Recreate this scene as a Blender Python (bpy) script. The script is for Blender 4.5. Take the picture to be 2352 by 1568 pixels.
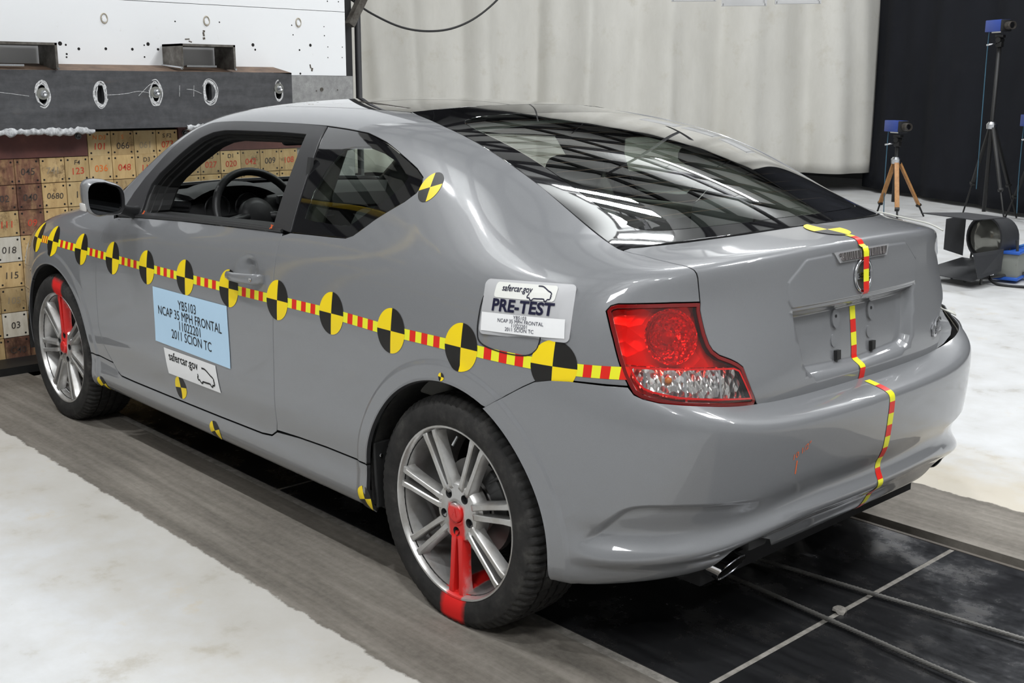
import bpy, bmesh, math, random
import numpy as np
from mathutils import Vector, Matrix
from mathutils.geometry import delaunay_2d_cdt

random.seed(7)
RNG = np.random.default_rng(7)
for o in list(bpy.data.objects):
    bpy.data.objects.remove(o, do_unlink=True)
SCN = bpy.context.scene
COL = SCN.collection

# ------------------------------------------------------------------ camera
# the car stands with its nose along +X, its left flank along +Y, tyres on z = 0
CAM_POS = (-2.27172, 2.75294, 1.46315)
CAM_YAW, CAM_PITCH, CAM_ROLL = -0.74761, -0.22129, 0.00457
cam_data = bpy.data.cameras.new('camera')
cam_data.sensor_fit = 'HORIZONTAL'
cam_data.sensor_width = 36.0
cam_data.lens = 2623.16 / 2352.0 * 36.0
cam_data.clip_start = 0.05
cam_data.clip_end = 200
cam = bpy.data.objects.new('camera', cam_data)
COL.objects.link(cam)
_f = Vector((math.cos(CAM_PITCH) * math.cos(CAM_YAW), math.cos(CAM_PITCH) * math.sin(CAM_YAW), math.sin(CAM_PITCH)))
_r = _f.cross(Vector((0, 0, 1))).normalized()
_u = _r.cross(_f)
_c, _s = math.cos(CAM_ROLL), math.sin(CAM_ROLL)
_r, _u = _c * _r + _s * _u, -_s * _r + _c * _u
_m = Matrix(((_r.x, _u.x, -_f.x), (_r.y, _u.y, -_f.y), (_r.z, _u.z, -_f.z)))
cam.matrix_world = Matrix.Translation(CAM_POS) @ _m.to_4x4()
cam_data.dof.use_dof = False
SCN.camera = cam

# ------------------------------------------------------------------ world, exposure
world = bpy.data.worlds.new('hall_air')
SCN.world = world
world.use_nodes = True
world.node_tree.nodes['Background'].inputs[0].default_value = (0.9, 0.95, 1.0, 1)
world.node_tree.nodes['Background'].inputs[1].default_value = 0.10
SCN.view_settings.view_transform = 'Standard'
SCN.view_settings.look = 'None'
SCN.view_settings.exposure = -1.35
SCN.view_settings.gamma = 1.0
SCN.view_settings.use_curve_mapping = False
SCN.cycles.max_bounces = 10
SCN.cycles.transparent_max_bounces = 16
SCN.cycles.sample_clamp_indirect = 6.0

# ------------------------------------------------------------------ lights of the hall (high ceiling fixtures)
def area_light(name, loc, size, power, col=(0.965, 0.985, 1.0), aim=(0, 0, -1)):
    ld = bpy.data.lights.new(name, 'AREA')
    ld.shape = 'RECTANGLE'
    ld.size, ld.size_y = size
    ld.energy = power
    ld.color = col
    o = bpy.data.objects.new(name, ld)
    COL.objects.link(o)
    o.location = loc
    o.rotation_euler = Vector(aim).to_track_quat('-Z', 'Y').to_euler()
    return o
# two long rows of strip lights run along the hall, a triple bank hangs over the right of the lane, added unseen floods brighten the barrier
LIGHTS = []
for x in (-6.4, -4.0, -1.6, 3.6, 4.7):
    LIGHTS.append(('strip_light', (x, 2.95, 6.15), (.34, .10), 250, (0, 0, -1)))
for x in (-5.6, -2.8):
    LIGHTS.append(('strip_light', (x, -3.5, 6.15), (1.6, .08), 270, (0, 0, -1)))
for x in (1.60, 1.85, 2.10):
    LIGHTS.append(('strip_light', (x, -3.05, 6.15), (.10, 1.2), 105, (0, 0, -1)))
for x, y in ((.4, -8.2), (4.6, -8.6), (9.2, -2.2)):  # added unseen strips to brighten the curtains and tripods
    LIGHTS.append(('strip_light', (x, y, 6.15), (2.2, .14), 430, (0, 0, -1)))
LIGHTS.append(('added_flood', (-2.6, 5.4, 5.6), (1.4, 1.0), 420, (1.0, -.75, -.62)))
LIGHTS.append(('added_flood', (-3.2, -2.2, 5.7), (1.4, 1.0), 380, (1.0, .25, -.58)))
for n, l, s, p, a in LIGHTS:
    area_light(n, l, s, p, aim=a)
    if n == 'strip_light':      # added uplight above each strip brightens the ceiling panels
        area_light('added_uplight', (l[0], l[1], l[2] + .11), s, p * .55, aim=(0, 0, 1))
# ------------------------------------------------------------------ helpers
MATS = {}
def link(o, parent=None):
    COL.objects.link(o)
    if parent is not None:
        o.parent = parent
    return o

def obj(name, verts, faces, mats, parent=None, smooth=False, midx=None, loc=None):
    me = bpy.data.meshes.new(name)
    me.from_pydata([tuple(map(float, v)) for v in verts], [], [tuple(map(int, f)) for f in faces])
    if not isinstance(mats, (list, tuple)):
        mats = [mats]
    for m in mats:
        me.materials.append(m)
    if midx is not None:
        me.polygons.foreach_set('material_index', np.asarray(midx, dtype=np.int32))
    if smooth:
        me.polygons.foreach_set('use_smooth', np.ones(len(me.polygons), dtype=bool))
    me.update()
    o = bpy.data.objects.new(name, me)
    if loc is not None:
        o.location = loc
    return link(o, parent)

def empty(name, loc=(0, 0, 0), rz=0.0, parent=None):
    o = bpy.data.objects.new(name, None)
    o.empty_display_size = 0.1
    o.location = loc
    o.rotation_euler = (0, 0, rz)
    return link(o, parent)

def tag(o, label=None, cat=None, group=None, kind=None):
    if label: o['label'] = label
    if cat: o['category'] = cat
    if group: o['group'] = group
    if kind: o['kind'] = kind
    return o

class MB:
    """collects shapes into one mesh"""
    def __init__(self):
        self.v, self.f, self.m = [], [], []
        self.mi = 0
    def add(self, verts, faces):
        b = len(self.v)
        self.v.extend(tuple(map(float, p)) for p in verts)
        for f in faces:
            self.f.append(tuple(int(i) + b for i in f))
            self.m.append(self.mi)
        return self
    def box(self, c, s, rot=None, bev=0.0):
        bm = bmesh.new()
        bmesh.ops.create_cube(bm, size=1.0)
        bmesh.ops.scale(bm, vec=s, verts=bm.verts)
        if bev > 0:
            bmesh.ops.bevel(bm, geom=bm.edges[:], offset=bev, segments=2, affect='EDGES', profile=0.5)
        if rot is not None:
            bmesh.ops.rotate(bm, cent=(0, 0, 0), matrix=rot, verts=bm.verts)
        bmesh.ops.translate(bm, vec=c, verts=bm.verts)
        self.bm(bm)
        return self
    def bm(self, bm):
        bm.verts.index_update()
        self.add([v.co[:] for v in bm.verts], [[v.index for v in f.verts] for f in bm.faces])
        bm.free()
    def tube(self, pts, r, n=8, cap=True, closed=False):
        pts = [Vector(p) for p in pts]
        k = len(pts)
        rs = r if isinstance(r, (list, tuple)) else [r] * k
        t0 = (pts[1] - pts[0]).normalized()
        up = Vector((0, 0, 1)) if abs(t0.z) < 0.9 else Vector((1, 0, 0))
        nx = t0.cross(up).normalized()
        vs, fs = [], []
        for i, p in enumerate(pts):
            if closed:
                t = (pts[(i + 1) % k] - pts[i - 1]).normalized()
            elif i == 0: t = (pts[1] - pts[0]).normalized()
            elif i == k - 1: t = (pts[-1] - pts[-2]).normalized()
            else: t = (pts[i + 1] - pts[i - 1]).normalized()
            nx = (nx - t * nx.dot(t)).normalized()
            ny = t.cross(nx)
            for j in range(n):
                a = 2 * math.pi * j / n
                vs.append(p + (nx * math.cos(a) + ny * math.sin(a)) * rs[i])
        m = k if closed else k - 1
        for i in range(m):
            for j in range(n):
                a, b = i * n + j, i * n + (j + 1) % n
                c, d = ((i + 1) % k) * n + (j + 1) % n, ((i + 1) % k) * n + j
                fs.append((a, b, c, d))
        if cap and not closed:
            fs.append(tuple(range(n - 1, -1, -1)))
            fs.append(tuple(range((k - 1) * n, k * n)))
        self.add(vs, fs)
        return self
    def lathe(self, prof, axis='y', c=(0, 0, 0), n=48, closed=False, a0=0.0, a1=2 * math.pi):
        """prof: list of (axial, radius)"""
        vs, fs = [], []
        full = abs(a1 - a0 - 2 * math.pi) < 1e-6
        m = n if full else n + 1
        k = len(prof)
        for i in range(m):
            a = a0 + (a1 - a0) * i / n
            ca, sa = math.cos(a), math.sin(a)
            for ax, r in prof:
                if axis == 'y': p = (c[0] + r * ca, c[1] + ax, c[2] + r * sa)
                elif axis == 'x': p = (c[0] + ax, c[1] + r * ca, c[2] + r * sa)
                else: p = (c[0] + r * ca, c[1] + r * sa, c[2] + ax)
                vs.append(p)
        flip = axis == 'y'
        for i in range(n):
            i2 = (i + 1) % m
            for j in range(k if closed else k - 1):
                j2 = (j + 1) % k
                q = (i * k + j, i2 * k + j, i2 * k + j2, i * k + j2)
                fs.append(q if flip else q[::-1])
        self.add(vs, fs)
        return self
    def prism(self, poly, z0, z1, fn=None):
        """poly: 2-D outline, extruded; fn maps (a, b, h) to 3-D"""
        fn = fn or (lambda a, b, h: (a, b, h))
        n = len(poly)
        vs = [fn(a, b, z0) for a, b in poly] + [fn(a, b, z1) for a, b in poly]
        fs = [tuple(range(n - 1, -1, -1)), tuple(range(n, 2 * n))]
        for i in range(n):
            j = (i + 1) % n
            fs.append((i, j, n + j, n + i))
        self.add(vs, fs)
        return self
    def build(self, name, mats, parent=None, smooth=False, auto=None, loc=None, recalc=True):
        o = obj(name, self.v, self.f, mats, parent, smooth, self.m, loc)
        if recalc:
            bm = bmesh.new(); bm.from_mesh(o.data)
            bmesh.ops.recalc_face_normals(bm, faces=bm.faces)
            bm.to_mesh(o.data); bm.free()
        if auto is not None:
            o.data.polygons.foreach_set('use_smooth', np.ones(len(o.data.polygons), dtype=bool))
            try:
                o.data.set_sharp_from_angle(angle=math.radians(auto))
            except Exception:
                pass
        return o

def copy_tree(o, parent=None):
    c = o.copy()
    COL.objects.link(c)
    if parent is not None:
        c.parent = parent
    for ch in list(o.children):
        copy_tree(ch, c)
    return c

# ---- materials
def nt(m):
    return m.node_tree.nodes, m.node_tree.links

def mat(name, col=(0.8, 0.8, 0.8), rough=0.5, metal=0.0, spec=0.5, coat=0.0, coat_rough=0.03, trans=0.0, ior=1.45, emit=None, emit_s=0.0, alpha=1.0):
    if name in MATS:
        return MATS[name]
    m = bpy.data.materials.new(name)
    m.use_nodes = True
    b = m.node_tree.nodes['Principled BSDF']
    b.inputs['Base Color'].default_value = (*col, 1)
    b.inputs['Roughness'].default_value = rough
    b.inputs['Metallic'].default_value = metal
    b.inputs['Specular IOR Level'].default_value = spec
    b.inputs['Coat Weight'].default_value = coat
    b.inputs['Coat Roughness'].default_value = coat_rough
    b.inputs['Transmission Weight'].default_value = trans
    b.inputs['IOR'].default_value = ior
    b.inputs['Alpha'].default_value = alpha
    if emit:
        b.inputs['Emission Color'].default_value = (*emit, 1)
        b.inputs['Emission Strength'].default_value = emit_s
    MATS[name] = m
    return m

def bsdf(m):
    return m.node_tree.nodes['Principled BSDF']

def coords(m, scale=(1, 1, 1), kind='Object', loc=(0, 0, 0), rot=(0, 0, 0)):
    N, L = nt(m)
    tc = N.new('ShaderNodeTexCoord')
    mp = N.new('ShaderNodeMapping')
    mp.inputs['Scale'].default_value = scale
    mp.inputs['Location'].default_value = loc
    mp.inputs['Rotation'].default_value = rot
    L.new(tc.outputs[kind], mp.inputs['Vector'])
    return mp.outputs['Vector']

def noise(m, vec, scale=5.0, detail=6.0, rough=0.6, dist=0.0):
    N, L = nt(m)
    n = N.new('ShaderNodeTexNoise')
    n.inputs['Scale'].default_value = scale
    n.inputs['Detail'].default_value = detail
    n.inputs['Roughness'].default_value = rough
    n.inputs['Distortion'].default_value = dist
    if vec is not None:
        L.new(vec, n.inputs['Vector'])
    return n.outputs['Fac']

def ramp(m, fac, stops, interp='LINEAR'):
    N, L = nt(m)
    r = N.new('ShaderNodeValToRGB')
    r.color_ramp.interpolation = interp
    el = r.color_ramp.elements
    while len(el) < len(stops):
        el.new(0.5)
    for e, (p, c) in zip(el, stops):
        e.position = p
        e.color = (*c, 1) if len(c) == 3 else c
    L.new(fac, r.inputs['Fac'])
    return r.outputs['Color']

def mix(m, fac, a, b, mode='MIX'):
    N, L = nt(m)
    x = N.new('ShaderNodeMix')
    x.data_type = 'RGBA'
    x.blend_type = mode
    for sock, val in ((x.inputs[0], fac), (x.inputs[6], a), (x.inputs[7], b)):
        if isinstance(val, (int, float)):
            sock.default_value = val
        elif isinstance(val, tuple):
            sock.default_value = (*val, 1) if len(val) == 3 else val
        else:
            L.new(val, sock)
    return x.outputs[2]

def math_n(m, op, a, b=0.0, c=None, clamp=False):
    N, L = nt(m)
    x = N.new('ShaderNodeMath')
    x.operation = op
    x.use_clamp = clamp
    for k, val in enumerate((a, b, c)):
        if val is None: continue
        if isinstance(val, (int, float)): x.inputs[k].default_value = val
        else: L.new(val, x.inputs[k])
    return x.outputs[0]

def set_in(m, name, val):
    N, L = nt(m)
    if isinstance(val, (int, float)): bsdf(m).inputs[name].default_value = val
    elif isinstance(val, tuple): bsdf(m).inputs[name].default_value = (*val, 1)
    else: L.new(val, bsdf(m).inputs[name])

def bump(m, fac, strength=0.2, dist=0.01):
    N, L = nt(m)
    b = N.new('ShaderNodeBump')
    b.inputs['Strength'].default_value = strength
    b.inputs['Distance'].default_value = dist
    L.new(fac, b.inputs['Height'])
    L.new(b.outputs['Normal'], bsdf(m).inputs['Normal'])

def sep(m, vec):
    N, L = nt(m)
    s = N.new('ShaderNodeSeparateXYZ')
    L.new(vec, s.inputs[0])
    return s.outputs
# ------------------------------------------------------------------ body surfaces (cubic B-spline nets, left half, mirrored over y = 0)
class Net:
    """P[col][row] control net. sym flags mirror the net over y = 0 beyond that side."""
    def __init__(self, P, sym_c0=True, sym_c1=True, sym_r1=True):
        P = np.asarray(P, float)
        self.nc, self.nr = P.shape[0], P.shape[1]
        mir = np.array([1, -1, 1.0])
        c_lo = P[1:2] * mir if sym_c0 else 2 * P[0:1] - P[1:2]
        c_hi = P[-2:-1] * mir if sym_c1 else 2 * P[-1:] - P[-2:-1]
        P = np.concatenate([c_lo, P, c_hi], 0)
        r_lo = 2 * P[:, 0:1] - P[:, 1:2]
        r_hi = P[:, -2:-1] * mir if sym_r1 else 2 * P[:, -1:] - P[:, -2:-1]
        self.P = np.concatenate([r_lo, P, r_hi], 1)
        self.disp = None
    @staticmethod
    def _b(t):
        return np.stack([(1 - t) ** 3, 3 * t ** 3 - 6 * t ** 2 + 4, -3 * t ** 3 + 3 * t ** 2 + 3 * t + 1, t ** 3], -1) / 6.0
    def base(self, u, v):
        u = np.clip(np.asarray(u, float), 0, self.nc - 1)
        v = np.clip(np.asarray(v, float), 0, self.nr - 1)
        i = np.minimum(u.astype(int), self.nc - 2)
        j = np.minimum(v.astype(int), self.nr - 2)
        bu, bv = self._b(u - i), self._b(v - j)
        out = np.zeros(u.shape + (3,))
        for a in range(4):
            for b in range(4):
                out += (bu[..., a] * bv[..., b])[..., None] * self.P[i + a, j + b]
        return out
    def pos(self, u, v):
        p = self.base(u, v)
        if self.disp is not None:
            p = self.disp(p, u, v)
        return p
    def nrm(self, u, v, h=2e-3):
        u = np.asarray(u, float); v = np.asarray(v, float)
        u0, u1 = np.clip(u - h, 0, self.nc - 1), np.clip(u + h, 0, self.nc - 1)
        v0, v1 = np.clip(v - h, 0, self.nr - 1), np.clip(v + h, 0, self.nr - 1)
        du = self.pos(u1, v) - self.pos(u0, v)
        dv = self.pos(u, v1) - self.pos(u, v0)
        n = np.cross(du, dv)
        n /= np.maximum(np.linalg.norm(n, axis=-1, keepdims=True), 1e-12)
        return n
    def table(self):
        if not hasattr(self, '_tab'):
            uu, vv = np.meshgrid(np.arange(0, self.nc - 0.999, 0.1), np.arange(0, self.nr - 0.999, 0.1), indexing='ij')
            self._tab = (uu.ravel(), vv.ravel(), self.base(uu.ravel(), vv.ravel()))
        return self._tab
    def inv(self, axes, pts, ubox=None, vbox=None):
        """(u, v) of the surface points whose coordinates on the two axes match pts"""
        tu, tv, tp = self.table()
        ok = np.ones(len(tu), bool)
        if ubox: ok &= (tu >= ubox[0]) & (tu <= ubox[1])
        if vbox: ok &= (tv >= vbox[0]) & (tv <= vbox[1])
        tu, tv, tp = tu[ok], tv[ok], tp[ok]
        a, b = ['xyz'.index(c) for c in axes]
        pts = np.atleast_2d(np.asarray(pts, float))
        U, V = np.zeros(len(pts)), np.zeros(len(pts))
        for k, q in enumerate(pts):
            d = (tp[:, a] - q[0]) ** 2 + (tp[:, b] - q[1]) ** 2
            i = int(np.argmin(d)); U[k], V[k] = tu[i], tv[i]
        h = 1e-4
        lo_u, hi_u = ubox if ubox else (0, self.nc - 1)
        lo_v, hi_v = vbox if vbox else (0, self.nr - 1)
        for _ in range(12):
            p = self.base(U, V)
            r0, r1 = p[:, a] - pts[:, 0], p[:, b] - pts[:, 1]
            up = np.where(U + h > hi_u, -h, h); vp = np.where(V + h > hi_v, -h, h)
            pu = (self.base(U + up, V) - p) / up[:, None]
            pv = (self.base(U, V + vp) - p) / vp[:, None]
            det = pu[:, a] * pv[:, b] - pv[:, a] * pu[:, b]
            det = np.where(np.abs(det) < 1e-9, 1e-9, det)
            dU = (-r0 * pv[:, b] + r1 * pv[:, a]) / det
            dV = (-r1 * pu[:, a] + r0 * pu[:, b]) / det
            U = np.clip(U + np.clip(dU, -.3, .3), lo_u, hi_u)
            V = np.clip(V + np.clip(dV, -.3, .3), lo_v, hi_v)
        return np.stack([U, V], -1)

def resample(pts, step, closed=False):
    pts = np.asarray(pts, float)
    if closed: pts = np.vstack([pts, pts[:1]])
    seg = np.linalg.norm(np.diff(pts, axis=0), axis=1)
    keep = np.concatenate([[True], seg > 1e-9]); pts = pts[keep]
    seg = np.linalg.norm(np.diff(pts, axis=0), axis=1)
    s = np.concatenate([[0], np.cumsum(seg)])
    n = max(int(math.ceil(s[-1] / step)), 1)
    t = np.linspace(0, s[-1], n + 1)
    out = np.stack([np.interp(t, s, pts[:, k]) for k in range(pts.shape[1])], -1)
    return out[:-1] if closed else out

def catmull(pts, n=8, closed=False):
    """smooth curve through points"""
    P = np.asarray(pts, float)
    k = len(P)
    out = []
    m = k if closed else k - 1
    for i in range(m):
        p1, p2 = P[i], P[(i + 1) % k]
        p0 = P[i - 1] if (closed or i > 0) else 2 * p1 - p2
        p3 = P[(i + 2) % k] if (closed or i < k - 2) else 2 * p2 - p1
        for t in np.arange(n) / n:
            out.append(0.5 * ((2 * p1) + (-p0 + p2) * t + (2 * p0 - 5 * p1 + 4 * p2 - p3) * t * t + (-p0 + 3 * p1 - 3 * p2 + p3) * t ** 3))
    if not closed:
        out.append(P[-1])
    return np.array(out)

def in_poly(pts, poly):
    x, y = pts[:, 0], pts[:, 1]
    inside = np.zeros(len(pts), bool)
    n = len(poly)
    for i in range(n):
        x1, y1 = poly[i]; x2, y2 = poly[(i + 1) % n]
        if y1 == y2: continue
        c = ((y1 > y) != (y2 > y)) & (x < (x2 - x1) * (y - y1) / (y2 - y1) + x1)
        inside ^= c
    return inside

def dist_poly(pts, poly, closed=True):
    d = np.full(len(pts), 1e9)
    n = len(poly)
    for i in range(n if closed else n - 1):
        a, b = np.asarray(poly[i], float), np.asarray(poly[(i + 1) % n], float)
        ab = b - a
        L = ab @ ab
        t = np.clip(((pts - a) @ ab) / L, 0, 1) if L > 0 else np.zeros(len(pts))
        q = a + t[:, None] * ab
        d = np.minimum(d, np.hypot(pts[:, 0] - q[:, 0], pts[:, 1] - q[:, 1]))
    return d

def sdf(pts, poly):
    d = dist_poly(pts, poly)
    return np.where(in_poly(pts, poly), -d, d)

def smooth01(t):
    t = np.clip(t, 0, 1)
    return t * t * (3 - 2 * t)

def area2(poly):
    x, y = poly[:, 0], poly[:, 1]
    return 0.5 * np.sum(x * np.roll(y, -1) - np.roll(x, -1) * y)

def uv_offset(net, poly, gap):
    """move a closed uv outline inwards by gap metres, measured on the surface"""
    if gap == 0: return poly
    n = len(poly)
    h = 1e-3
    U, V = poly[:, 0], poly[:, 1]
    su = np.linalg.norm(net.base(np.clip(U + h, 0, net.nc - 1), V) - net.base(np.clip(U - h, 0, net.nc - 1), V), axis=1) / (np.clip(U + h, 0, net.nc - 1) - np.clip(U - h, 0, net.nc - 1))
    sv = np.linalg.norm(net.base(U, np.clip(V + h, 0, net.nr - 1)) - net.base(U, np.clip(V - h, 0, net.nr - 1)), axis=1) / (np.clip(V + h, 0, net.nr - 1) - np.clip(V - h, 0, net.nr - 1))
    s = 1.0 if area2(poly) > 0 else -1.0
    out = poly.copy()
    for i in range(n):
        m = np.array([su[i], sv[i]]) + 1e-6
        a = (poly[i] - poly[i - 1]) * m
        b = (poly[(i + 1) % n] - poly[i]) * m
        na = np.array([-a[1], a[0]]) / max(np.hypot(*a), 1e-9) * s
        nb = np.array([-b[1], b[0]]) / max(np.hypot(*b), 1e-9) * s
        nn = na + nb
        L = np.hypot(*nn)
        if L < 0.3: continue
        nn = nn / L / max(np.dot(nn / L, na), 0.5)
        out[i] = poly[i] + nn * gap / m
    return out

def patch(net, outer, holes=(), step=0.02, gap=0.0026, flange=0.014, sym=None, extra=(), lift=0.0, bnd_step=None, lines=()):
    """panel cut from a net. outer / holes: uv outlines. sym: 'u' or 'v' value pairs that lie on the centre line (no flange, welded).
    returns verts, faces, vertex normals (numpy)"""
    bnd_step = bnd_step or step
    # metres per unit u / v, averaged over the outline
    ctr = np.asarray(outer).mean(0)
    def prep(poly, inward):
        poly = np.asarray(poly, float)
        p3 = net.base(poly[:, 0], poly[:, 1])
        # resample along 3-D length
        pts = np.hstack([poly, p3])
        P = np.vstack([pts, pts[:1]])
        out = []
        for i in range(len(poly)):
            L = np.linalg.norm(P[i + 1, 2:] - P[i, 2:])
            k = max(1, int(math.ceil(L / bnd_step)))
            for t in range(k):
                out.append(P[i, :2] + (P[i + 1, :2] - P[i, :2]) * t / k)
        q = np.array(out)
        on_c = np.zeros(len(q), bool)
        if sym:
            for ax, val in sym:
                on_c |= np.abs(q[:, ax] - val) < 1e-4
        if gap:
            q2 = uv_offset(net, q, gap if inward else -gap)
            if sym:
                for ax, val in sym:
                    near = np.abs(q[:, ax] - val) < 1e-4
                    q2[near, ax] = val
            q = q2
        return q, on_c
    O, Oc = prep(outer, True)
    Hs = [prep(h, False) for h in holes]
    lo, hi = O.min(0), O.max(0)
    # local metric grid: choose du, dv at several samples
    us = np.linspace(lo[0], hi[0], 40); vs = np.linspace(lo[1], hi[1], 40)
    # spacing per column/row from 3-D lengths (median over the other axis)
    def spaced(a0, a1, along_u):
        t = np.linspace(a0, a1, 400)
        other = np.linspace(lo[1] if along_u else lo[0], hi[1] if along_u else hi[0], 9)
        acc = np.zeros(399)
        for w in other:
            p = net.base(t, np.full_like(t, w)) if along_u else net.base(np.full_like(t, w), t)
            acc = np.maximum(acc, np.linalg.norm(np.diff(p, axis=0), axis=1))
        s = np.concatenate([[0], np.cumsum(acc)])
        n = max(int(s[-1] / step), 2)
        return np.interp(np.linspace(0, s[-1], n + 1), s, t)
    gu, gv = spaced(lo[0], hi[0], True), spaced(lo[1], hi[1], False)
    G = np.stack(np.meshgrid(gu, gv, indexing='ij'), -1).reshape(-1, 2)
    if len(extra):
        G = np.vstack([G, np.asarray(extra)])
    ok = in_poly(G, O)
    for h, _ in Hs: ok &= ~in_poly(G, h)
    G = G[ok]
    # keep clear of the outlines
    B3 = [net.base(O[:, 0], O[:, 1])] + [net.base(h[:, 0], h[:, 1]) for h, _ in Hs]
    B3 = np.vstack(B3)
    if len(G):
        g3 = net.base(G[:, 0], G[:, 1])
        keep = np.ones(len(G), bool)
        for i in range(0, len(G), 2000):
            d = ((g3[i:i + 2000, None, :] - B3[None]) ** 2).sum(-1).min(1)
            keep[i:i + 2000] = d > (0.45 * step) ** 2
        G = G[keep]
    # feature lines: points that keep their edges in the triangulation
    LN = []
    for ln_ in lines:
        ln_ = np.asarray(ln_, float)
        ok = in_poly(ln_, O)
        for h, _ in Hs: ok &= ~in_poly(ln_, h)
        l3 = net.base(ln_[:, 0], ln_[:, 1])
        d = np.sqrt(((l3[:, None, :] - B3[None]) ** 2).sum(-1).min(1))
        ok &= d > .004
        LN.append((ln_, ok))
    if LN and len(G):
        L3 = np.vstack([net.base(l[ok][:, 0], l[ok][:, 1]) for l, ok in LN if ok.any()])
        g3 = net.base(G[:, 0], G[:, 1])
        keep = np.ones(len(G), bool)
        for i in range(0, len(G), 2000):
            keep[i:i + 2000] = ((g3[i:i + 2000, None, :] - L3[None]) ** 2).sum(-1).min(1) > .0075 ** 2
        G = G[keep]
    loops = [(O, Oc)] + Hs
    verts2, edges = [], []
    for q, _ in loops:
        b = len(verts2)
        verts2.extend(q.tolist())
        n = len(q)
        edges.extend((b + i, b + (i + 1) % n) for i in range(n))
    nb = len(verts2)
    verts2.extend(G.tolist())
    for l, ok in LN:
        b = len(verts2)
        idx = -np.ones(len(l), int)
        for i in range(len(l)):
            if ok[i]: idx[i] = len(verts2); verts2.append(l[i].tolist())
        for i in range(len(l) - 1):
            if ok[i] and ok[i + 1]: edges.append((int(idx[i]), int(idx[i + 1])))
    # scale to a rough metric so that triangles come out even
    mu = (hi[0] - lo[0]) / max(len(gu) - 1, 1); mv = (hi[1] - lo[1]) / max(len(gv) - 1, 1)
    fu = lambda u: np.interp(u, gu, np.arange(len(gu)))
    fv = lambda v: np.interp(v, gv, np.arange(len(gv)))
    A = np.array(verts2)
    A2 = np.stack([fu(A[:, 0]), fv(A[:, 1])], -1)
    # lines beyond the grid ends
    res = delaunay_2d_cdt([Vector(p) for p in A2], edges, [], 0, 1e-7)
    vo, _, fo, ov, _, _ = res
    uv = np.zeros((len(vo), 2))
    src = np.full(len(vo), -1)
    for i, o_ in enumerate(ov):
        if len(o_): src[i] = o_[0]; uv[i] = A[o_[0]]
        else:
            uv[i] = (np.interp(vo[i][0], np.arange(len(gu)), gu), np.interp(vo[i][1], np.arange(len(gv)), gv))
    F = np.array([f for f in fo if len(f) == 3])
    cen = np.array([[sum(vo[i][0] for i in f) / 3, sum(vo[i][1] for i in f) / 3] for f in F])
    O2 = np.stack([fu(O[:, 0]), fv(O[:, 1])], -1)
    ok = in_poly(cen, O2)
    for h, _ in Hs:
        ok &= ~in_poly(cen, np.stack([fu(h[:, 0]), fv(h[:, 1])], -1))
    F = F[ok]
    p = net.pos(uv[:, 0], uv[:, 1])
    nn = net.nrm(uv[:, 0], uv[:, 1])
    if lift: p = p + nn * lift
    # orient with the surface normal
    fn = np.cross(p[F[:, 1]] - p[F[:, 0]], p[F[:, 2]] - p[F[:, 0]])
    flip = (fn * nn[F[:, 0]]).sum(1) < 0
    F[flip] = F[flip][:, ::-1]
    V, NR, FF, MI = [p], [nn], [F], [np.zeros(len(F), int)]
    base = len(p)
    if flange:
        b = 0
        inv = {int(s_): i for i, s_ in enumerate(src) if s_ >= 0}
        for li, (q, on_c) in enumerate(loops):
            n = len(q)
            idx = np.array([inv.get(b + i, -1) for i in range(n)])
            b += n
            top = p[idx]; tn = nn[idx]
            rnd = 0.0025
            tang = np.roll(top, -1, 0) - np.roll(top, 1, 0)
            tang /= np.maximum(np.linalg.norm(tang, axis=1, keepdims=True), 1e-9)
            side = np.cross(tang, tn)           # points out of / into the panel
            ref = q.mean(0)
            # choose the sign so that it points away from the material
            sgn = 1.0 if area2(q) > 0 else -1.0
            fl = (np.cross(net.base(q[:1, 0] + 1e-3, q[:1, 1]) - net.base(q[:1, 0], q[:1, 1]), net.base(q[:1, 0], q[:1, 1] + 1e-3) - net.base(q[:1, 0], q[:1, 1])) * tn[:1]).sum()
            if fl < 0: sgn = -sgn
            if li > 0: sgn = -sgn
            side = side * sgn
            r0 = top.copy(); r1 = top - tn * rnd + side * 0.0009; r2 = top - tn * flange + side * 0.0009
            n0 = tn; n1 = (tn * 0.25 + side); n1 /= np.linalg.norm(n1, axis=1, keepdims=True); n2 = side
            V += [r0, r1, r2]; NR += [n0, n1, n2]
            fs = []
            for i in range(n):
                j = (i + 1) % n
                if on_c[i] and on_c[j]: continue
                for a_, b_ in ((0, 1), (1, 2)):
                    qd = (base + a_ * n + i, base + a_ * n + j, base + b_ * n + j, base + b_ * n + i)
                    fs.append((qd[0], qd[1], qd[2])); fs.append((qd[0], qd[2], qd[3]))
            if fs:
                FF.append(np.array(fs)); MI.append(np.array([0, 0, 1, 1] * (len(fs) // 4)))
            base += 3 * n
    V = np.vstack(V); NR = np.vstack(NR); F = np.vstack(FF); MI = np.concatenate(MI)
    fn = np.cross(V[F[:, 1]] - V[F[:, 0]], V[F[:, 2]] - V[F[:, 0]])
    avg = NR[F].mean(1)
    flip = (fn * avg).sum(1) < 0
    F[flip] = F[flip][:, ::-1]
    return V, F, NR, MI

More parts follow.
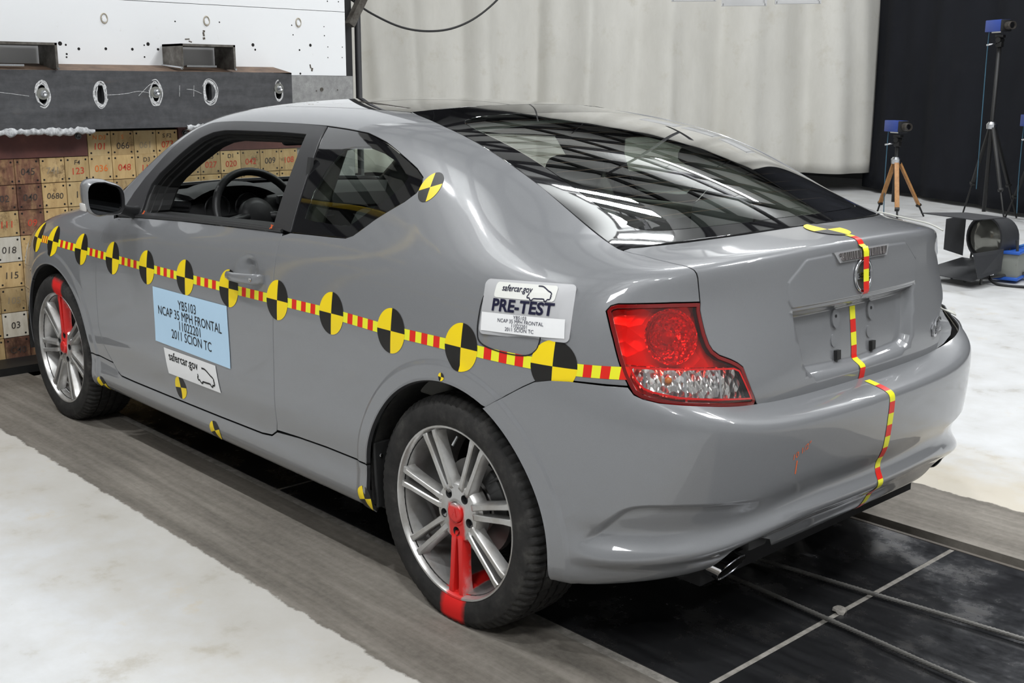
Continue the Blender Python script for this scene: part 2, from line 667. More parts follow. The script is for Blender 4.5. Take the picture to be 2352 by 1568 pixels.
def panel(name, data, mats, parent, mirror='both', midx=None):
    """build a panel object. mirror: 'weld' joins the mirrored half into one mesh, None keeps the left half, 'right' builds only the mirror"""
    V, F, N, MI = data
    if midx is None:
        midx = MI
        mats = [mats, MATS['dark_lining_gap_shade']]  # inner flange strips coloured dark to stand for shade in the panel gaps
    if mirror == 'weld':
        m = np.array([1, -1, 1.0])
        b = len(V)
        V = np.vstack([V, V * m]); N = np.vstack([N, N * m])
        F = np.vstack([F, F[:, ::-1] + b])
        if midx is not None: midx = np.concatenate([midx, midx])
    elif mirror == 'right':
        m = np.array([1, -1, 1.0])
        V, N, F = V * m, N * m, F[:, ::-1]
    o = obj(name, V, F, mats, parent, smooth=True, midx=midx)
    o.data.normals_split_custom_set_from_vertices([tuple(n) for n in N])
    return o
# ------------------------------------------------------------------ the car's control nets
SIDE = [  # row: y, z  on the door
    (.780, .192), (.854, .208), (.886, .262), (.868, .335), (.886, .425), (.880, .555), (.882, .68), (.880, .79), (.869, .87), (.850, .93),
    (.815, .985), (.757, 1.10), (.703, 1.20), (.645, 1.295), (.588, 1.348), (.500, 1.383), (.280, 1.410), (0.0, 1.420)]
def col(x, over):
    c = [(x, y, z) for y, z in SIDE]
    for r, p in over.items(): c[r] = p
    return c
def lower(x, dy=0.0, dz=0.0):
    return {r: (x, SIDE[r][0] + dy, SIDE[r][1] + dz) for r in range(0, 9)}
C = []
# 0 front centre
C.append([(3.30, 0, .19), (3.52, 0, .20), (3.58, 0, .26), (3.60, 0, .32), (3.61, 0, .40), (3.615, 0, .50), (3.60, 0, .60), (3.52, 0, .71), (3.37, 0, .79), (3.20, 0, .85), (3.06, 0, .89), (2.94, 0, .925), (2.86, 0, .95), (2.82, 0, .963), (2.81, 0, .967), (2.805, 0, .970), (2.80, 0, .972), (2.80, 0, .973)])
C.append([(3.27, .42, .19), (3.47, .45, .20), (3.53, .46, .26), (3.55, .46, .32), (3.56, .46, .40), (3.565, .46, .50), (3.55, .45, .60), (3.47, .45, .71), (3.33, .43, .79), (3.18, .41, .845), (3.04, .39, .885), (2.92, .36, .92), (2.83, .32, .945), (2.785, .27, .958), (2.78, .20, .966), (2.785, .14, .969), (2.79, .07, .972), (2.79, 0, .973)])
C.append([(3.18, .66, .19), (3.33, .72, .20), (3.38, .74, .26), (3.40, .75, .32), (3.41, .755, .40), (3.415, .755, .50), (3.40, .745, .62), (3.33, .73, .73), (3.22, .70, .80), (3.10, .66, .85), (2.98, .62, .885), (2.87, .58, .915), (2.76, .53, .945), (2.70, .46, .963), (2.71, .36, .975), (2.725, .26, .980), (2.735, .13, .984), (2.74, 0, .985)])
C.append([(3.06, .75, .20), (3.09, .82, .21), (3.10, .85, .26), (3.11, .857, .32), (3.11, .86, .42), (3.11, .862, .54), (3.10, .862, .66), (3.08, .848, .77), (3.02, .81, .84), (2.95, .765, .88), (2.85, .72, .905), (2.75, .69, .93), (2.64, .65, .96), (2.57, .58, .985), (2.60, .46, .997), (2.625, .35, 1.004), (2.635, .18, 1.010), (2.64, 0, 1.012)])
d = lower(2.72, .004); d.update({6: (2.72, .887, .68), 7: (2.72, .872, .79), 8: (2.70, .838, .865), 9: (2.66, .79, .905), 10: (2.60, .745, .928), 11: (2.54, .715, .947), 12: (2.46, .69, .985), 13: (2.42, .64, 1.02), 14: (2.46, .53, 1.035), 15: (2.49, .42, 1.050), 16: (2.50, .22, 1.062), 17: (2.50, 0, 1.067)})
C.append(col(2.72, d))
d = lower(2.30); d.update({7: (2.30, .872, .79), 8: (2.29, .85, .865), 9: (2.28, .815, .912), 10: (2.27, .772, .942), 11: (2.25, .735, 1.00), 12: (2.22, .705, 1.066), 13: (2.18, .668, 1.138), 14: (2.19, .585, 1.166), 15: (2.20, .46, 1.182), 16: (2.20, .25, 1.212), 17: (2.20, 0, 1.222)})
C.append(col(2.30, d))
d = lower(1.85); d.update({9: (1.85, .842, .925), 10: (1.85, .800, .960), 11: (1.85, .748, 1.075), 12: (1.85, .692, 1.18), 13: (1.84, .645, 1.296), 14: (1.83, .582, 1.346), 15: (1.83, .470, 1.370), 16: (1.82, .258, 1.387), 17: (1.81, 0, 1.394)})
C.append(col(1.85, d))
d = lower(1.40); d.update({10: (1.40, .812, .975), 13: (1.40, .643, 1.295), 14: (1.40, .590, 1.351), 15: (1.40, .500, 1.386), 16: (1.40, .278, 1.410), 17: (1.40, 0, 1.419)})
C.append(col(1.40, d))
C.append(col(0.95, {9: (.95, .852, .938), 10: (.95, .822, 1.00), 11: (.95, .765, 1.105)}))
d = lower(0.50, .002); d.update({9: (.50, .856, .940), 10: (.50, .828, 1.00), 11: (.50, .775, 1.095), 12: (.50, .718, 1.195), 13: (.50, .655, 1.283), 14: (.50, .602, 1.338), 15: (.52, .500, 1.372), 16: (.55, .28, 1.396), 17: (.57, 0, 1.404)})
C.append(col(0.50, d))
d = lower(0.10, .006); d.update({9: (.10, .864, .938), 10: (.10, .836, .995), 11: (.10, .787, 1.072), 12: (.10, .735, 1.145), 13: (.10, .672, 1.217), 14: (.10, .608, 1.265), 15: (.13, .500, 1.308), 16: (.17, .28, 1.337), 17: (.19, 0, 1.346)})
C.append(col(0.10, d))
d = lower(-.25, .002); d.update({8: (-.25, .864, .885), 9: (-.25, .840, .945), 10: (-.25, .802, 1.00), 11: (-.24, .742, 1.05), 12: (-.23, .682, 1.082), 13: (-.22, .622, 1.108), 14: (-.18, .545, 1.156), 15: (-.14, .44, 1.196), 16: (-.10, .245, 1.235), 17: (-.085, 0, 1.250)})
C.append(col(-.25, d))
def back(x0, y0, z=None):
    return [(x0 + .16, y0 * .8, .30), (x0 + .14, y0 * .84, .34), (x0 + .12, y0 * .88, .40), (x0 + .10, y0 * .92, .46), (x0 + .07, y0 * .95, .53), (x0 + .03, y0 * .98, .61)]
C.append(back(-.45, .846) + [(-.45, .846, .70), (-.45, .842, .80), (-.45, .828, .885), (-.45, .800, .952), (-.45, .757, 1.005), (-.44, .705, 1.033), (-.42, .655, 1.048), (-.37, .60, 1.062), (-.318, .50, 1.104), (-.292, .39, 1.133), (-.270, .215, 1.166), (-.262, 0, 1.180)])
C.append(back(-.625, .735) + [(-.622, .735, .70), (-.590, .722, .80), (-.566, .708, .885), (-.546, .688, .958), (-.550, .676, 1.014), (-.538, .648, 1.0315), (-.49, .600, 1.047), (-.45, .55, 1.062), (-.405, .44, 1.074), (-.394, .33, 1.090), (-.380, .18, 1.110), (-.376, 0, 1.120)])
C.append(back(-.69, .57) + [(-.690, .567, .70), (-.660, .558, .80), (-.634, .550, .885), (-.616, .545, .965), (-.620, .546, 1.032), (-.605, .537, 1.0465), (-.55, .505, 1.057), (-.49, .46, 1.070), (-.460, .36, 1.0795), (-.452, .26, 1.087), (-.448, .14, 1.093), (-.445, 0, 1.096)])
C.append(back(-.707, .31) + [(-.710, .31, .70), (-.699, .31, .80), (-.686, .31, .885), (-.675, .31, .972), (-.672, .305, 1.050), (-.660, .302, 1.0625), (-.60, .28, 1.070), (-.53, .26, 1.079), (-.50, .21, 1.0835), (-.495, .15, 1.0865), (-.49, .08, 1.088), (-.49, 0, 1.0885)])
C.append(back(-.712, 0) + [(-.715, 0, .70), (-.704, 0, .80), (-.692, 0, .885), (-.682, 0, .976), (-.680, 0, 1.056), (-.668, 0, 1.0685), (-.61, 0, 1.076), (-.545, 0, 1.083), (-.515, 0, 1.0865), (-.505, 0, 1.0875), (-.50, 0, 1.088), (-.495, 0, 1.0885)])
BODY = Net(C)

ARCH = [(0.0, .318, .372), (2.70, .318, .372)]
def side_disp(p, u, v):
    """flanged wheel-arch lips, handle scoop"""
    p = p.copy()
    x, z, y = p[..., 0], p[..., 2], p[..., 1]
    on = (y > 0.70)
    for cx, cz, r in ARCH:
        d = np.hypot(x - cx, z - cz) - r
        w = smooth01((0.060 - d) / 0.018) * (z < .86)
        lip = 0.006 * w + 0.004 * smooth01((0.010 - d) / 0.010)
        y = y + np.where(on, lip * smooth01((y - .70) / .1), 0)
    # scoop behind the door handle
    dh = np.hypot((x - 1.045) / .062, (z - .862) / .046)
    y = y - np.where(on, 0.022 * smooth01(1.25 - dh), 0)
    p[..., 1] = y
    return p

# trunk lid relief: raised upper applique, number plate recess (rear view y, z)
APPL = np.array([(0.0, 1.042), (.250, 1.034), (.322, .981), (.325, .937), (.312, .912), (0.0, .911)])
APPL_F = np.vstack([APPL, (APPL * [-1, 1])[::-1]])
RECESS = np.array([(0.0, .908), (.308, .908), (.300, .86), (.276, .760), (.262, .738), (.240, .727), (0.0, .716)])
RECESS_F = np.vstack([RECESS, (RECESS * [-1, 1])[::-1]])
def trunk_disp(p, u, v):
    p = p.copy()
    sh = p.shape
    q = p.reshape(-1, 3)
    near = (q[:, 0] < -.60)
    if near.any():
        yz = q[near][:, [1, 2]]
        a = sdf(yz, APPL_F)
        r = sdf(yz, RECESS_F)
        dx = -0.0045 * smooth01((0.001 - a) / 0.008)
        dx = dx + 0.030 * smooth01((-r) / 0.026)
        q[near, 0] = q[near, 0] + dx
    return q.reshape(sh)
def body_disp(p, u, v):
    return trunk_disp(side_disp(p, u, v), u, v)
BODY.disp = body_disp

# rear bumper net: columns along, rows from the under edge to the ledge under the lamps
def bcol(*rows): return list(rows)
B = []
B.append(bcol((-.02, .79, .212), (-.02, .872, .230), (-.02, .884, .30), (-.02, .886, .37), (-.02, .886, .44), (-.02, .888, .52), (-.02, .890, .60), (-.02, .889, .67), (-.02, .887, .73), (-.02, .885, .78)))
B.append(bcol((-.17, .79, .212), (-.17, .873, .230), (-.17, .884, .30), (-.17, .886, .37), (-.17, .886, .44), (-.17, .888, .52), (-.17, .889, .60), (-.17, .888, .67), (-.17, .885, .73), (-.17, .882, .78)))
B.append(bcol((-.31, .78, .212), (-.31, .869, .230), (-.31, .878, .30), (-.31, .880, .37), (-.31, .881, .44), (-.31, .883, .52), (-.31, .884, .60), (-.31, .882, .67), (-.31, .876, .73), (-.31, .872, .785)))
B.append(bcol((-.42, .75, .215), (-.445, .833, .234), (-.45, .846, .30), (-.455, .850, .37), (-.455, .853, .44), (-.457, .856, .52), (-.458, .857, .60), (-.457, .853, .67), (-.455, .849, .73), (-.452, .840, .785)))
B.append(bcol((-.50, .67, .228), (-.55, .757, .248), (-.567, .775, .30), (-.577, .781, .37), (-.582, .785, .44), (-.587, .789, .52), (-.589, .790, .60), (-.588, .785, .67), (-.585, .778, .728), (-.570, .765, .770)))
B.append(bcol((-.57, .55, .24), (-.635, .635, .262), (-.668, .658, .305), (-.682, .666, .37), (-.691, .671, .44), (-.699, .676, .52), (-.703, .678, .60), (-.705, .676, .672), (-.698, .668, .706), (-.645, .635, .735)))
B.append(bcol((-.60, .42, .25), (-.675, .490, .275), (-.712, .508, .315), (-.729, .514, .37), (-.741, .519, .44), (-.750, .523, .52), (-.755, .525, .60), (-.757, .525, .652), (-.750, .520, .674), (-.660, .480, .702)))
B.append(bcol((-.615, .28, .26), (-.70, .33, .287), (-.735, .34, .322), (-.753, .346, .37), (-.766, .349, .44), (-.777, .352, .52), (-.783, .353, .60), (-.785, .353, .649), (-.778, .350, .667), (-.680, .33, .692)))
B.append(bcol((-.62, .14, .268), (-.712, .165, .297), (-.748, .17, .33), (-.766, .173, .375), (-.779, .175, .44), (-.791, .176, .52), (-.797, .177, .60), (-.799, .177, .651), (-.792, .176, .668), (-.690, .165, .689)))
B.append(bcol((-.622, 0, .27), (-.716, 0, .30), (-.752, 0, .333), (-.770, 0, .377), (-.784, 0, .44), (-.796, 0, .52), (-.802, 0, .60), (-.804, 0, .652), (-.797, 0, .669), (-.693, 0, .688)))
BUMP = Net(B, sym_c0=False, sym_r1=False)
# fog recess outline in the corner: measured round the corner as (arc, z)
FOG = np.array([(.850, .360), (.834, .392), (.818, .432), (.800, .466), (.785, .478), (.76, .484), (.70, .486), (.60, .482), (.48, .474), (.34, .468), (.34, .34), (.60, .33), (.80, .33)])
def bump_disp(p, u, v):
    p = p.copy()
    x, y, z = p[..., 0].copy(), p[..., 1].copy(), p[..., 2].copy()
    # outward direction in plan
    n = np.stack([np.minimum(x + .25, -.02) * 0.9, y * 0.45], -1)
    n[..., 0] = np.where(x > -.30, 0.0, (x + .30) * 1.9)
    n[..., 1] = y * (.15 + .55 * smooth01((np.abs(y) - .2) / .6))
    n /= np.maximum(np.linalg.norm(n, axis=-1, keepdims=True), 1e-6)
    # lower lip: ridge that sweeps from the corner to the centre
    ay = np.abs(y)
    zr = .332 + .072 * smooth01((.86 - ay) / .62)
    dz = z - zr
    fade = smooth01((-.40 - x) / .12)
    d = fade * (0.012 * np.exp(-(dz / .022) ** 2) - 0.012 * np.exp(-((dz - .055) / .032) ** 2) - 0.010 * smooth01((-dz - .01) / .03))
    fg = sdf(np.stack([ay, z], -1).reshape(-1, 2), FOG).reshape(ay.shape)
    d = d - 0.017 * smooth01(-fg / .014) * smooth01((ay - .40) / .28) * smooth01((z - zr - .012) / .085)
    for cx, cz, r in ARCH[:1]:
        da = np.hypot(x - cx, z - cz) - r
        w = smooth01((0.060 - da) / 0.018)
        d = d + np.where(ay > .7, 0.006 * w + 0.004 * smooth01((0.010 - da) / .010), 0)
    p[..., 0] += n[..., 0] * d
    p[..., 1] += n[..., 1] * d
    return p
BUMP.disp = bump_disp

# rear window: one smooth sheet, u from the roof joint (0) to the boot lid (1), v from the centre line (0) to the side (1)
GLASS_L = [(.680, .464, 1.376), (.60, .487, 1.366), (.50, .513, 1.350), (.429, .531, 1.339), (.330, .548, 1.319), (.235, .562, 1.296), (.150, .573, 1.270), (.067, .581, 1.242), (-.056, .588, 1.193), (-.15, .596, 1.148), (-.243, .607, 1.106), (-.333, .621, 1.073), (-.368, .627, 1.063)]
class GlassSheet(Net):
    def __init__(self):
        self.nc = self.nr = 2
        self.disp = None
        g = np.array(GLASS_L)
        s = np.concatenate([[0], np.cumsum(np.linalg.norm(np.diff(g, axis=0), axis=1))]); s /= s[-1]
        self.cE = [np.polyfit(s, g[:, k], 3 if k == 1 else 4) for k in range(3)]
        self.C = np.array([(.602, 1.3985), (.27, 1.346), (-.16, 1.238), (-.509, 1.0885)])
    def base(self, u, v):
        u = np.asarray(u, float); v = np.asarray(v, float)
        u, v = np.broadcast_arrays(u, v)
        t = np.clip(u, 0, 1); s = np.clip(v, 0, 1)
        E = np.stack([np.polyval(c, t) for c in self.cE], -1)
        b = np.stack([(1 - t) ** 3, 3 * t * (1 - t) ** 2, 3 * t * t * (1 - t), t ** 3], -1)
        C = b @ self.C
        x = C[..., 0] + (E[..., 0] - C[..., 0]) * s ** 2.3
        y = E[..., 1] * s
        z = C[..., 1] + (E[..., 2] - C[..., 1]) * (.55 * s ** 2 + .45 * s ** 3)
        return np.stack([x, y, z], -1)
    def nrm(self, u, v, h=2e-3):
        u = np.asarray(u, float); v = np.asarray(v, float)
        du = self.base(np.clip(u + h, 0, 1), v) - self.base(np.clip(u - h, 0, 1), v)
        v0 = np.clip(v - h, 0, 1)
        dv = self.base(u, np.clip(v + h, 0, 1)) - self.base(u, v0)
        n = np.cross(dv, du)
        return n / np.maximum(np.linalg.norm(n, axis=-1, keepdims=True), 1e-12)
GLS = GlassSheet()
# ------------------------------------------------------------------ materials of the car
def paint():
    m = mat('grey_paint', (.215, .222, .240), .38, 0.0, .5, coat=1.0, coat_rough=.035)
    v = coords(m, (1, 1, 1))
    n = noise(m, v, 3.0, 4, .6)
    set_in(m, 'Coat Roughness', ramp(m, n, [(.3, (.02,) * 3), (.75, (.07,) * 3)]))
    n2 = noise(m, v, 900, 1, .5)
    set_in(m, 'Base Color', ramp(m, n2, [(.3, (.168, .172, .180)), (.7, (.186, .190, .199))]))
    return m
M_PAINT = paint()
M_TRIM = mat('black_trim', (.018, .018, .019), .42)
M_TRIM2 = mat('satin_black_frame', (.028, .028, .03), .33, spec=.4)
M_RUBBER = mat('black_rubber', (.012, .012, .012), .55)
M_DARK = mat('dark_lining_gap_shade', (.012, .012, .013), .9)
M_CHROME = mat('chrome', (.75, .75, .77), .08, 1.0)
M_SATIN = mat('satin_chrome', (.62, .63, .65), .22, 1.0)
M_BLACKGLASS = mat('black_glass', (.006, .006, .007), .03, spec=.6, coat=1.0)

def glass_mat(name, tint, refl=1.0, rough=0.0):
    m = bpy.data.materials.new(name)
    m.use_nodes = True
    N, L = nt(m)
    for n in list(N):
        if n.type != 'OUTPUT_MATERIAL': N.remove(n)
    out = [n for n in N if n.type == 'OUTPUT_MATERIAL'][0]
    tr = N.new('ShaderNodeBsdfTransparent'); tr.inputs[0].default_value = (*tint, 1)
    gl = N.new('ShaderNodeBsdfGlossy'); gl.inputs['Roughness'].default_value = rough
    gl.inputs[0].default_value = (1, 1, 1, 1)
    lw = N.new('ShaderNodeLayerWeight'); lw.inputs['Blend'].default_value = .5
    pw = N.new('ShaderNodeMath'); pw.operation = 'POWER'; pw.inputs[1].default_value = 5.0
    L.new(lw.outputs['Facing'], pw.inputs[0])
    fr = N.new('ShaderNodeMath'); fr.operation = 'MULTIPLY_ADD'; fr.inputs[1].default_value = .957; fr.inputs[2].default_value = .043
    L.new(pw.outputs[0], fr.inputs[0])
    mx = N.new('ShaderNodeMixShader')
    mu = N.new('ShaderNodeMath'); mu.operation = 'MULTIPLY'; mu.inputs[1].default_value = refl; mu.use_clamp = True
    L.new(fr.outputs[0], mu.inputs[0]); L.new(mu.outputs[0], mx.inputs[0])
    L.new(tr.outputs[0], mx.inputs[1]); L.new(gl.outputs[0], mx.inputs[2])
    L.new(mx.outputs[0], out.inputs[0])
    MATS[name] = m
    return m
M_GLASS = glass_mat('tinted_glass', (.76, .83, .77), 2.2)
M_SCREEN = glass_mat('clear_screen', (.86, .90, .87), 1.2)
M_LENS = glass_mat('clear_lens', (.93, .93, .93), 1.5)
M_REDLENS = glass_mat('red_lens', (1.0, .075, .055), 1.5)

def flat(name, c, rough=.45):
    return mat(name, c, rough, spec=.3)
M_YEL = flat('target_yellow', (.87, .64, .012), .35)
M_BLK = flat('target_black', (.014, .013, .012), .4)
M_RED = flat('tape_red', (.68, .02, .012), .35)
M_LIME = flat('tape_yellow', (.80, .78, .03), .35)
M_WHITE = flat('paper_white', (.78, .78, .78), .55)
M_BLUE = flat('paper_blue', (.47, .66, .83), .55)
M_INK = flat('navy_ink', (.008, .008, .03), .5)
M_INKB = flat('black_ink', (.006, .006, .006), .5)
M_ALU = mat('brushed_placard', (.48, .48, .49), .5, .25)
M_ORANGE = flat('orange_marker', (.75, .14, .04), .6)
# ------------------------------------------------------------------ the car
car = empty('car', (0, 0, 0))
tag(car, 'grey two-door coupe with yellow and black target discs, parked nose to the barrier', 'car')

def S(pts, ub=(2.6, 13.0), vb=(0, 16.0)):   # side view (x, z)
    return BODY.inv('xz', pts, ub, vb)
def inv3(net, pts, ub=None, vb=None):
    """closest surface points (u, v)"""
    tu, tv, tp = net.table()
    ok = np.ones(len(tu), bool)
    if ub: ok &= (tu >= ub[0]) & (tu <= ub[1])
    if vb: ok &= (tv >= vb[0]) & (tv <= vb[1])
    tu, tv, tp = tu[ok], tv[ok], tp[ok]
    out = []
    for q in np.atleast_2d(np.asarray(pts, float)):
        i = int(np.argmin(((tp - q) ** 2).sum(1)))
        u, v = tu[i], tv[i]
        for _ in range(10):
            h = 1e-3
            up = -h if u + h > net.nc - 1 else h; vp = -h if v + h > net.nr - 1 else h
            p = net.base(u, v); du = (net.base(u + up, v) - p) / up; dv = (net.base(u, v + vp) - p) / vp
            J = np.stack([du, dv], 1)
            st = np.linalg.lstsq(J, q - p, rcond=1e-4)[0]
            u = float(np.clip(u + np.clip(st[0], -.2, .2), 0, net.nc - 1)); v = float(np.clip(v + np.clip(st[1], -.2, .2), 0, net.nr - 1))
        out.append((u, v))
    return np.array(out)

def arc(cx, cz, r, a0, a1, n=40):
    t = np.radians(np.linspace(a0, a1, n))
    return np.stack([cx + r * np.cos(t), cz + r * np.sin(t)], -1)

# -- outlines (side view x, z unless three numbers)
DOOR_FRONT = [(2.205, .928), (2.212, .899), (2.219, .841), (2.226, .787), (2.234, .705), (2.241, .601), (2.238, .495), (2.198, .412), (2.141, .353), (2.103, .322), (2.068, .311)]
DOOR_BOT = [(1.946, .310), (1.661, .312), (1.278, .316), (.984, .321), (.922, .328), (.890, .348)]
DOOR_REAR = [(.880, .381), (.880, .456), (.878, .599), (.871, .739), (.872, .819), (.880, .907), (.888, .955), (.890, .990)]
BELT = [(.890, .998), (1.20, .988), (1.60, .972), (1.95, .953), (2.17, .936)]
DLO_REAR = [(.846, 1.003), (.623, 1.012), (.545, 1.016), (.514, 1.026), (.442, 1.078), (.346, 1.135), (.316, 1.160), (.309, 1.182), (.322, 1.202), (.367, 1.224), (.464, 1.257), (.576, 1.291), (.695, 1.314), (.828, 1.323), (.939, 1.328)]
DLO_TOP = [(1.105, 1.330), (1.402, 1.329), (1.60, 1.324), (1.714, 1.316), (1.80, 1.293), (1.912, 1.232), (2.00, 1.170), (2.096, 1.095), (2.150, 1.035), (2.178, .980), (2.195, .942)]
A_OUT = [(2.34, .700, .985), (2.26, .678, 1.075), (2.12, .648, 1.165), (2.00, .625, 1.238), (1.90, .602, 1.294), (1.82, .578, 1.331), (1.76, .545, 1.353)]
RAIL_IN = [(1.60, .492, 1.380), (1.40, .478, 1.392), (1.10, .474, 1.392), (.85, .470, 1.386), (.680, .464, 1.376)]
GLASS_LB = GLASS_L[1:]
GLASS_B = [(-.385, .600, 1.064), (-.412, .544, 1.068), (-.438, .480, 1.072), (-.458, .425, 1.075), (-.480, .345, 1.079), (-.494, .27, 1.082), (-.504, .16, 1.086), (-.508, .06, 1.088)]
TRUNK_CUT = [(-0.383, 0.626, 1.060), (-0.441, 0.611, 1.052), (-0.509, 0.604, 1.044), (-0.550, 0.596, 1.039), (-0.568, 0.592, 1.036), (-0.580, 0.589, 1.031), (-0.587, 0.588, 1.024), (-0.591, 0.587, 1.012), (-0.595, 0.585, 0.979), (-0.599, 0.584, 0.954)]
LAMP_IN = [(-0.601, 0.587, 0.935), (-0.609, 0.586, 0.908), (-0.618, 0.584, 0.879), (-0.627, 0.580, 0.855), (-0.634, 0.573, 0.840), (-0.643, 0.558, 0.827), (-0.655, 0.528, 0.814), (-0.662, 0.510, 0.804), (-0.668, 0.495, 0.792), (-0.677, 0.487, 0.763), (-0.684, 0.476, 0.732), (-0.687, 0.464, 0.708)]
TRUNK_BOT = [(-0.687, 0.457, 0.695), (-0.687, 0.439, 0.684), (-0.689, 0.404, 0.677), (-0.691, 0.364, 0.673), (-0.697, 0.236, 0.672), (-0.700, 0.120, 0.674)]
LAMP_OUT = [(-0.568, 0.646, 0.956), (-0.522, 0.714, 0.956), (-0.484, 0.752, 0.955), (-0.472, 0.764, 0.950), (-0.466, 0.773, 0.938), (-0.475, 0.775, 0.919), (-0.494, 0.777, 0.874), (-0.512, 0.776, 0.825), (-0.526, 0.773, 0.792), (-0.540, 0.768, 0.765)]
LAMP_BOT = [(-0.549, 0.763, 0.748), (-0.564, 0.752, 0.737), (-0.592, 0.724, 0.727), (-0.624, 0.680, 0.718), (-0.655, 0.613, 0.709), (-0.676, 0.530, 0.698), (-0.686, 0.468, 0.692)]
SEAM = [(-.502, .766), (-.463, .767), (-.414, .767), (-.365, .762), (-.319, .751), (-.282, .731), (-.227, .698), (-.162, .656)]
SILL_R = [(.369, .368), (.592, .366), (.75, .360)]

def uv_glass_base():
    g = inv3(BODY, GLASS_B, (11.0, 16), (11.5, 16.5))
    return np.vstack([g, [[16.0, 14.35]]])
UV_GB = uv_glass_base()
uv_trunk = inv3(BODY, TRUNK_CUT, (11.2, 14.2), (8.5, 13.2))
uv_lampin = inv3(BODY, LAMP_IN, (13, 15), (5.5, 9.4))
uv_tbot = np.vstack([inv3(BODY, TRUNK_BOT, (13.8, 16), (5.2, 7)), [[16.0, 5.70]]])
uv_lampout = inv3(BODY, LAMP_OUT, (11.8, 13.8), (6, 9.6))
uv_lampbot = inv3(BODY, LAMP_BOT, (12.2, 14.8), (5.5, 7.5))
uv_glassl = inv3(BODY, GLASS_LB, (8, 12.6), (12.0, 16))
uv_rail = inv3(BODY, RAIL_IN, (6, 9.2), (14, 16.6))
uv_aout = inv3(BODY, A_OUT, (4, 7), (11, 15.2))

# ---- body side (quarter panel, pillars, roof rail)
a1 = math.degrees(math.atan2(.656 - .318, -.162)); a0 = math.degrees(math.atan2(.368 - .318, .369))
quarter = np.vstack([
    S(SILL_R), S([(.888, .352)]), S(DOOR_REAR), S(DLO_REAR), S(DLO_TOP),
    uv_aout, uv_rail, uv_glassl, uv_trunk, uv_lampout, S(SEAM), S(arc(0, .318, .372, a1, a0, 46)[1:-1])])
door = np.vstack([S(DOOR_FRONT), S(DOOR_BOT), S(DOOR_REAR), S(BELT)])
fa0 = math.degrees(math.atan2(.366 - .318, -.369)); fa1 = 48
fender = np.vstack([S(DOOR_FRONT[:9]), S([(2.331, .362)]), S(arc(2.70, .318, .372, fa0, fa1, 46)),
                    S([(3.00, .66), (3.02, .73)]), inv3(BODY, [(2.98, .80, .82), (2.90, .765, .875), (2.75, .742, .912), (2.60, .728, .933), (2.46, .715, .960), (2.36, .705, .990)], (2.6, 5.5), (7, 12.5))])
sill = np.vstack([S([(2.331, .358), (2.141, .349), (2.103, .318), (2.068, .307)]), S([(1.946, .306), (1.661, .308), (1.278, .312), (.984, .317), (.922, .324), (.890, .344)]), S([(.75, .356), (.592, .362), (.369, .364)]), S(arc(0, .318, .372, 7, -16, 8)[1:]), S([(.9, .203), (1.5, .203), (2.0, .203)]), S(arc(2.70, .318, .372, 196, 174, 8))])

def ring_lines(cx, cz, a0, a1, net=None, ub=(2.6, 13.0), vb=(0, 16)):
    return [(net or BODY).inv('xz', arc(cx, cz, .372 + dr, a0, a1, int(abs(a1 - a0) / 1.8)), ub, vb) for dr in (.005, .010, .026, .042, .048, .054, .060, .070)]
ARCH_R = ring_lines(0, .318, -5, 175)
ARCH_F = ring_lines(2.70, .318, 5, 185)
SCOOP = S(np.stack(np.meshgrid(np.arange(.965, 1.13, .008), np.arange(.80, .925, .008), indexing='ij'), -1).reshape(-1, 2))
PANELS = {}
PANELS['quarter_panel'] = patch(BODY, quarter, step=.02, bnd_step=.010, lines=ARCH_R)
PANELS['door'] = patch(BODY, door, step=.02, bnd_step=.012, extra=SCOOP)
PANELS['front_fender'] = patch(BODY, fender, step=.022, bnd_step=.010, lines=ARCH_F)
PANELS['side_sill'] = patch(BODY, sill, step=.02, bnd_step=.014, gap=.001)
for nme, d in PANELS.items():
    panel(nme, d, M_PAINT, car, None)
    panel(nme, d, M_PAINT, car, 'right')

# ---- trunk lid, roof, hood, glass
def finegrid(y0, y1, z0, z1, st):
    g = np.stack(np.meshgrid(np.arange(y0, y1, st), np.arange(z0, z1, st), indexing='ij'), -1).reshape(-1, 2)
    return BODY.inv('yz', g, (13.2, 16), (5.5, 10.6))
relief = []
for poly in (APPL, RECESS):
    P = np.vstack([poly, (poly * [-1, 1])[::-1][1:-1]])
    sg_ = 1 if area2(P) > 0 else -1
    P = resample(P, .006, True)
    # soften the corners a little, then offset
    for _ in range(2): P = (np.roll(P, 1, 0) + 2 * P + np.roll(P, -1, 0)) / 4
    t = np.roll(P, -1, 0) - np.roll(P, 1, 0); t /= np.maximum(np.hypot(t[:, 0], t[:, 1])[:, None], 1e-9)
    nn = np.stack([t[:, 1], -t[:, 0]], -1) * sg_
    for off in ((-.002, .0025, .0070) if poly is APPL else (-.001, .007, .014, .021, .0275)):
        if poly is RECESS and off < 0: continue
        Q = P - nn * off
        k0 = int(np.argmin(np.abs(Q[:, 0]) + (Q[:, 1] < .85) * 9)); Q = np.roll(Q, -k0, 0)
        if Q[5, 0] < 0: Q = Q[::-1]
        Q = Q[Q[:, 0] > .003]
        relief.append(BODY.inv('yz', Q, (13.2, 16), (5.5, 10.6)))
trunk_poly = np.vstack([[[16.0, 14.35]], UV_GB[:-1][::-1], uv_trunk, uv_lampin, uv_tbot])
o = panel('trunk_lid', patch(BODY, trunk_poly, step=.018, bnd_step=.012, sym=[(0, 16.0)], lines=relief, gap=.002), M_PAINT, car, 'weld')
trunk_lid = o
uc = inv3(BODY, [(.602, 0, 1.398)], (8, 9.6), (16.5, 17))[0, 0]
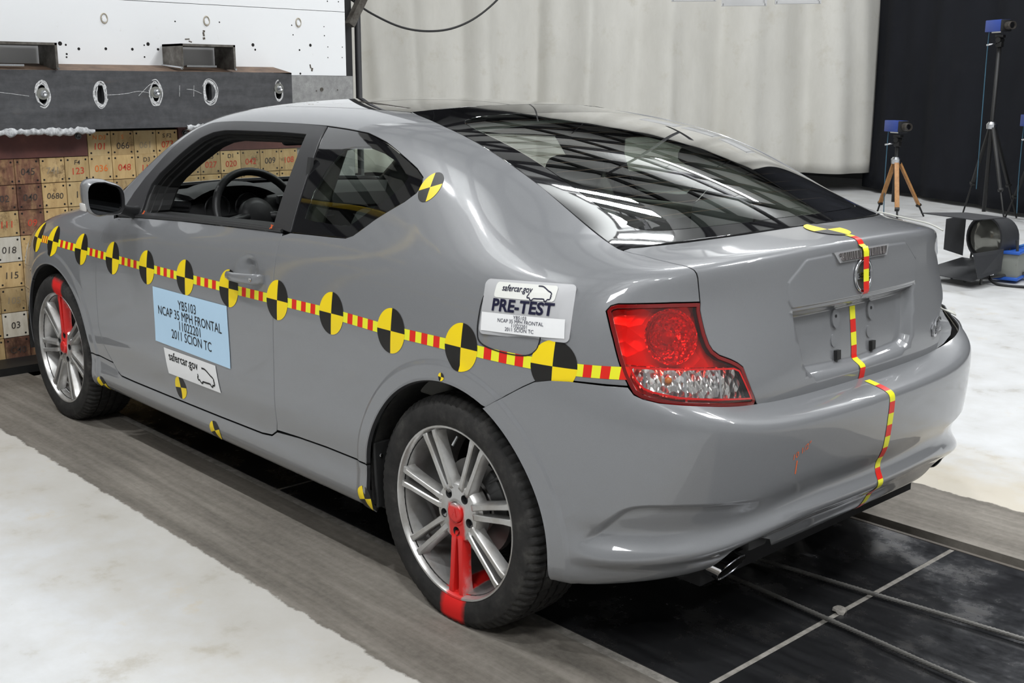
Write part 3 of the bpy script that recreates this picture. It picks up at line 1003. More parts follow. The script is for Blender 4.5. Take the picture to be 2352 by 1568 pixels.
# rear window: black printed border round a clear pane
tt = np.linspace(0, 1, 30)
g_out = np.vstack([[(0, 0)], [(0, v) for v in (.25, .5, .75)], [(t, 1) for t in tt], [(1, v) for v in (.8, .6, .4, .2, 0)]]).astype(float)
pane = catmull(np.array([(.135, .0), (.135, .45), (.15, .70), (.20, .835), (.30, .868), (.5, .865), (.75, .868), (.88, .862), (.935, .80), (.95, .60), (.955, .3), (.955, .0)]), 5)
pane[:, 1] = np.clip(pane[:, 1], 0, 1)
frit_poly = np.vstack([[(0, 0)], g_out[1:-1], [(1, 0)], [pane[-1]], pane[:-1][::-1]])
rear_glass = panel('rear_window', patch(GLS, frit_poly, step=.025, bnd_step=.014, sym=[(1, 0.0)], gap=.0025, flange=.012, lift=-.001), M_BLACKGLASS, car, 'weld')
panel('window_pane', patch(GLS, np.vstack([pane]), step=.025, bnd_step=.02, sym=[(1, 0.0)], gap=0, flange=0, lift=-.001), M_GLASS, rear_glass, 'weld')
hl = MB()
for k in range(14):
    t0 = .20 + k * .052
    vs = np.linspace(0, .84, 14)
    p = GLS.base(np.full(14, t0), vs) - np.array([0, 0, .005])
    pts = [tuple(q * [1, -1, 1]) for q in p[::-1]] + [tuple(q) for q in p[1:]]
    hl.tube(pts, .0007, 4, cap=False)
tag(hl.build('heater_lines', mat('heater_wire', (.18, .10, .07), .6), rear_glass), kind='stuff')

header_x = 1.42
uh = inv3(BODY, [(header_x, 0, 1.42)], (6, 8), (16.5, 17))[0, 0]
uw = inv3(BODY, [(1.80, 0, 1.39)], (5.5, 7), (16.5, 17))[0, 0]
ra = inv3(BODY, [(1.40, .478, 1.392)], (6, 9), (14, 16.6))
pano_poly = np.vstack([[[uh, 17.0]], inv3(BODY, [(1.417, .2, 1.41), (1.41, .4, 1.40)], (6, 8), (14.5, 17)), ra, inv3(BODY, [(1.10, .474, 1.392), (.85, .470, 1.386), (.680, .464, 1.376)], (6, 9.2), (14, 16.6)), inv3(BODY, [(.655, .42, 1.378), (.625, .30, 1.388), (.605, .15, 1.395)], (8, 9.6), (15, 17)), [[uc, 17.0]]])
panel('panoramic_roof', patch(BODY, pano_poly, step=.03, bnd_step=.02, sym=[(1, 17.0)], gap=.0025), M_BLACKGLASS, car, 'weld')
roof_poly = np.vstack([[[uw, 17.0]], inv3(BODY, [(1.80, .2, 1.385), (1.785, .4, 1.37)], (5.5, 7.5), (14.5, 17)), uv_aout[-1:], uv_rail[:1], ra, inv3(BODY, [(1.41, .4, 1.40), (1.417, .2, 1.41)], (6, 8), (14.5, 17)), [[uh, 17.0]]])
panel('roof_front', patch(BODY, roof_poly, step=.03, bnd_step=.02, sym=[(1, 17.0)], gap=.0008), M_PAINT, car, 'weld')
us = inv3(BODY, [(2.61, 0, 1.02)], (2, 5), (16.5, 17))[0, 0]
ws_poly = np.vstack([[[us, 17.0]], inv3(BODY, [(2.60, .2, 1.015), (2.56, .4, 1.01), (2.47, .58, 1.0), (2.40, .665, .99)], (2, 5.5), (12, 17)), uv_aout, inv3(BODY, [(1.785, .4, 1.37), (1.80, .2, 1.385)], (5.5, 7.5), (14.5, 17)), [[uw, 17.0]]])
panel('windshield', patch(BODY, ws_poly, step=.04, bnd_step=.02, sym=[(1, 17.0)], gap=.003, flange=.006), M_SCREEN, car, 'weld')
hood_uv = np.vstack([[[us - .0, 17.0]], inv3(BODY, [(2.60, .2, 1.015), (2.56, .4, 1.01), (2.47, .58, 1.0), (2.39, .69, .985), (2.46, .715, .960), (2.60, .728, .933), (2.75, .742, .912), (2.90, .765, .875)], (2, 5.5), (8, 17)), inv3(BODY, [(3.02, .72, .86), (3.15, .62, .845), (3.24, .45, .83)], (0.2, 4), (6, 11)), [[0.0, 8.45]], [[0.0, 17.0]]])
panel('hood', patch(BODY, hood_uv, step=.04, bnd_step=.02, sym=[(1, 17.0), (0, 0.0)], gap=.002), M_PAINT, car, 'weld')
hl_uv = np.vstack([inv3(BODY, [(3.02, .845, .735), (2.98, .80, .82), (2.90, .765, .875), (3.02, .72, .86), (3.15, .62, .845), (3.24, .52, .83), (3.40, .52, .73), (3.43, .60, .68), (3.36, .72, .66), (3.2, .82, .68)], (0.5, 4), (5.5, 10))])
for mm in (None, 'right'):
    panel('headlight', patch(BODY, hl_uv, step=.03, bnd_step=.02, gap=.001), M_BLACKGLASS, car, mm)
fb_uv = np.vstack([[[0.0, 8.40]], inv3(BODY, [(3.24, .45, .83), (3.245, .52, .828), (3.40, .52, .73), (3.43, .60, .68), (3.36, .72, .66), (3.2, .82, .68), (3.02, .845, .735), (3.0, .857, .66)], (0.2, 4), (5.5, 10)), S(arc(2.70, .318, .372, 47, -18, 30), (1.5, 5)), [[3.0, .6], [2.0, .6], [0.0, .6]]])
panel('front_bumper', patch(BODY, fb_uv, step=.04, bnd_step=.02, sym=[(0, 0.0)], gap=.001), M_PAINT, car, 'weld')

# ---- rear bumper
bs = inv3(BUMP, [(-.159, .887, .656), (-.227, .883, .698), (-.282, .875, .731), (-.319, .868, .751), (-.365, .858, .762), (-.414, .845, .767), (-.463, .825, .767), (-.502, .805, .766), (-.545, .778, .767)], (0.3, 4.4), (5.5, 9))
bl = inv3(BUMP, [(-.557, .770, .748), (-.575, .758, .739), (-.602, .732, .729), (-.634, .689, .720), (-.664, .622, .711), (-.680, .537, .700), (-.684, .480, .694), (-.686, .42, .690), (-.688, .30, .689), (-.690, .12, .688)], (3.5, 9), (7.4, 9))
ba = BUMP.inv('xz', arc(0, .318, .372, 192, math.degrees(math.atan2(.656 - .318, -.159)), 36), (0, 3.2), (0.2, 8))
bb = np.array([[2.62, .75], [3.0, .80], [3.6, .88], [4.3, .95], [5.1, 1.0]])
be = inv3(BUMP, [(-.664, .575, .285), (-.690, .558, .315), (-.708, .538, .340), (-.722, .50, .353), (-.727, .46, .353), (-.722, .415, .338), (-.706, .378, .305)], (4.8, 7.4), (.5, 3.4))
bb2 = np.array([[7.2, .95], [8.0, .95], [9.0, .95]])
bump_poly = np.vstack([ba, bs, bl, inv3(BUMP, [(-.6905, 0, .688)], (8.9, 9), (7.8, 9)) * [0, 1] + [9.0, 0], bb2[::-1], be[::-1], bb[::-1]])
FOGP = []
for y_ in np.arange(.42, .845, .010):
    for z_ in np.arange(.365, .505, .0065):
        FOGP.append((y_, z_))
FOGP = [q for q in FOGP if q[1] < .46]
FOGP = BUMP.inv('yz', FOGP, (2.9, 9), (1.0, 6.5))
BEXT = FOGP
fogl = []
fe = FOG[:10]
fe = resample(fe, .008)
for _ in range(2): fe[1:-1] = (fe[:-2] + 2 * fe[1:-1] + fe[2:]) / 4
ft = np.gradient(fe, axis=0); ft /= np.hypot(ft[:, 0], ft[:, 1])[:, None]
fn_ = np.stack([-ft[:, 1], ft[:, 0]], -1)
if (fn_[len(fn_) // 2] * np.array([0, -1])).sum() < 0: fn_ = -fn_
for off in (-.002, .004, .009, .014): fogl.append(BUMP.inv('yz', fe + fn_ * off, (2.6, 9), (1.0, 6.8)))
rear_bumper = panel('rear_bumper', patch(BUMP, bump_poly, step=.018, extra=BEXT, lines=ring_lines(0, .318, 118, 185, BUMP, (0, 3.4), (1, 9)) + fogl, bnd_step=.012, sym=[(0, 9.0)], gap=.0016, flange=.007), M_PAINT, car, 'weld')
# ------------------------------------------------------------------ car details
def on_net(net, uv, lift=0.0):
    p = net.pos(uv[:, 0], uv[:, 1])
    n = net.nrm(uv[:, 0], uv[:, 1], 4e-3)
    return p + n * lift, n

def soft_panel(name, V, F, N, mats, parent, midx=None):
    o = obj(name, V, F, mats, parent, smooth=True, midx=midx)
    o.data.normals_split_custom_set_from_vertices([tuple(n) for n in N])
    return o

# ---- side windows
QG = DLO_REAR[:-1] + [(.939, 1.328)]
qg_out = S(catmull(np.array([(.846, 1.003), (.623, 1.012), (.545, 1.016), (.514, 1.026)]), 3).tolist() + DLO_REAR[4:] )
qg_in = S([(.800, 1.052), (.748, 1.049), (.600, 1.049), (.555, 1.053), (.514, 1.082), (.413, 1.155), (.390, 1.182), (.388, 1.200), (.419, 1.215), (.480, 1.240), (.557, 1.261), (.640, 1.274), (.72, 1.270), (.76, 1.262), (.800, 1.20), (.815, 1.13)])
for mm in (None, 'right'):
    w = panel('quarter_window', patch(BODY, qg_out, holes=[qg_in], step=.03, bnd_step=.012, gap=.0025, flange=.008, lift=-.003), M_BLACKGLASS, car, mm)
    panel('window_pane', patch(BODY, qg_in, step=.04, bnd_step=.02, gap=-.003, flange=0, lift=-.0035), M_GLASS, w, mm)

# door window frame: satin black plate, then stepped seals going inwards
FR_OUT = [(.846, 1.003), (.939, 1.327)] + DLO_TOP
FR_BELT = [(2.175, .946), (1.95, .962), (1.60, .981), (1.20, .997), (.905, 1.007)]
OPEN0 = [(.960, 1.010), (1.020, 1.298), (1.175, 1.300), (1.348, 1.298), (1.560, 1.294), (1.640, 1.284), (1.714, 1.262), (1.845, 1.192), (1.960, 1.118), (2.00, 1.075), (2.005, 1.03), (1.985, .972), (1.60, .988), (1.20, 1.004)]
plate_uv = np.vstack([S(FR_OUT), S([(2.19, .944)]), S(FR_BELT)])
open_uv = S(OPEN0)
for mm in (None, 'right'):
    sg = 1 if mm is None else -1
    f = panel('door_frame', patch(BODY, plate_uv, holes=[open_uv], step=.03, bnd_step=.015, gap=.0015, flange=.02, lift=.001), M_TRIM2, car, mm)
    # stepped seals
    ring = resample(np.array(OPEN0), .02, True)
    cen = np.array([1.48, 1.14])
    def inset(r, d):
        out = r.copy(); n = len(r)
        s_ = 1 if area2(r) > 0 else -1
        for i in range(n):
            t = r[(i + 1) % n] - r[i - 1]; t = t / max(np.hypot(*t), 1e-9)
            out[i] = r[i] + np.array([-t[1], t[0]]) * s_ * d
        return out
    loops = []
    for d, dep in ((0, .012), (.004, .018), (.012, .020), (.014, .034), (.022, .036), (.026, .060), (.034, .064), (.040, .105), (.030, .115)):
        r = inset(ring, d)
        r[:, 1] = np.where(ring[:, 1] < 1.02, ring[:, 1] - .006, r[:, 1])
        uv = S(r)
        p, n = on_net(BODY, uv)
        p = p - np.array([0, 1, 0]) * dep
        loops.append(p * [1, sg, 1])
    n = len(ring); V = np.vstack(loops); F = []
    for a in range(len(loops) - 1):
        for i in range(n):
            j = (i + 1) % n
            F.append((a * n + i, a * n + j, (a + 1) * n + j, (a + 1) * n + i))
    o = obj('window_seal', V, F, M_RUBBER, f)
    # belt strip along the sill
    bl = MB()
    pts = resample(np.array([(.895, 1.003), (1.20, .993), (1.60, .977), (1.95, .957), (2.17, .941)]), .04)
    uv = S(pts); p, nn = on_net(BODY, uv, .003)
    bl.tube([tuple(q * [1, sg, 1]) for q in p], .0065, 6)
    bl.build('belt_strip', M_TRIM, f, auto=40)

# ---- door handle
def handle(sg):
    def at(x, z, out):
        uv = S([(x, z)]); p = BODY.base(uv[:, 0], uv[:, 1])[0]
        return np.array([p[0], (p[1] + out) * sg, p[2]])
    prof = [(1.150, .838, .004, .013), (1.135, .8385, .020, .014), (1.10, .840, .029, .015), (1.045, .842, .033, .016), (.99, .845, .032, .017), (.955, .847, .028, .018), (.936, .8485, .016, .017), (.930, .849, .004, .014)]
    V, F = [], []
    k = 12
    for x, z, out, hh in prof:
        c = at(x, z, out)
        for j in range(k):
            a = 2 * math.pi * j / k
            V.append((c[0], c[1] + sg * .008 * math.cos(a), c[2] + hh * math.sin(a)))
    for i in range(len(prof) - 1):
        for j in range(k):
            F.append((i * k + j, i * k + (j + 1) % k, (i + 1) * k + (j + 1) % k, (i + 1) * k + j))
    F.append(tuple(range(k))); F.append(tuple(range((len(prof) - 1) * k, len(prof) * k)))
    mb = MB(); mb.add(V, F)
    h = mb.build('door_handle', M_PAINT, car, auto=50)
    c = at(.958, .847, .0365)
    mb = MB(); mb.lathe([(0, .0), (0, .0065), (.002 * sg, .0065), (.002 * sg, .003), (.0005 * sg, 0)], 'y', tuple(c), 16)
    mb.build('key_lock', M_SATIN, h)
for sg in (1, -1): handle(sg)

# ---- mirrors
def mirror(sg):
    glass_c = np.array([1.955, .935, 1.033])
    def outline(a, b, e=3.2, n=28, tilt=0.10):
        out = []
        for i in range(n):
            t = 2 * math.pi * i / n
            c, s = math.cos(t), math.sin(t)
            y = a * abs(c) ** (2 / e) * (1 if c > 0 else -1)
            z = b * abs(s) ** (2 / e) * (1 if s > 0 else -1)
            if y < 0: z *= .90
            out.append((y, z + y * tilt))
        return out
    V, F = [], []
    secs = [(-.006, .074, .064, 0), (.004, .079, .069, 0), (.03, .080, .070, .004), (.07, .074, .064, .010), (.105, .058, .050, .012), (.125, .036, .030, .012), (.132, .010, .010, .012)]
    n = 28
    for dx, a, b, off in secs:
        for y, z in outline(a, b):
            V.append((glass_c[0] + dx - abs(y) * 0.05 - y * .10, (glass_c[1] + y + off * 0) * sg, glass_c[2] + z + off))
    for i in range(len(secs) - 1):
        for j in range(n):
            F.append((i * n + j, i * n + (j + 1) % n, (i + 1) * n + (j + 1) % n, (i + 1) * n + j))
    F.append(tuple(range((len(secs) - 1) * n, len(secs) * n)))
    mb = MB(); mb.add(V, F)
    m = mb.build('side_mirror', [M_PAINT], car, auto=60)
    mb = MB()
    V = [(glass_c[0] - .004 - abs(y) * 0.05 - y * .10, (glass_c[1] + y) * sg, glass_c[2] + z) for y, z in outline(.074, .064)] + [(glass_c[0] + .008 - abs(y) * 0.05 - y * .10, (glass_c[1] + y) * sg, glass_c[2] + z) for y, z in outline(.068, .058)]
    mb.add(V, [(j, (j + 1) % n, n + (j + 1) % n, n + j) for j in range(n)])
    mb.build('mirror_bezel', M_TRIM, m, auto=50)
    mb = MB()
    V = [(glass_c[0] + .006 - y * .10, (glass_c[1] + y) * sg, glass_c[2] + z) for y, z in outline(.069, .059)]
    mb.add(V, [tuple(range(n))])
    mb.build('mirror_glass', mat('mirror_silver', (.10, .105, .11), .02, 1.0), m)
    mb = MB()
    sm = MB()
    for i in range(9):
        pass
    pts = [(1.985, (.885 - .00) * sg, .995), (2.00, .845 * sg, .982), (2.02, .80 * sg, .968), (2.03, .775 * sg, .962)]
    mb.tube(pts, [.022, .020, .024, .030], 10)
    mb.build('mirror_arm', M_TRIM, m, auto=50)
    # turn signal in the housing edge
    mb = MB()
    mb.box((1.985, 1.0115 * sg, 1.005), (.05, .010, .030), bev=.004)
    mb.build('turn_signal', mat('signal_lens', (.6, .58, .56), .15), m, auto=50)
for sg in (1, -1): mirror(sg)

# ---- tail lamp (left); the right one has been taken out, leaving an open pocket
lamp_uv = np.vstack([uv_trunk[-1:], uv_lampin, uv_lampbot[::-1], uv_lampout[::-1]])
lamp_in_uv = uv_offset(BODY, lamp_uv, .012)
clear_uv = inv3(BODY, [(-.537, .758, .808), (-.586, .701, .803), (-.639, .599, .796), (-.660, .526, .789), (-.665, .512, .782), (-.684, .484, .716), (-.653, .612, .731), (-.622, .678, .740), (-.584, .726, .754), (-.567, .744, .763), (-.551, .753, .781)], (12, 14.9), (5.5, 7.8))
rim = patch(BODY, lamp_uv, holes=[clear_uv], step=.014, bnd_step=.008, gap=.0022, flange=.02, lift=.0015)
M_RIM = mat('dark_red_plastic', (.16, .004, .004), .06, coat=1.0)
tl = panel('tail_light', patch(BODY, lamp_uv, holes=[lamp_in_uv], step=.02, bnd_step=.008, gap=.0022, flange=.02, lift=.0015), M_RIM, car, None)
tag(tl, 'red and clear tail light')
red_poly_full = lamp_in_uv
panel('red_lens', patch(BODY, lamp_in_uv, holes=[uv_offset(BODY, clear_uv, -.004)], step=.016, bnd_step=.008, gap=0, flange=0, lift=.0008), M_REDLENS, tl, None)
panel('clear_lens', patch(BODY, clear_uv, step=.016, bnd_step=.008, gap=0, flange=0, lift=.0010), M_LENS, tl, None)
rr = np.array(clear_uv)
panel('lens_rim', patch(BODY, uv_offset(BODY, clear_uv, -.0045), holes=[clear_uv], step=.02, bnd_step=.008, gap=0, flange=0, lift=.0018), mat('bright_red_plastic', (.55, .008, .008), .1, coat=1), tl, None)
def reflector_mat(name, c, sc, strength):
    m = mat(name, c, .16, .9)
    v = coords(m, sc)
    N, L = nt(m)
    w = N.new('ShaderNodeTexVoronoi'); w.inputs['Scale'].default_value = 1.0; w.feature = 'F1'
    L.new(v, w.inputs['Vector'])
    bump(m, w.outputs['Distance'], strength, .02)
    return m
M_REFL = reflector_mat('lamp_reflector', (.85, .84, .82), (60, 60, 40), .55)
M_REFL_R = reflector_mat('red_chamber', (1.0, .85, .80), (26, 26, 30), .45)
bsdf(M_REFL_R).inputs['Metallic'].default_value = .35; bsdf(M_REFL_R).inputs['Roughness'].default_value = .3
panel('reflector', patch(BODY, uv_offset(BODY, clear_uv, -.008), step=.02, bnd_step=.012, gap=0, flange=0, lift=-.022), M_REFL, tl, None)
# round bowl behind the red lens
cu = inv3(BODY, [(-.580, .662, .878)], (12, 14.5), (7, 9))
cp, cn = on_net(BODY, cu); cp, cn = cp[0], cn[0]
bx = np.cross([0, 0, 1.0], cn); bx /= np.linalg.norm(bx); by = np.cross(cn, bx)
hole_uv = inv3(BODY, [cp + (bx * math.cos(a) + by * math.sin(a)) * .063 for a in np.linspace(0, 2 * math.pi, 28, endpoint=False)], (11.8, 14.8), (5.8, 9.4))
panel('red_chamber', patch(BODY, uv_offset(BODY, lamp_uv, .002), holes=[hole_uv], step=.02, bnd_step=.012, gap=0, flange=0, lift=-.030), M_REFL_R, tl, None)
def bowl(prof, name, m, n=40, seg=None):
    V, F = [], []
    k = len(prof)
    for i in range(n):
        a = 2 * math.pi * i / n
        for h, r in prof:
            V.append(cp + cn * h + (bx * math.cos(a) + by * math.sin(a)) * r)
    for i in range(n):
        for j in range(k - 1):
            i2 = (i + 1) % n
            F.append((i * k + j, i2 * k + j, i2 * k + j + 1, i * k + j + 1))
    return obj(name, V, F, m, tl, True)
bowl([(-.013, .068), (-.013, .064), (-.024, .061), (-.036, .055), (-.048, .043), (-.055, .027), (-.057, .013)], 'lamp_bowl', reflector_mat('bowl_silver', (.9, .7, .66), (85, 85, 85), .4))
bowl([(-.057, .014), (-.045, .013), (-.041, .016), (-.029, .0165), (-.021, .012), (-.018, 0)], 'lamp_bulb', mat('bulb_glass', (.35, .22, .2), .08, coat=1))
# clear-lens dividers, orange bulb
def lamp_rib(x, y, z0, z1):
    return
for q in ((-.6155, .655), (-.652, .566), (-.560, .737)):
    mb = MB()
    for zt, zb in ((.797, .722),):
        pt = inv3(BODY, [(q[0], q[1], zt), (q[0] - .008, q[1] + .004, zb)], (12, 14.9), (5.5, 7.8))
        p, nn = on_net(BODY, pt, -.002)
        a, b = p; na = nn.mean(0)
        V = [a, b, b - na * .03, a - na * .03]
        t = np.cross(na, b - a); t = t / np.linalg.norm(t) * .003
        mb.add([v + t for v in V] + [v - t for v in V], [(0, 1, 2, 3), (7, 6, 5, 4), (0, 4, 5, 1), (1, 5, 6, 2), (2, 6, 7, 3), (3, 7, 4, 0)])
    mb.build('lens_divider', M_CHROME, tl)
pt = inv3(BODY, [(-.600, .690, .779)], (12, 14.9), (5.5, 7.8)); p, nn = on_net(BODY, pt, -.016)
bm_ = bmesh.new(); bmesh.ops.create_uvsphere(bm_, u_segments=14, v_segments=8, radius=.009)
bmesh.ops.translate(bm_, vec=p[0], verts=bm_.verts); mb = MB(); mb.bm(bm_)
mb.build('signal_bulb', mat('orange_bulb', (.55, .17, .03), .2), tl, smooth=True)
# right pocket
def pocket():
    q = lamp_uv
    pts = []
    P0, n0 = on_net(BODY, q)
    c = P0.mean(0)
    l0 = P0 - n0 * .004
    l1 = P0 + (c - P0) * .04 - n0 * .03
    l2 = P0 + (c - P0) * .16 + np.array([.10, -.03, .0]) * .9
    l3 = P0 + (c - P0) * .55 + np.array([.12, -.03, .0])
    m = np.array([1, -1, 1.0])
    n = len(q); V = np.vstack([l0, l1, l2, l3, [c + np.array([.12, -.03, 0])]]) * m
    F = []
    for a in range(3):
        for i in range(n):
            j = (i + 1) % n
            F.append((a * n + i, a * n + j, (a + 1) * n + j, (a + 1) * n + i))
    F += [(3 * n + i, 3 * n + (i + 1) % n, 4 * n) for i in range(n)]
    o = obj('lamp_pocket', V, F, M_PAINT, car)
    tag(o, 'open pocket without its lamp')
    return o
pocket()

# ---- centre brake light, badge, plate fittings on the trunk
def tr_yz(pts, lift=0.0):
    pts = np.atleast_2d(np.asarray(pts, float))
    s = np.sign(pts[:, 0]); s[s == 0] = 1
    uv = BODY.inv('yz', np.stack([np.abs(pts[:, 0]), pts[:, 1]], -1), (12.6, 16), (5.3, 11.2))
    p, n = on_net(BODY, uv, 0)
    p = p + n * lift
    p[:, 1] *= s; n[:, 1] *= s
    return p, n
def tr_prism(name, poly, h0, h1, m, parent, step=None, auto=40):
    poly = np.asarray(poly, float)
    if step: poly = resample(poly, step, True)
    a, n = tr_yz(poly, h0); b, _ = tr_yz(poly, h1)
    k = len(poly)
    mb = MB(); mb.add(np.vstack([a, b]), [tuple(range(k))[::-1], tuple(range(k, 2 * k))] + [(i, (i + 1) % k, k + (i + 1) % k, k + i) for i in range(k)])
    return mb.build(name, m, parent, auto=auto)
bl = tr_prism('brake_light', [(.138, 1.0395), (-.138, 1.0395), (-.118, 1.012), (.118, 1.012)], -.004, .0062, mat('clear_plastic', (.30, .30, .305), .15, coat=1), trunk_lid)
mb = MB()
tr_prism('lens_strip', [(.118, 1.033), (-.118, 1.033), (-.108, 1.017), (.108, 1.017)], .004, .0085, reflector_mat('brake_lens', (.40, .37, .37), (60, 160, 12), .5), bl)
def ring_badge():
    cz, r = .968, .0425
    V, F = [], []
    n, k = 48, 8
    for i in range(n):
        a = 2 * math.pi * i / n
        p, nn = tr_yz([(r * math.cos(a) * .93, cz + r * math.sin(a))], .0035)
        d = np.array([0, math.cos(a), math.sin(a)])
        for j in range(k):
            t = 2 * math.pi * j / k
            V.append(p[0] + d * math.cos(t) * .0052 + nn[0] * math.sin(t) * .004)
    for i in range(n):
        for j in range(k):
            F.append((i * k + j, ((i + 1) % n) * k + j, ((i + 1) % n) * k + (j + 1) % k, i * k + (j + 1) % k))
    mb = MB(); mb.add(V, F)
    ringo = mb.build('badge', M_SATIN, trunk_lid, smooth=True)
    tag(ringo, 'round chrome badge')
    tr_prism('badge_bar', [(.040, .9765), (-.040, .9765), (-.040, .9595), (.040, .9595)], .002, .0065, M_SATIN, ringo, .01)
    disc = [(.036 * math.cos(a) * .93, cz + .036 * math.sin(a)) for a in np.linspace(0, 2 * math.pi, 32, endpoint=False)]
    tr_prism('badge_disc', disc, .0, .0012, mat('badge_grey', (.10, .10, .09), .4), ringo)
    return ringo
badge = ring_badge()

# text helper: flat lettering as a thin mesh
def text_mesh(body, size, align='CENTER', bold=0.0, xs=1.0, shear=0.0):
    cu = bpy.data.curves.new('lettering', 'FONT')
    cu.body = body
    cu.size = size
    cu.align_x = align
    cu.align_y = 'CENTER'
    cu.offset = bold
    cu.shear = shear
    cu.resolution_u = 3
    o = bpy.data.objects.new('lettering', cu)
    COL.objects.link(o)
    bpy.context.view_layer.update()
    me = bpy.data.meshes.new_from_object(o.evaluated_get(bpy.context.evaluated_depsgraph_get()))
    V = np.array([v.co[:] for v in me.vertices]).reshape(-1, 3)
    F = [tuple(p.vertices) for p in me.polygons]
    bpy.data.objects.remove(o); bpy.data.meshes.remove(me); bpy.data.curves.remove(cu)
    V[:, 0] *= xs
    return V[:, :2], F
def letters_on(name, body, size, fn, m, parent, **kw):
    """fn maps (a, b) to a 3-D point"""
    V, F = text_mesh(body, size, **kw)
    P = np.array([fn(a, b) for a, b in V])
    return obj(name, P, F, m, parent)
letters_on('lettering', 'SCION', .0165, lambda a, b: tr_yz([(-a, .968 + b)], .0072)[0][0], M_INKB, badge, bold=.0004, xs=1.15)
# chrome model letters at the lower right of the lid
def chrome_letters(body, size, y, z, m):
    V, F = text_mesh(body, size, bold=.0012, xs=1.25, shear=.1)
    a = np.array([tr_yz([(y - p[0], z + p[1])], .0015)[0][0] for p in V]); b = np.array([tr_yz([(y - p[0], z + p[1])], .007)[0][0] for p in V])
    k = len(V)
    ed = {}
    for f in F:
        for i in range(len(f)):
            e = (f[i], f[(i + 1) % len(f)])
            if (e[1], e[0]) in ed: ed.pop((e[1], e[0]))
            else: ed[e] = 1
    FF = [tuple(i + k for i in f) for f in F] + [(e[0], e[1], e[1] + k, e[0] + k) for e in ed]
    o = obj('model_letter', np.vstack([a, b]), FF, m, trunk_lid)
    return o
chrome_letters('t', .062, -.415, .758, M_CHROME)
chrome_letters('C', .058, -.452, .766, M_CHROME)
# plate fittings: bosses, holes, rubber buffers
for sy in (.089, -.089):
    b = tr_prism('plate_boss', [(sy + .017 * math.cos(a) * (1.0), .858 + .026 * math.sin(a)) for a in np.linspace(0, 2 * math.pi, 20, endpoint=False)], -.004, .006, M_PAINT, trunk_lid)
    tr_prism('screw_hole', [(sy + .0045 * math.cos(a), .864 + .0045 * math.sin(a)) for a in np.linspace(0, 2 * math.pi, 12, endpoint=False)], .003, .0068, M_DARK, b)
    tr_prism('plate_boss', [(sy + .010 + .013 * math.cos(a), .800 + .017 * math.sin(a)) for a in np.linspace(0, 2 * math.pi, 18, endpoint=False)], -.002, .003, M_PAINT, trunk_lid)
    tr_prism('rubber_buffer', [(sy + .009, .773), (sy - .009, .773), (sy - .009, .744), (sy + .009, .744)], .0, .011, M_RUBBER, trunk_lid)

# ---- fuel flap outline: a raised flap on the left quarter
FUEL = catmull(np.array([(-.112, .935), (-.110, .880), (-.113, .845), (-.124, .822), (-.160, .811), (-.225, .807), (-.285, .811), (-.312, .826), (-.322, .850), (-.322, .90), (-.318, .938), (-.300, .956), (-.22, .960), (-.135, .957)]), 4, True)
fu = S(FUEL, (9.5, 12.6), (6, 10))
ff = MB()
p, nn = on_net(BODY, fu, .0002)
ff.tube([tuple(q) for q in p], .0021, 5, closed=True)
ff.build('fuel_flap', M_DARK, car)

# ---- exhaust tip
mb = MB()
n = 32
prof = [(.16, .036), (.10, .040), (.0, .042), (-.005, .0425), (-.005, .038), (.10, .036), (.14, .030), (.14, 0)]
V, F = [], []
for i in range(n):
    a = 2 * math.pi * i / n
    for ax, r in prof:
        slash = -.030 * math.sin(a) if ax < .02 else 0
        V.append((-.655 + ax + slash, .492 + r * 1.05 * math.cos(a), .263 + r * math.sin(a) + ax * .05))
k = len(prof)
for i in range(n):
    for j in range(k - 1):
        F.append((i * k + j, ((i + 1) % n) * k + j, ((i + 1) % n) * k + j + 1, i * k + j + 1))
ex = obj('exhaust_tip', V, F, [M_CHROME, mat('tip_inner_black', (.01, .01, .01), .9)], car, True, [1 if (q % (k - 1)) >= 4 else 0 for q in range(len(F))])  # inner faces of the tip coloured near black
ex.data.set_sharp_from_angle(angle=math.radians(40))

# ---- wheels
def spray(m, base, ang, half, inner, axis_len, soft=.010):
    """red paint sprayed along one radius of the wheel (local x / z)"""
    N, L = nt(m)
    v = coords(m, (1, 1, 1), 'Object', rot=(0, ang, 0))
    x, y, z = sep(m, v)
    nz = noise(m, v, 60, 3, .6)
    wob = math_n(m, 'MULTIPLY_ADD', nz, .010, -.005)
    ax = math_n(m, 'ABSOLUTE', math_n(m, 'ADD', z, wob))
    side = math_n(m, 'MULTIPLY', math_n(m, 'SUBTRACT', half + soft / 2, ax), 1.0 / soft, clamp=True)
    along = math_n(m, 'MULTIPLY', math_n(m, 'ADD', x, inner), 1.0 / .012, clamp=True)
    end = math_n(m, 'MULTIPLY', math_n(m, 'SUBTRACT', axis_len, x), 1.0 / .02, clamp=True)
    f = math_n(m, 'MULTIPLY', math_n(m, 'MULTIPLY', side, along), end)
    set_in(m, 'Base Color', mix(m, f, base, (.62, .016, .014)))
    met = bsdf(m).inputs['Metallic'].default_value
    if met > 0: set_in(m, 'Metallic', math_n(m, 'MULTIPLY', math_n(m, 'SUBTRACT', 1.0, f), met))

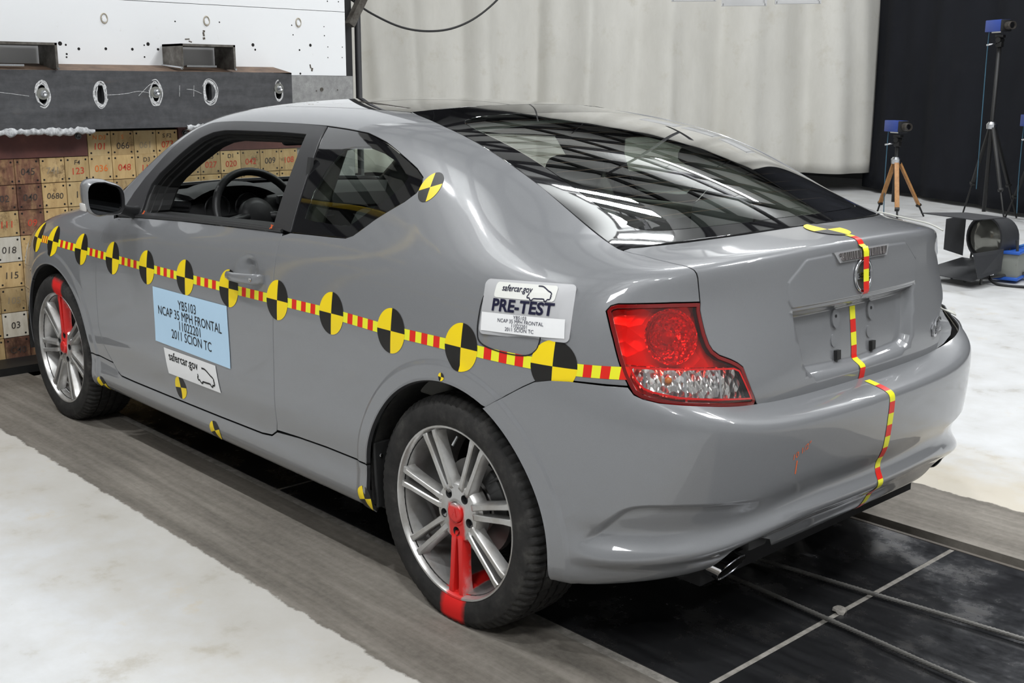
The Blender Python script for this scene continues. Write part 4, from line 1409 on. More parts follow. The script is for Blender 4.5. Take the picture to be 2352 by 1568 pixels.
def rim_material(name, ang, half, inner, ln):
    m = mat(name, (.36, .355, .35), .34, .75, coat=.3, coat_rough=.2)
    v = coords(m, (1, 1, 1))
    base = ramp(m, noise(m, v, 14, 6, .65), [(.3, (.36, .34, .315)), (.55, (.48, .475, .465)), (.8, (.54, .535, .53))])
    spray(m, base, ang, half, inner, ln)
    return m
def tyre_material(name, ang, half, ln):
    m = mat(name, (.03, .03, .03), .78, spec=.25)
    v = coords(m, (1, 1, 1))
    base = ramp(m, noise(m, v, 16, 8, .7), [(.30, (.012, .012, .012)), (.55, (.026, .025, .024)), (.80, (.065, .062, .057))])
    spray(m, base, ang, half, .0, ln, .02)
    bump(m, noise(m, v, 220, 3, .6), .15, .002)
    return m

def tyre_mesh():
    # profile: (axial y from centre plane, radius); outer face at +y
    R = .330
    prof = [(-.085, .232), (-.100, .240), (-.110, .262), (-.1125, .285), (-.108, .306), (-.098, .320), (-.088, .3265),
            (-.070, .3285), (-.0585, .3295), (-.058, .3225), (-.050, .3225), (-.0495, .330), (-.020, .3305), (-.0195, .3235), (-.012, .3235), (-.0115, .3305),
            (.0115, .3305), (.012, .3235), (.0195, .3235), (.020, .3305), (.0495, .330), (.050, .3225), (.058, .3225), (.0585, .3295), (.070, .3285),
            (.088, .3265), (.098, .320), (.1045, .313), (.108, .306), (.1095, .303), (.1105, .297), (.1118, .290), (.1125, .285), (.1128, .279), (.1120, .272), (.110, .262), (.1085, .258), (.1060, .2515), (.1045, .249), (.100, .240), (.092, .236), (.085, .232)]
    n = 240
    V, F = [], []
    k = len(prof)
    for i in range(n):
        a = 2 * math.pi * i / n
        g = (i % 3) == 0
        for y, r in prof:
            rr = r
            if .060 < abs(y) < .1065 and r > .309 and g: rr = r - .0065
            elif abs(y) <= .0585 and r > .327 and (i % 6) == 0: rr = r - .004
            V.append((rr * math.cos(a), y, rr * math.sin(a)))
    for i in range(n):
        i2 = (i + 1) % n
        for j in range(k - 1):
            F.append((i * k + j, i2 * k + j, i2 * k + j + 1, i * k + j + 1))
    return np.array(V), F

def spoke_mesh():
    """one twin spoke along local +x: two bars with a slot between, faces towards +y"""
    mb = MB()
    for s in (1, -1):
        # stations: radius, half gap centre offset, half width front, front y, depth
        st = [(.058, .0118, .0100, -.0240, .026), (.070, .0126, .0098, -.0150, .034), (.078, .0132, .0095, -.0140, .034), (.100, .0148, .0086, -.0130, .030), (.150, .0172, .0080, -.011, .030), (.195, .0190, .0080, -.009, .032), (.218, .0205, .0088, -.007, .034), (.234, .0225, .0105, -.008, .036)]
        V, F = [], []
        for r, off, hw, fy, dp in st:
            c = s * off
            inn, outn = -s, s
            V += [(r, fy - .003, c - hw), (r, fy, c - hw * .72), (r, fy, c + hw * .72), (r, fy - .003, c + hw), (r, fy - dp, c + hw * (1.55 if s > 0 else 1.05)), (r, fy - dp, c - hw * (1.05 if s > 0 else 1.55))]
        k = 6
        for i in range(len(st) - 1):
            for j in range(k):
                F.append((i * k + j, i * k + (j + 1) % k, (i + 1) * k + (j + 1) % k, (i + 1) * k + j))
        F.append(tuple(range(k))); F.append(tuple(range((len(st) - 1) * k, len(st) * k)))
        mb.add(V, F)
    # web at the bottom of the slot near the hub
    mb.box((.088, -.034, 0), (.03, .016, .022))
    return mb

M_DISC = mat('brake_steel', (.16, .155, .15), .42, .8)
M_CALIPER = mat('caliper_iron', (.06, .06, .06), .55, .4)
def wheel(x, sg, ang, painted, label):
    cy = .7725 - .008
    Wc = np.array([x, cy * sg, .3165])
    nm = '%s_%s' % ('rear' if x < 1 else 'front', 'l' if sg > 0 else 'r')
    half, inner, ln = .033, (.075 if False else .030), .40
    if not painted: half, ln = .0, -1.0
    mr = rim_material('rim_' + nm, math.radians(ang), half, .028, .30)
    mt = tyre_material('tyre_' + nm, math.radians(ang), half * 1.35, .318)
    off = .1045      # lip plane from wheel centre plane
    def flip(V): 
        V = np.asarray(V, float).copy(); V[:, 1] *= sg; return V
    # barrel with lip, as the wheel itself
    mb = MB()
    mb.lathe([(off - .004, .247), (off, .2455), (off - .001, .2405), (off - .006, .2375), (off - .014, .2345), (off - .03, .231), (off - .055, .224), (off - .09, .218), (-.09, .215), (-.10, .232), (-.10, .24), (-.09, .243), (-.08, .232), (off - .02, .236)], 'y', (0, 0, 0), 72)
    w = obj('wheel', flip(mb.v), mb.f, mr, car, True)
    w.location = Wc
    w.data.set_sharp_from_angle(angle=math.radians(35))
    bm = bmesh.new(); bm.from_mesh(w.data); bmesh.ops.recalc_face_normals(bm, faces=bm.faces); bm.to_mesh(w.data); bm.free()
    # tyre, flattened where it stands
    V, F = tyre_mesh()
    V = flip(V)
    low = V[:, 2] < -.3155
    bul = np.clip((-.28 - V[:, 2]) / .05, 0, 1)
    V[:, 1] *= 1 + .05 * bul
    V[:, 2] = np.maximum(V[:, 2], -.3155)
    t = obj('tire', V, F, mt, w, True)
    t.data.set_sharp_from_angle(angle=math.radians(32))
    bm = bmesh.new(); bm.from_mesh(t.data); bmesh.ops.recalc_face_normals(bm, faces=bm.faces); bm.to_mesh(t.data); bm.free()
    # hub disc with five lug pockets
    mb = MB()
    yo = off - .010
    mb.lathe([(yo - .02, .026), (yo - .006, .030), (yo - .0045, .0345), (yo - .0060, .0375), (yo - .0065, .040)], 'y', (0, 0, 0), 60)
    mb.lathe([(yo - .0095, .080), (yo - .020, .087), (yo - .05, .090)], 'y', (0, 0, 0), 60)
    t_ = np.linspace(0, 2 * math.pi, 60, endpoint=False)
    c2 = [np.stack([.040 * np.cos(t_), .040 * np.sin(t_)], -1), np.stack([.080 * np.cos(t_), .080 * np.sin(t_)], -1)]
    th_ = np.linspace(0, 2 * math.pi, 18, endpoint=False)
    for q in range(5):
        a = math.radians(ang + 2 + 72 * q)
        c2.append(np.stack([.0555 * math.cos(a) + .0128 * np.cos(th_), .0555 * math.sin(a) + .0128 * np.sin(th_)], -1))
    pv, pe = [], []
    for c_ in c2:
        b_ = len(pv); pv += [Vector(p_) for p_ in c_]; pe += [(b_ + i_, b_ + (i_ + 1) % len(c_)) for i_ in range(len(c_))]
    vo_, _, fo_, _, _, _ = delaunay_2d_cdt(pv, pe, [], 0, 1e-8)
    vo_ = np.array([v_[:] for v_ in vo_]); keepf = []
    for f_ in fo_:
        g_ = vo_[list(f_)].mean(0); rg = np.hypot(*g_)
        if not (.0399 < rg < .0801): continue
        if any(np.hypot(g_[0] - .0555 * math.cos(math.radians(ang + 2 + 72 * q)), g_[1] - .0555 * math.sin(math.radians(ang + 2 + 72 * q))) < .0126 for q in range(5)): continue
        keepf.append(tuple(f_))
    mb.add([(v_[0], yo - .0065 - (np.hypot(*v_) - .04) / .040 * .003, v_[1]) for v_ in vo_], keepf)
    hub = obj('hub', flip(mb.v), mb.f, mr, w, True)
    hub.data.set_sharp_from_angle(angle=math.radians(35))
    mb = MB()
    mb.lathe([(yo - .02, .028), (yo - .002, .028), (yo + .0012, .0265), (yo + .0022, .022), (yo + .0015, .0), ], 'y', (0, 0, 0), 40)
    cap = obj('center_cap', flip(mb.v), mb.f, mr, w, True)
    V, F = text_mesh('A', .030, bold=.0008)
    ca, sa = math.cos(math.radians(ang + 100)), math.sin(math.radians(ang + 100))
    obj('cap_emblem', [((a * ca - b * sa) * 1.0, (yo + .0030) * sg, (a * sa + b * ca)) for a, b in V], F, mr, cap)
    for q in range(5):
        a = math.radians(ang + 2 + 72 * q)
        c, s_ = math.cos(a) * .0555, math.sin(a) * .0555
        mb = MB()
        mb.lathe([(yo - .0068, .0131), (yo - .0095, .0122), (yo - .040, .0115), (yo - .040, 0)], 'y', (c, 0, s_), 20)
        lp = obj('lug_pocket', flip(mb.v), mb.f, M_DARK, w, True)
        mb = MB()
        mb.lathe([(yo - .040, .0088), (yo - .022, .0088), (yo - .0185, .006), (yo - .0185, 0)], 'y', (c, 0, s_), 6)
        obj('lug_nut', flip(mb.v), mb.f, M_SATIN, w)
    sp = spoke_mesh()
    base = np.array(sp.v)
    base[:, 1] += off
    me0 = None
    for q in range(7):
        a = math.radians(ang + 360 / 7 * q)
        if me0 is None:
            pass
        ca, sa = math.cos(a), math.sin(a)
        Vr = base.copy()
        Vr[:, 0] = base[:, 0] * ca - base[:, 2] * sa
        Vr[:, 2] = base[:, 0] * sa + base[:, 2] * ca
        o = obj('spoke', flip(Vr), sp.f, mr, w)
        bm = bmesh.new(); bm.from_mesh(o.data)
        bmesh.ops.recalc_face_normals(bm, faces=bm.faces)
        bm.to_mesh(o.data); bm.free()
        o.data.polygons.foreach_set('use_smooth', np.ones(len(o.data.polygons), dtype=bool))
        o.data.set_sharp_from_angle(angle=math.radians(30))
    # valve
    a = math.radians(ang + 360 / 7 * 3.48)
    mb = MB(); r0 = .212
    mb.tube([(r0 * math.cos(a), (off - .03) * sg, r0 * math.sin(a)), ((r0 - .022) * math.cos(a), (off - .012) * sg, (r0 - .022) * math.sin(a))], [.0045, .0038], 8)
    mb.build('valve_stem', M_SATIN, w, auto=40)
    # brake
    mb = MB()
    mb.lathe([(-.01, .055), (-.01, .138), (.012, .138), (.012, .075), (.02, .07), (.02, 0)], 'y', (0, 0, 0), 48)
    obj('brake_disc', flip(mb.v), mb.f, M_DISC, w, True).data.set_sharp_from_angle(angle=math.radians(35))
    mb = MB()
    ca_ = 150 if x < 1 else 20
    for q in range(5):
        a = math.radians(ca_ - 22 + 11 * q)
        mb.box((.125 * math.cos(a), 0.004 * sg, .125 * math.sin(a)), (.055, .07, .032), Matrix.Rotation(-a, 3, 'Y'), .006)
    a = math.radians(ca_)
    mb.tube([(.155 * math.cos(a + .25), .02 * sg, .155 * math.sin(a + .25)), (.19 * math.cos(a + .1), .035 * sg, .19 * math.sin(a + .1)), (.18 * math.cos(a - .25), .04 * sg, .18 * math.sin(a - .25)), (.12 * math.cos(a - .35), .035 * sg, .12 * math.sin(a - .35))], .006, 8)
    mb.build('brake_caliper', M_CALIPER, w, auto=40)
    return w
wheel(0.0, 1, -91.5, True, '')
wheel(2.70, 1, 96.0, True, '')
wheel(0.0, -1, 20, False, '')
wheel(2.70, -1, 50, False, '')

# ---- wheel houses, underbody, mud flap
M_LINER = mat('wheel_liner', (.022, .022, .021), .85)
vv = coords(M_LINER, (1, 1, 1)); set_in(M_LINER, 'Base Color', ramp(M_LINER, noise(M_LINER, vv, 25, 8, .7), [(.35, (.012, .012, .012)), (.7, (.035, .033, .030))]))
for cx in (0.0, 2.70):
    for sg in (1, -1):
        mb = MB()
        mb.lathe([(.868, .374), (.82, .385), (.56, .385), (.56, .12)], 'y', (cx, 0, .318), 40, a0=math.radians(-10), a1=math.radians(190))
        V = np.array(mb.v); V[:, 1] *= sg
        obj('wheel_liner', V, mb.f, M_LINER, car, True).data.set_sharp_from_angle(angle=math.radians(40))
ub = MB()
ub.box((1.35, 0, .20), (1.95, 1.54, .04)); ub.box((1.35, 0, .23), (3.9, 1.08, .05)); ub.box((-.50, 0, .36), (.24, 1.05, .05)); ub.box((3.2, 0, .23), (.4, 1.3, .05))
ub.box((.36, 0, .45), (.02, 1.5, .5)); ub.box((-.42, 0, .5), (.02, 1.35, .45))
ub.tube([(.3, .30, .22), (-.1, .36, .25), (-.35, .42, .26), (-.52, .47, .265)], .032, 12)
ub.box((-.45, .40, .27), (.26, .36, .12), bev=.04)
ub.build('underbody', M_DARK, car)
for sg in (1, -1):
    mb = MB()
    mb.box((.352, .828 * sg, .335), (.012, .085, .20), Matrix.Rotation(.06, 3, 'Y'), .004)
    mf = mb.build('mud_flap', M_RUBBER, car)
    mb = MB()
    mb.lathe([(0, .006), (-.002, .005), (-.003, 0)], 'x', (.345, .850 * sg, .395), 10); mb.build('flap_screw', M_SATIN, mf)
# lining that closes the cabin and boot behind the panels
ln = MB()
ln.box((-.42, 0, .72), (.02, 1.2, .55)); ln.box((.05, .70, .75), (.9, .012, .40)); ln.box((.05, -.70, .75), (.9, .012, .40))
ln.box((1.5, .80, .62), (1.3, .012, .62)); ln.box((1.5, -.80, .62), (1.3, .012, .62)); ln.box((2.72, 0, .70), (.03, 1.36, .50)); 
ln.box((.44, 0, .62), (.02, 1.40, .72))
ln.build('inner_lining', M_DARK, car)
# black tow-eye cover under the bumper notch
mb = MB(); mb.box((-.655, .405, .318), (.05, .085, .045), bev=.012)
mb.build('exhaust_shield', mat('dull_plastic', (.05, .05, .05), .5), car, auto=40)
# ------------------------------------------------------------------ cabin
M_DASH = mat('dash_black', (.022, .022, .023), .5)
M_SEAT = mat('seat_fabric', (.028, .028, .03), .85)
M_SEATB = mat('seat_side', (.06, .06, .062), .8)
def loft(name, secs, m, parent, auto=50, cap=True):
    k = len(secs[0]); V = [p for s in secs for p in s]; F = []
    for i in range(len(secs) - 1):
        for j in range(k):
            F.append((i * k + j, i * k + (j + 1) % k, (i + 1) * k + (j + 1) % k, (i + 1) * k + j))
    if cap: F += [tuple(range(k)), tuple(range((len(secs) - 1) * k, len(secs) * k))]
    mb = MB(); mb.add(V, F)
    return mb.build(name, m, parent, auto=auto)
# dashboard, swept across the car
prof = [(2.62, .985), (2.45, 1.012), (2.25, 1.022), (2.12, 1.010), (2.06, .985), (2.03, .93), (2.05, .84), (2.10, .72), (2.16, .60), (2.40, .55), (2.62, .55)]
secs = []
for y in np.linspace(-.735, .735, 13):
    f = abs(y) / .735
    secs.append([(x - .05 * f ** 2 * (1 if x > 2.3 else .3), y, z - .020 * f ** 2) for x, z in prof])
dash = loft('dashboard', secs, M_DASH, car, 35)
# gauge hood behind the wheel, glossy gauge glass, air vents
mb = MB()
for q in np.linspace(-.19, .19, 9):
    pass
hood_s = []
for y in np.linspace(.17, .55, 11):
    t = (y - .36) / .19
    h = .050 * (1 - abs(t) ** 2.4)
    hood_s.append([(2.24, y, 1.005), (2.14, y, 1.018 + h * .8), (2.04, y, 1.014 + h), (2.0, y, 1.004 + h * .9), (2.05, y, .995 + h * .7), (2.10, y, .985)])
loft('gauge_hood', hood_s, M_DASH, dash, 40)
mb = MB()
for cy in (.43, .29):
    mb.lathe([(2.045, .0), (2.045, .055), (2.030, .060), (2.028, .056), (2.04, .052)], 'x', (0, cy, .955), 28)
mb.build('gauges', mat('gauge_ring', (.10, .10, .105), .2, .6), dash, auto=40)
def vent(cy, cz, w, h, x=2.035, tilt=0.0):
    f = MB(); f.box((x + .008, cy, cz), (.03, w + .03, h + .03), Matrix.Rotation(tilt, 3, 'X'), .010)
    v = f.build('air_vent', mat('vent_gloss', (.03, .03, .032), .2), dash, auto=40)
    s = MB()
    for k in range(5):
        s.box((x - .010, cy, cz + (k - 2) * h / 5), (.012, w, h / 14), Matrix.Rotation(tilt, 3, 'X'))
    s.build('vent_slat', M_TRIM, v)
    t = MB(); t.box((x - .012, cy, cz - h / 2 - .012), (.010, w + .02, .006)); t.build('vent_trim', M_SATIN, v)
vent(.62, .945, .13, .085, 2.05, .10); vent(.08, .94, .09, .075); vent(-.08, .94, .09, .075); vent(-.62, .945, .13, .085, 2.05, -.10)
# steering wheel
sw_c = Vector((1.83, .355, .945)); ax = Vector((-.90, 0, .43)).normalized()
sx = Vector((0, 1, 0)); sy = ax.cross(sx).normalized()
mb = MB()
mb.tube([sw_c + (sx * math.cos(a) + sy * math.sin(a)) * .185 for a in np.linspace(0, 2 * math.pi, 48, endpoint=False)], .0165, 10, closed=True)
sw = mb.build('steering_wheel', mat('leather_black', (.018, .018, .019), .45), car, smooth=True)
mb = MB()
mb.lathe([(-.012, .0), (-.010, .045), (.0, .072), (.03, .075), (.05, .05)], 'x', (0, 0, 0), 24)
R3 = Matrix((ax * -1, sx, sy)).transposed()
mb.v = [tuple(sw_c + R3 @ Vector(v)) for v in mb.v]
mb.build('wheel_hub', M_DASH, sw, smooth=True)
mb = MB()
for a in (0.15, math.pi - .15, math.pi / 2):
    d = sx * math.cos(a) + sy * math.sin(a)
    mb.tube([sw_c + d * .05 - ax * .01, sw_c + d * .12 - ax * .002, sw_c + d * .178], [.022, .017, .015], 8)
mb.build('wheel_spokes', M_SATIN if False else M_TRIM, sw, smooth=True)
mb = MB(); mb.tube([sw_c - ax * .03, sw_c - ax * .25], [.045, .06], 14); mb.build('column', M_DASH, sw, smooth=True)
mb = MB(); mb.tube([sw_c - ax * .09 + sx * .03, sw_c - ax * .08 + sx * .17 + sy * .03], [.008, .006], 8); mb.build('stalk', M_TRIM, sw, smooth=True)
# seats
def rbox(c, s, bev, rot=None, n=3):
    bm = bmesh.new(); bmesh.ops.create_cube(bm, size=1.0); bmesh.ops.scale(bm, vec=s, verts=bm.verts)
    bmesh.ops.bevel(bm, geom=bm.edges[:], offset=bev, segments=n, affect='EDGES', profile=.5)
    if rot is not None: bmesh.ops.rotate(bm, cent=(0, 0, 0), matrix=rot, verts=bm.verts)
    bmesh.ops.translate(bm, vec=c, verts=bm.verts)
    return bm
def front_seat(cy):
    mb = MB(); mb.bm(rbox((1.25, cy, .47), (.52, .50, .16), .06))
    s = mb.build('front_seat', M_SEAT, car, smooth=True)
    mb = MB()
    lean = Matrix.Rotation(-.38, 3, 'Y')
    mb.bm(rbox((.885, cy, .78), (.15, .48, .60), .06, lean))
    mb.bm(rbox((.915, cy + .225, .76), (.17, .08, .48), .035, lean)); mb.bm(rbox((.915, cy - .225, .76), (.17, .08, .48), .035, lean))
    mb.build('backrest', M_SEATB, s, smooth=True)
    mb = MB(); mb.bm(rbox((.755, cy, 1.125), (.10, .27, .17), .045, lean)); h = mb.build('headrest', M_SEATB, s, smooth=True)
    mb = MB()
    for d in (-.05, .05): mb.tube([(.765, cy + d, 1.07), (.80, cy + d, .98)], .006, 8)
    mb.build('headrest_post', M_SATIN, s, smooth=True)
for cy in (.36, -.36): front_seat(cy)
mb = MB(); mb.bm(rbox((.42, 0, .45), (.46, 1.20, .16), .06)); rs = mb.build('rear_seat', M_SEAT, car, smooth=True)
for cy in (.33, -.33):
    mb = MB(); mb.bm(rbox((.13, cy, .74), (.14, .60, .52), .05, Matrix.Rotation(-.30, 3, 'Y'))); mb.build('backrest', M_SEATB, rs, smooth=True)
    mb = MB(); mb.bm(rbox((.03, cy, 1.035), (.10, .26, .13), .04)); mb.build('headrest', M_SEATB, rs, smooth=True)
# side trim panel with a light cup in the quarter, roof lining, pillar trims
M_TRIMG = mat('trim_grey', (.16, .155, .14), .75)
for sg in (1, -1):
    mb = MB(); mb.bm(rbox((.50, .735 * sg, .80), (.72, .05, .44), .02)); qt = mb.build('quarter_trim', M_TRIMG, car, smooth=True)
    mb = MB(); mb.bm(rbox((1.55, .765 * sg, .70), (1.25, .05, .50), .02)); mb.build('door_trim', M_DASH, car, smooth=True)
    mb = MB(); mb.bm(rbox((1.45, .715 * sg, .735), (.60, .09, .05), .02)); mb.build('armrest', M_SEAT, car, smooth=True)
    mb = MB(); mb.tube([(.90, .735 * sg, .95), (.915, .665 * sg, 1.10), (.925, .57 * sg, 1.28)], [.045, .04, .035], 10); mb.build('pillar_trim', M_TRIMG, car, smooth=True)
    mb = MB(); mb.tube([(2.36, .655 * sg, .99), (2.10, .60 * sg, 1.135), (1.93, .560 * sg, 1.235), (1.80, .50 * sg, 1.30)], [.024, .022, .022, .022], 8); mb.build('pillar_trim', M_DASH, car, smooth=True)
    mb = MB(); mb.tube([(.90, .700 * sg, 1.23), (.895, .735 * sg, 1.05), (.92, .755 * sg, .85), (.95, .74 * sg, .60)], .012, 6); mb.build('seat_belt', mat('belt_webbing', (.02, .02, .02), .8), car)
    mb = MB(); mb.tube([(.40, .575 * sg, 1.22), (.10, .55 * sg, 1.12), (-.25, .52 * sg, 1.015)], [.03, .04, .03], 10); mb.build('pillar_trim', M_TRIMG, car, smooth=True)
# roof lining follows the roof
uu = np.linspace(6.3, 9.4, 14); vv_ = np.linspace(14.2, 17, 12)
G = np.stack(np.meshgrid(uu, vv_, indexing='ij'), -1).reshape(-1, 2)
p, n_ = on_net(BODY, G, -.035)
V = np.vstack([p, p * [1, -1, 1]]); F = []
k = len(vv_)
for b in (0, len(p)):
    for i in range(len(uu) - 1):
        for j in range(k - 1):
            F.append((b + i * k + j, b + i * k + j + 1, b + (i + 1) * k + j + 1, b + (i + 1) * k + j))
obj('roof_lining', V, F, mat('lining_grey', (.11, .11, .105), .9), car, True)
# inside mirror and sun shade edge
mb = MB(); mb.bm(rbox((2.03, 0, 1.235), (.03, .22, .065), .02)); im = mb.build('inside_mirror', M_DASH, car, smooth=True)
mb = MB(); mb.tube([(2.05, 0, 1.25), (2.10, 0, 1.275)], .012, 8); mb.build('mirror_stem', M_DASH, im)
# parcel shelf
mb = MB(); mb.bm(rbox((-.18, 0, 1.0), (.42, 1.16, .03), .01)); mb.build('parcel_shelf', mat('shelf_felt', (.03, .03, .03), .9), car, smooth=True)
# ------------------------------------------------------------------ target discs, striped tape, signs on the car
def side_pts(xz, lift):
    uv = S(np.atleast_2d(xz), (2.2, 13.2), (0, 16))
    p = BODY.pos(uv[:, 0], uv[:, 1]); n = BODY.nrm(uv[:, 0], uv[:, 1], 8e-3)
    return p + n * lift
def disc_on(cx, cz, r, fn, rot=0.0, nr=4, ns=40):
    V, F, M = [fn(cx, cz)], [], []
    for i in range(1, nr + 1):
        for j in range(ns):
            a = 2 * math.pi * j / ns + rot
            V.append(fn(cx + r * i / nr * math.cos(a), cz + r * i / nr * math.sin(a)))
    for j in range(ns):
        q = int(j // (ns / 4)) % 2
        F.append((0, 1 + j, 1 + (j + 1) % ns)); M.append(q)
        for i in range(nr - 1):
            a, b = 1 + i * ns + j, 1 + i * ns + (j + 1) % ns
            F.append((a, a + ns, b + ns, b)); M.append(q)
    return V, F, M
def side_disc(x, z, r, rot=0.0, lift=.0013, name='target_disc'):
    pts = [(x, z)]
    nr, ns = 4, 40
    for i in range(1, nr + 1):
        for j in range(ns):
            a = 2 * math.pi * j / ns + rot
            pts.append((x + r * i / nr * math.cos(a), z + r * i / nr * math.sin(a)))
    P = side_pts(pts, lift)
    F, M = [], []
    for j in range(ns):
        q = int(j // (ns // 4)) % 2
        F.append((0, 1 + j, 1 + (j + 1) % ns)); M.append(q)
        for i in range(nr - 1):
            a, b = 1 + i * ns + j, 1 + i * ns + (j + 1) % ns
            F.append((a, a + ns, b + ns, b)); M.append(q)
    return obj(name, P, F, [M_YEL, M_BLK], car, True, M)
DX = [-.367 + .0, -.057, .243, .540, .845, 1.152, 1.462, 1.767, 2.074, 2.386, 2.70, 2.915]
DZ = [.797, .795, .791, .796, .793, .790, .788, .788, .788, .789, .790, .784]
for x, z in zip(DX, DZ):
    side_disc(x, z, .0635)
for a in range(len(DX)):
    # one striped run from each disc to the next
    x0, z0 = DX[a], DZ[a]
    if a == len(DX) - 1: break
    x1, z1 = DX[a + 1], DZ[a + 1]
    xs0, xs1 = x0 + .060, x1 - .060
    n = 7
    pts, F, M = [], [], []
    for k in range(n):
        for c in range(2):
            for d in range(3):
                x = xs0 + (xs1 - xs0) * (k + d / 2.0) / n
                t = (x - x0) / (x1 - x0)
                pts.append((x, z0 + (z1 - z0) * t + (.015 if c else -.015)))
        b = 6 * k
        F += [(b, b + 1, b + 4, b + 3), (b + 1, b + 2, b + 5, b + 4)]; M += [k % 2, k % 2]
    obj('striped_tape', side_pts(pts, .0009), F, [M_LIME, M_RED], car, True, M)
# the run that ends on the tail light
pts, F, M = [], [], []
for k in range(6):
    for c in range(2):
        for d in range(3):
            x = -.425 - .113 * (k + d / 2.0) / 6
            pts.append((x, .796 + (.015 if c else -.015)))
    b = 6 * k
    F += [(b, b + 1, b + 4, b + 3), (b + 1, b + 2, b + 5, b + 4)]; M += [k % 2, k % 2]
obj('striped_tape', side_pts(pts, .0012), F, [M_LIME, M_RED], car, True, M)
side_disc(.270, 1.178, .040, -.30)
side_disc(1.550, .366, .043, -.12)
side_disc(2.262, .236, .036, -.35); side_disc(1.306, .256, .036, -.35); side_disc(.382, .258, .040, -.30)
o = side_disc(.012, .7045, .0115, 0)

# tape over the boot lid and bumper
def tape_run(net, ufix, v0, v1, du, first, parent, lift=.0012, stripe=.034):
    vs = np.linspace(v0, v1, 400)
    p = net.pos(np.full(400, ufix), vs)
    s = np.concatenate([[0], np.cumsum(np.linalg.norm(np.diff(p, axis=0), axis=1))])
    n = max(1, int(round(s[-1] / stripe)))
    sub = 5
    tv = np.interp(np.linspace(0, s[-1], n * sub + 1), s, vs)
    V, F, M = [], [], []
    for k, v in enumerate(tv):
        for sgn in (1, -1):
            u = np.array([ufix - du]); 
            q = net.pos(u, np.array([v]))[0]; nn = net.nrm(u, np.array([v]), 6e-3)[0]
            q = q + nn * (lift(q[2]) if callable(lift) else lift)
            q[1] *= sgn
            V.append(q)
    for k in range(n * sub):
        F.append((2 * k, 2 * k + 1, 2 * k + 3, 2 * k + 2)); M.append((k // sub + first) % 2)
    return obj('striped_tape', V, F, [M_LIME, M_RED], parent, True, M)
vz = lambda z: float(np.interp(z, BODY.base(np.full(300, 16.0), np.linspace(5.5, 10.4, 300))[:, 2], np.linspace(5.5, 10.4, 300)))
tape_run(BODY, 16.0, 13.9, vz(.918), .0435, 1, car, lift=lambda z: .0014 + .0105 * float(smooth01((1.052 - z) / .012)) * float(smooth01((z - .912) / .012)))
tape_run(BODY, 16.0, vz(.880), 5.78, .0435, 0, car)
tape_run(BUMP, 9.0, 8.70, 1.35, .076, 0, car)
# disc on the boot lid
def deck_pt(x, y, lift):
    uv = BODY.inv('xy', [(x, abs(y))], (12.4, 16), (11.0, 14.6))
    p = BODY.pos(uv[:, 0], uv[:, 1])[0]; n = BODY.nrm(uv[:, 0], uv[:, 1], 1e-2)[0]
    p = p + np.array([0, 0, lift]); p[1] *= 1 if y >= 0 else -1
    return p
V, F, M = disc_on(-.570, 0.0, .0635, lambda x, y: deck_pt(x, y, .0022), 0.0)
obj('target_disc', V, F, [M_YEL, M_BLK], car, True, M)
# orange marker on the bumper and at the window corners
def bump_pt(y, z, lift):
    uv = BUMP.inv('yz', [(abs(y), z)], (4, 9), (1, 8)); p = BUMP.pos(uv[:, 0], uv[:, 1])[0]; n = BUMP.nrm(uv[:, 0], uv[:, 1])[0]
    p = p + n * lift; p[1] *= 1 if y >= 0 else -1
    return p
letters_on('marker_writing', '10 1/2"', .022, lambda a, b: bump_pt(.382 - a, .578 + b + a * .45, .0012), M_ORANGE, car)
mb = MB(); mb.tube([bump_pt(.395, .555, .0006), bump_pt(.395, .520, .0006)], .0015, 4); mb.build('marker_line', M_ORANGE, car)
for x, z in ((.955, 1.000), (1.93, .962), (2.035, .968)):
    mb = MB(); q = side_pts([(x, z), (x - .012, z + .012), (x, z + .014), (x - .010, z + .002)], .012)
    mb.tube([tuple(v) for v in q], .0018, 4); mb.build('marker_scrawl', M_ORANGE, car)

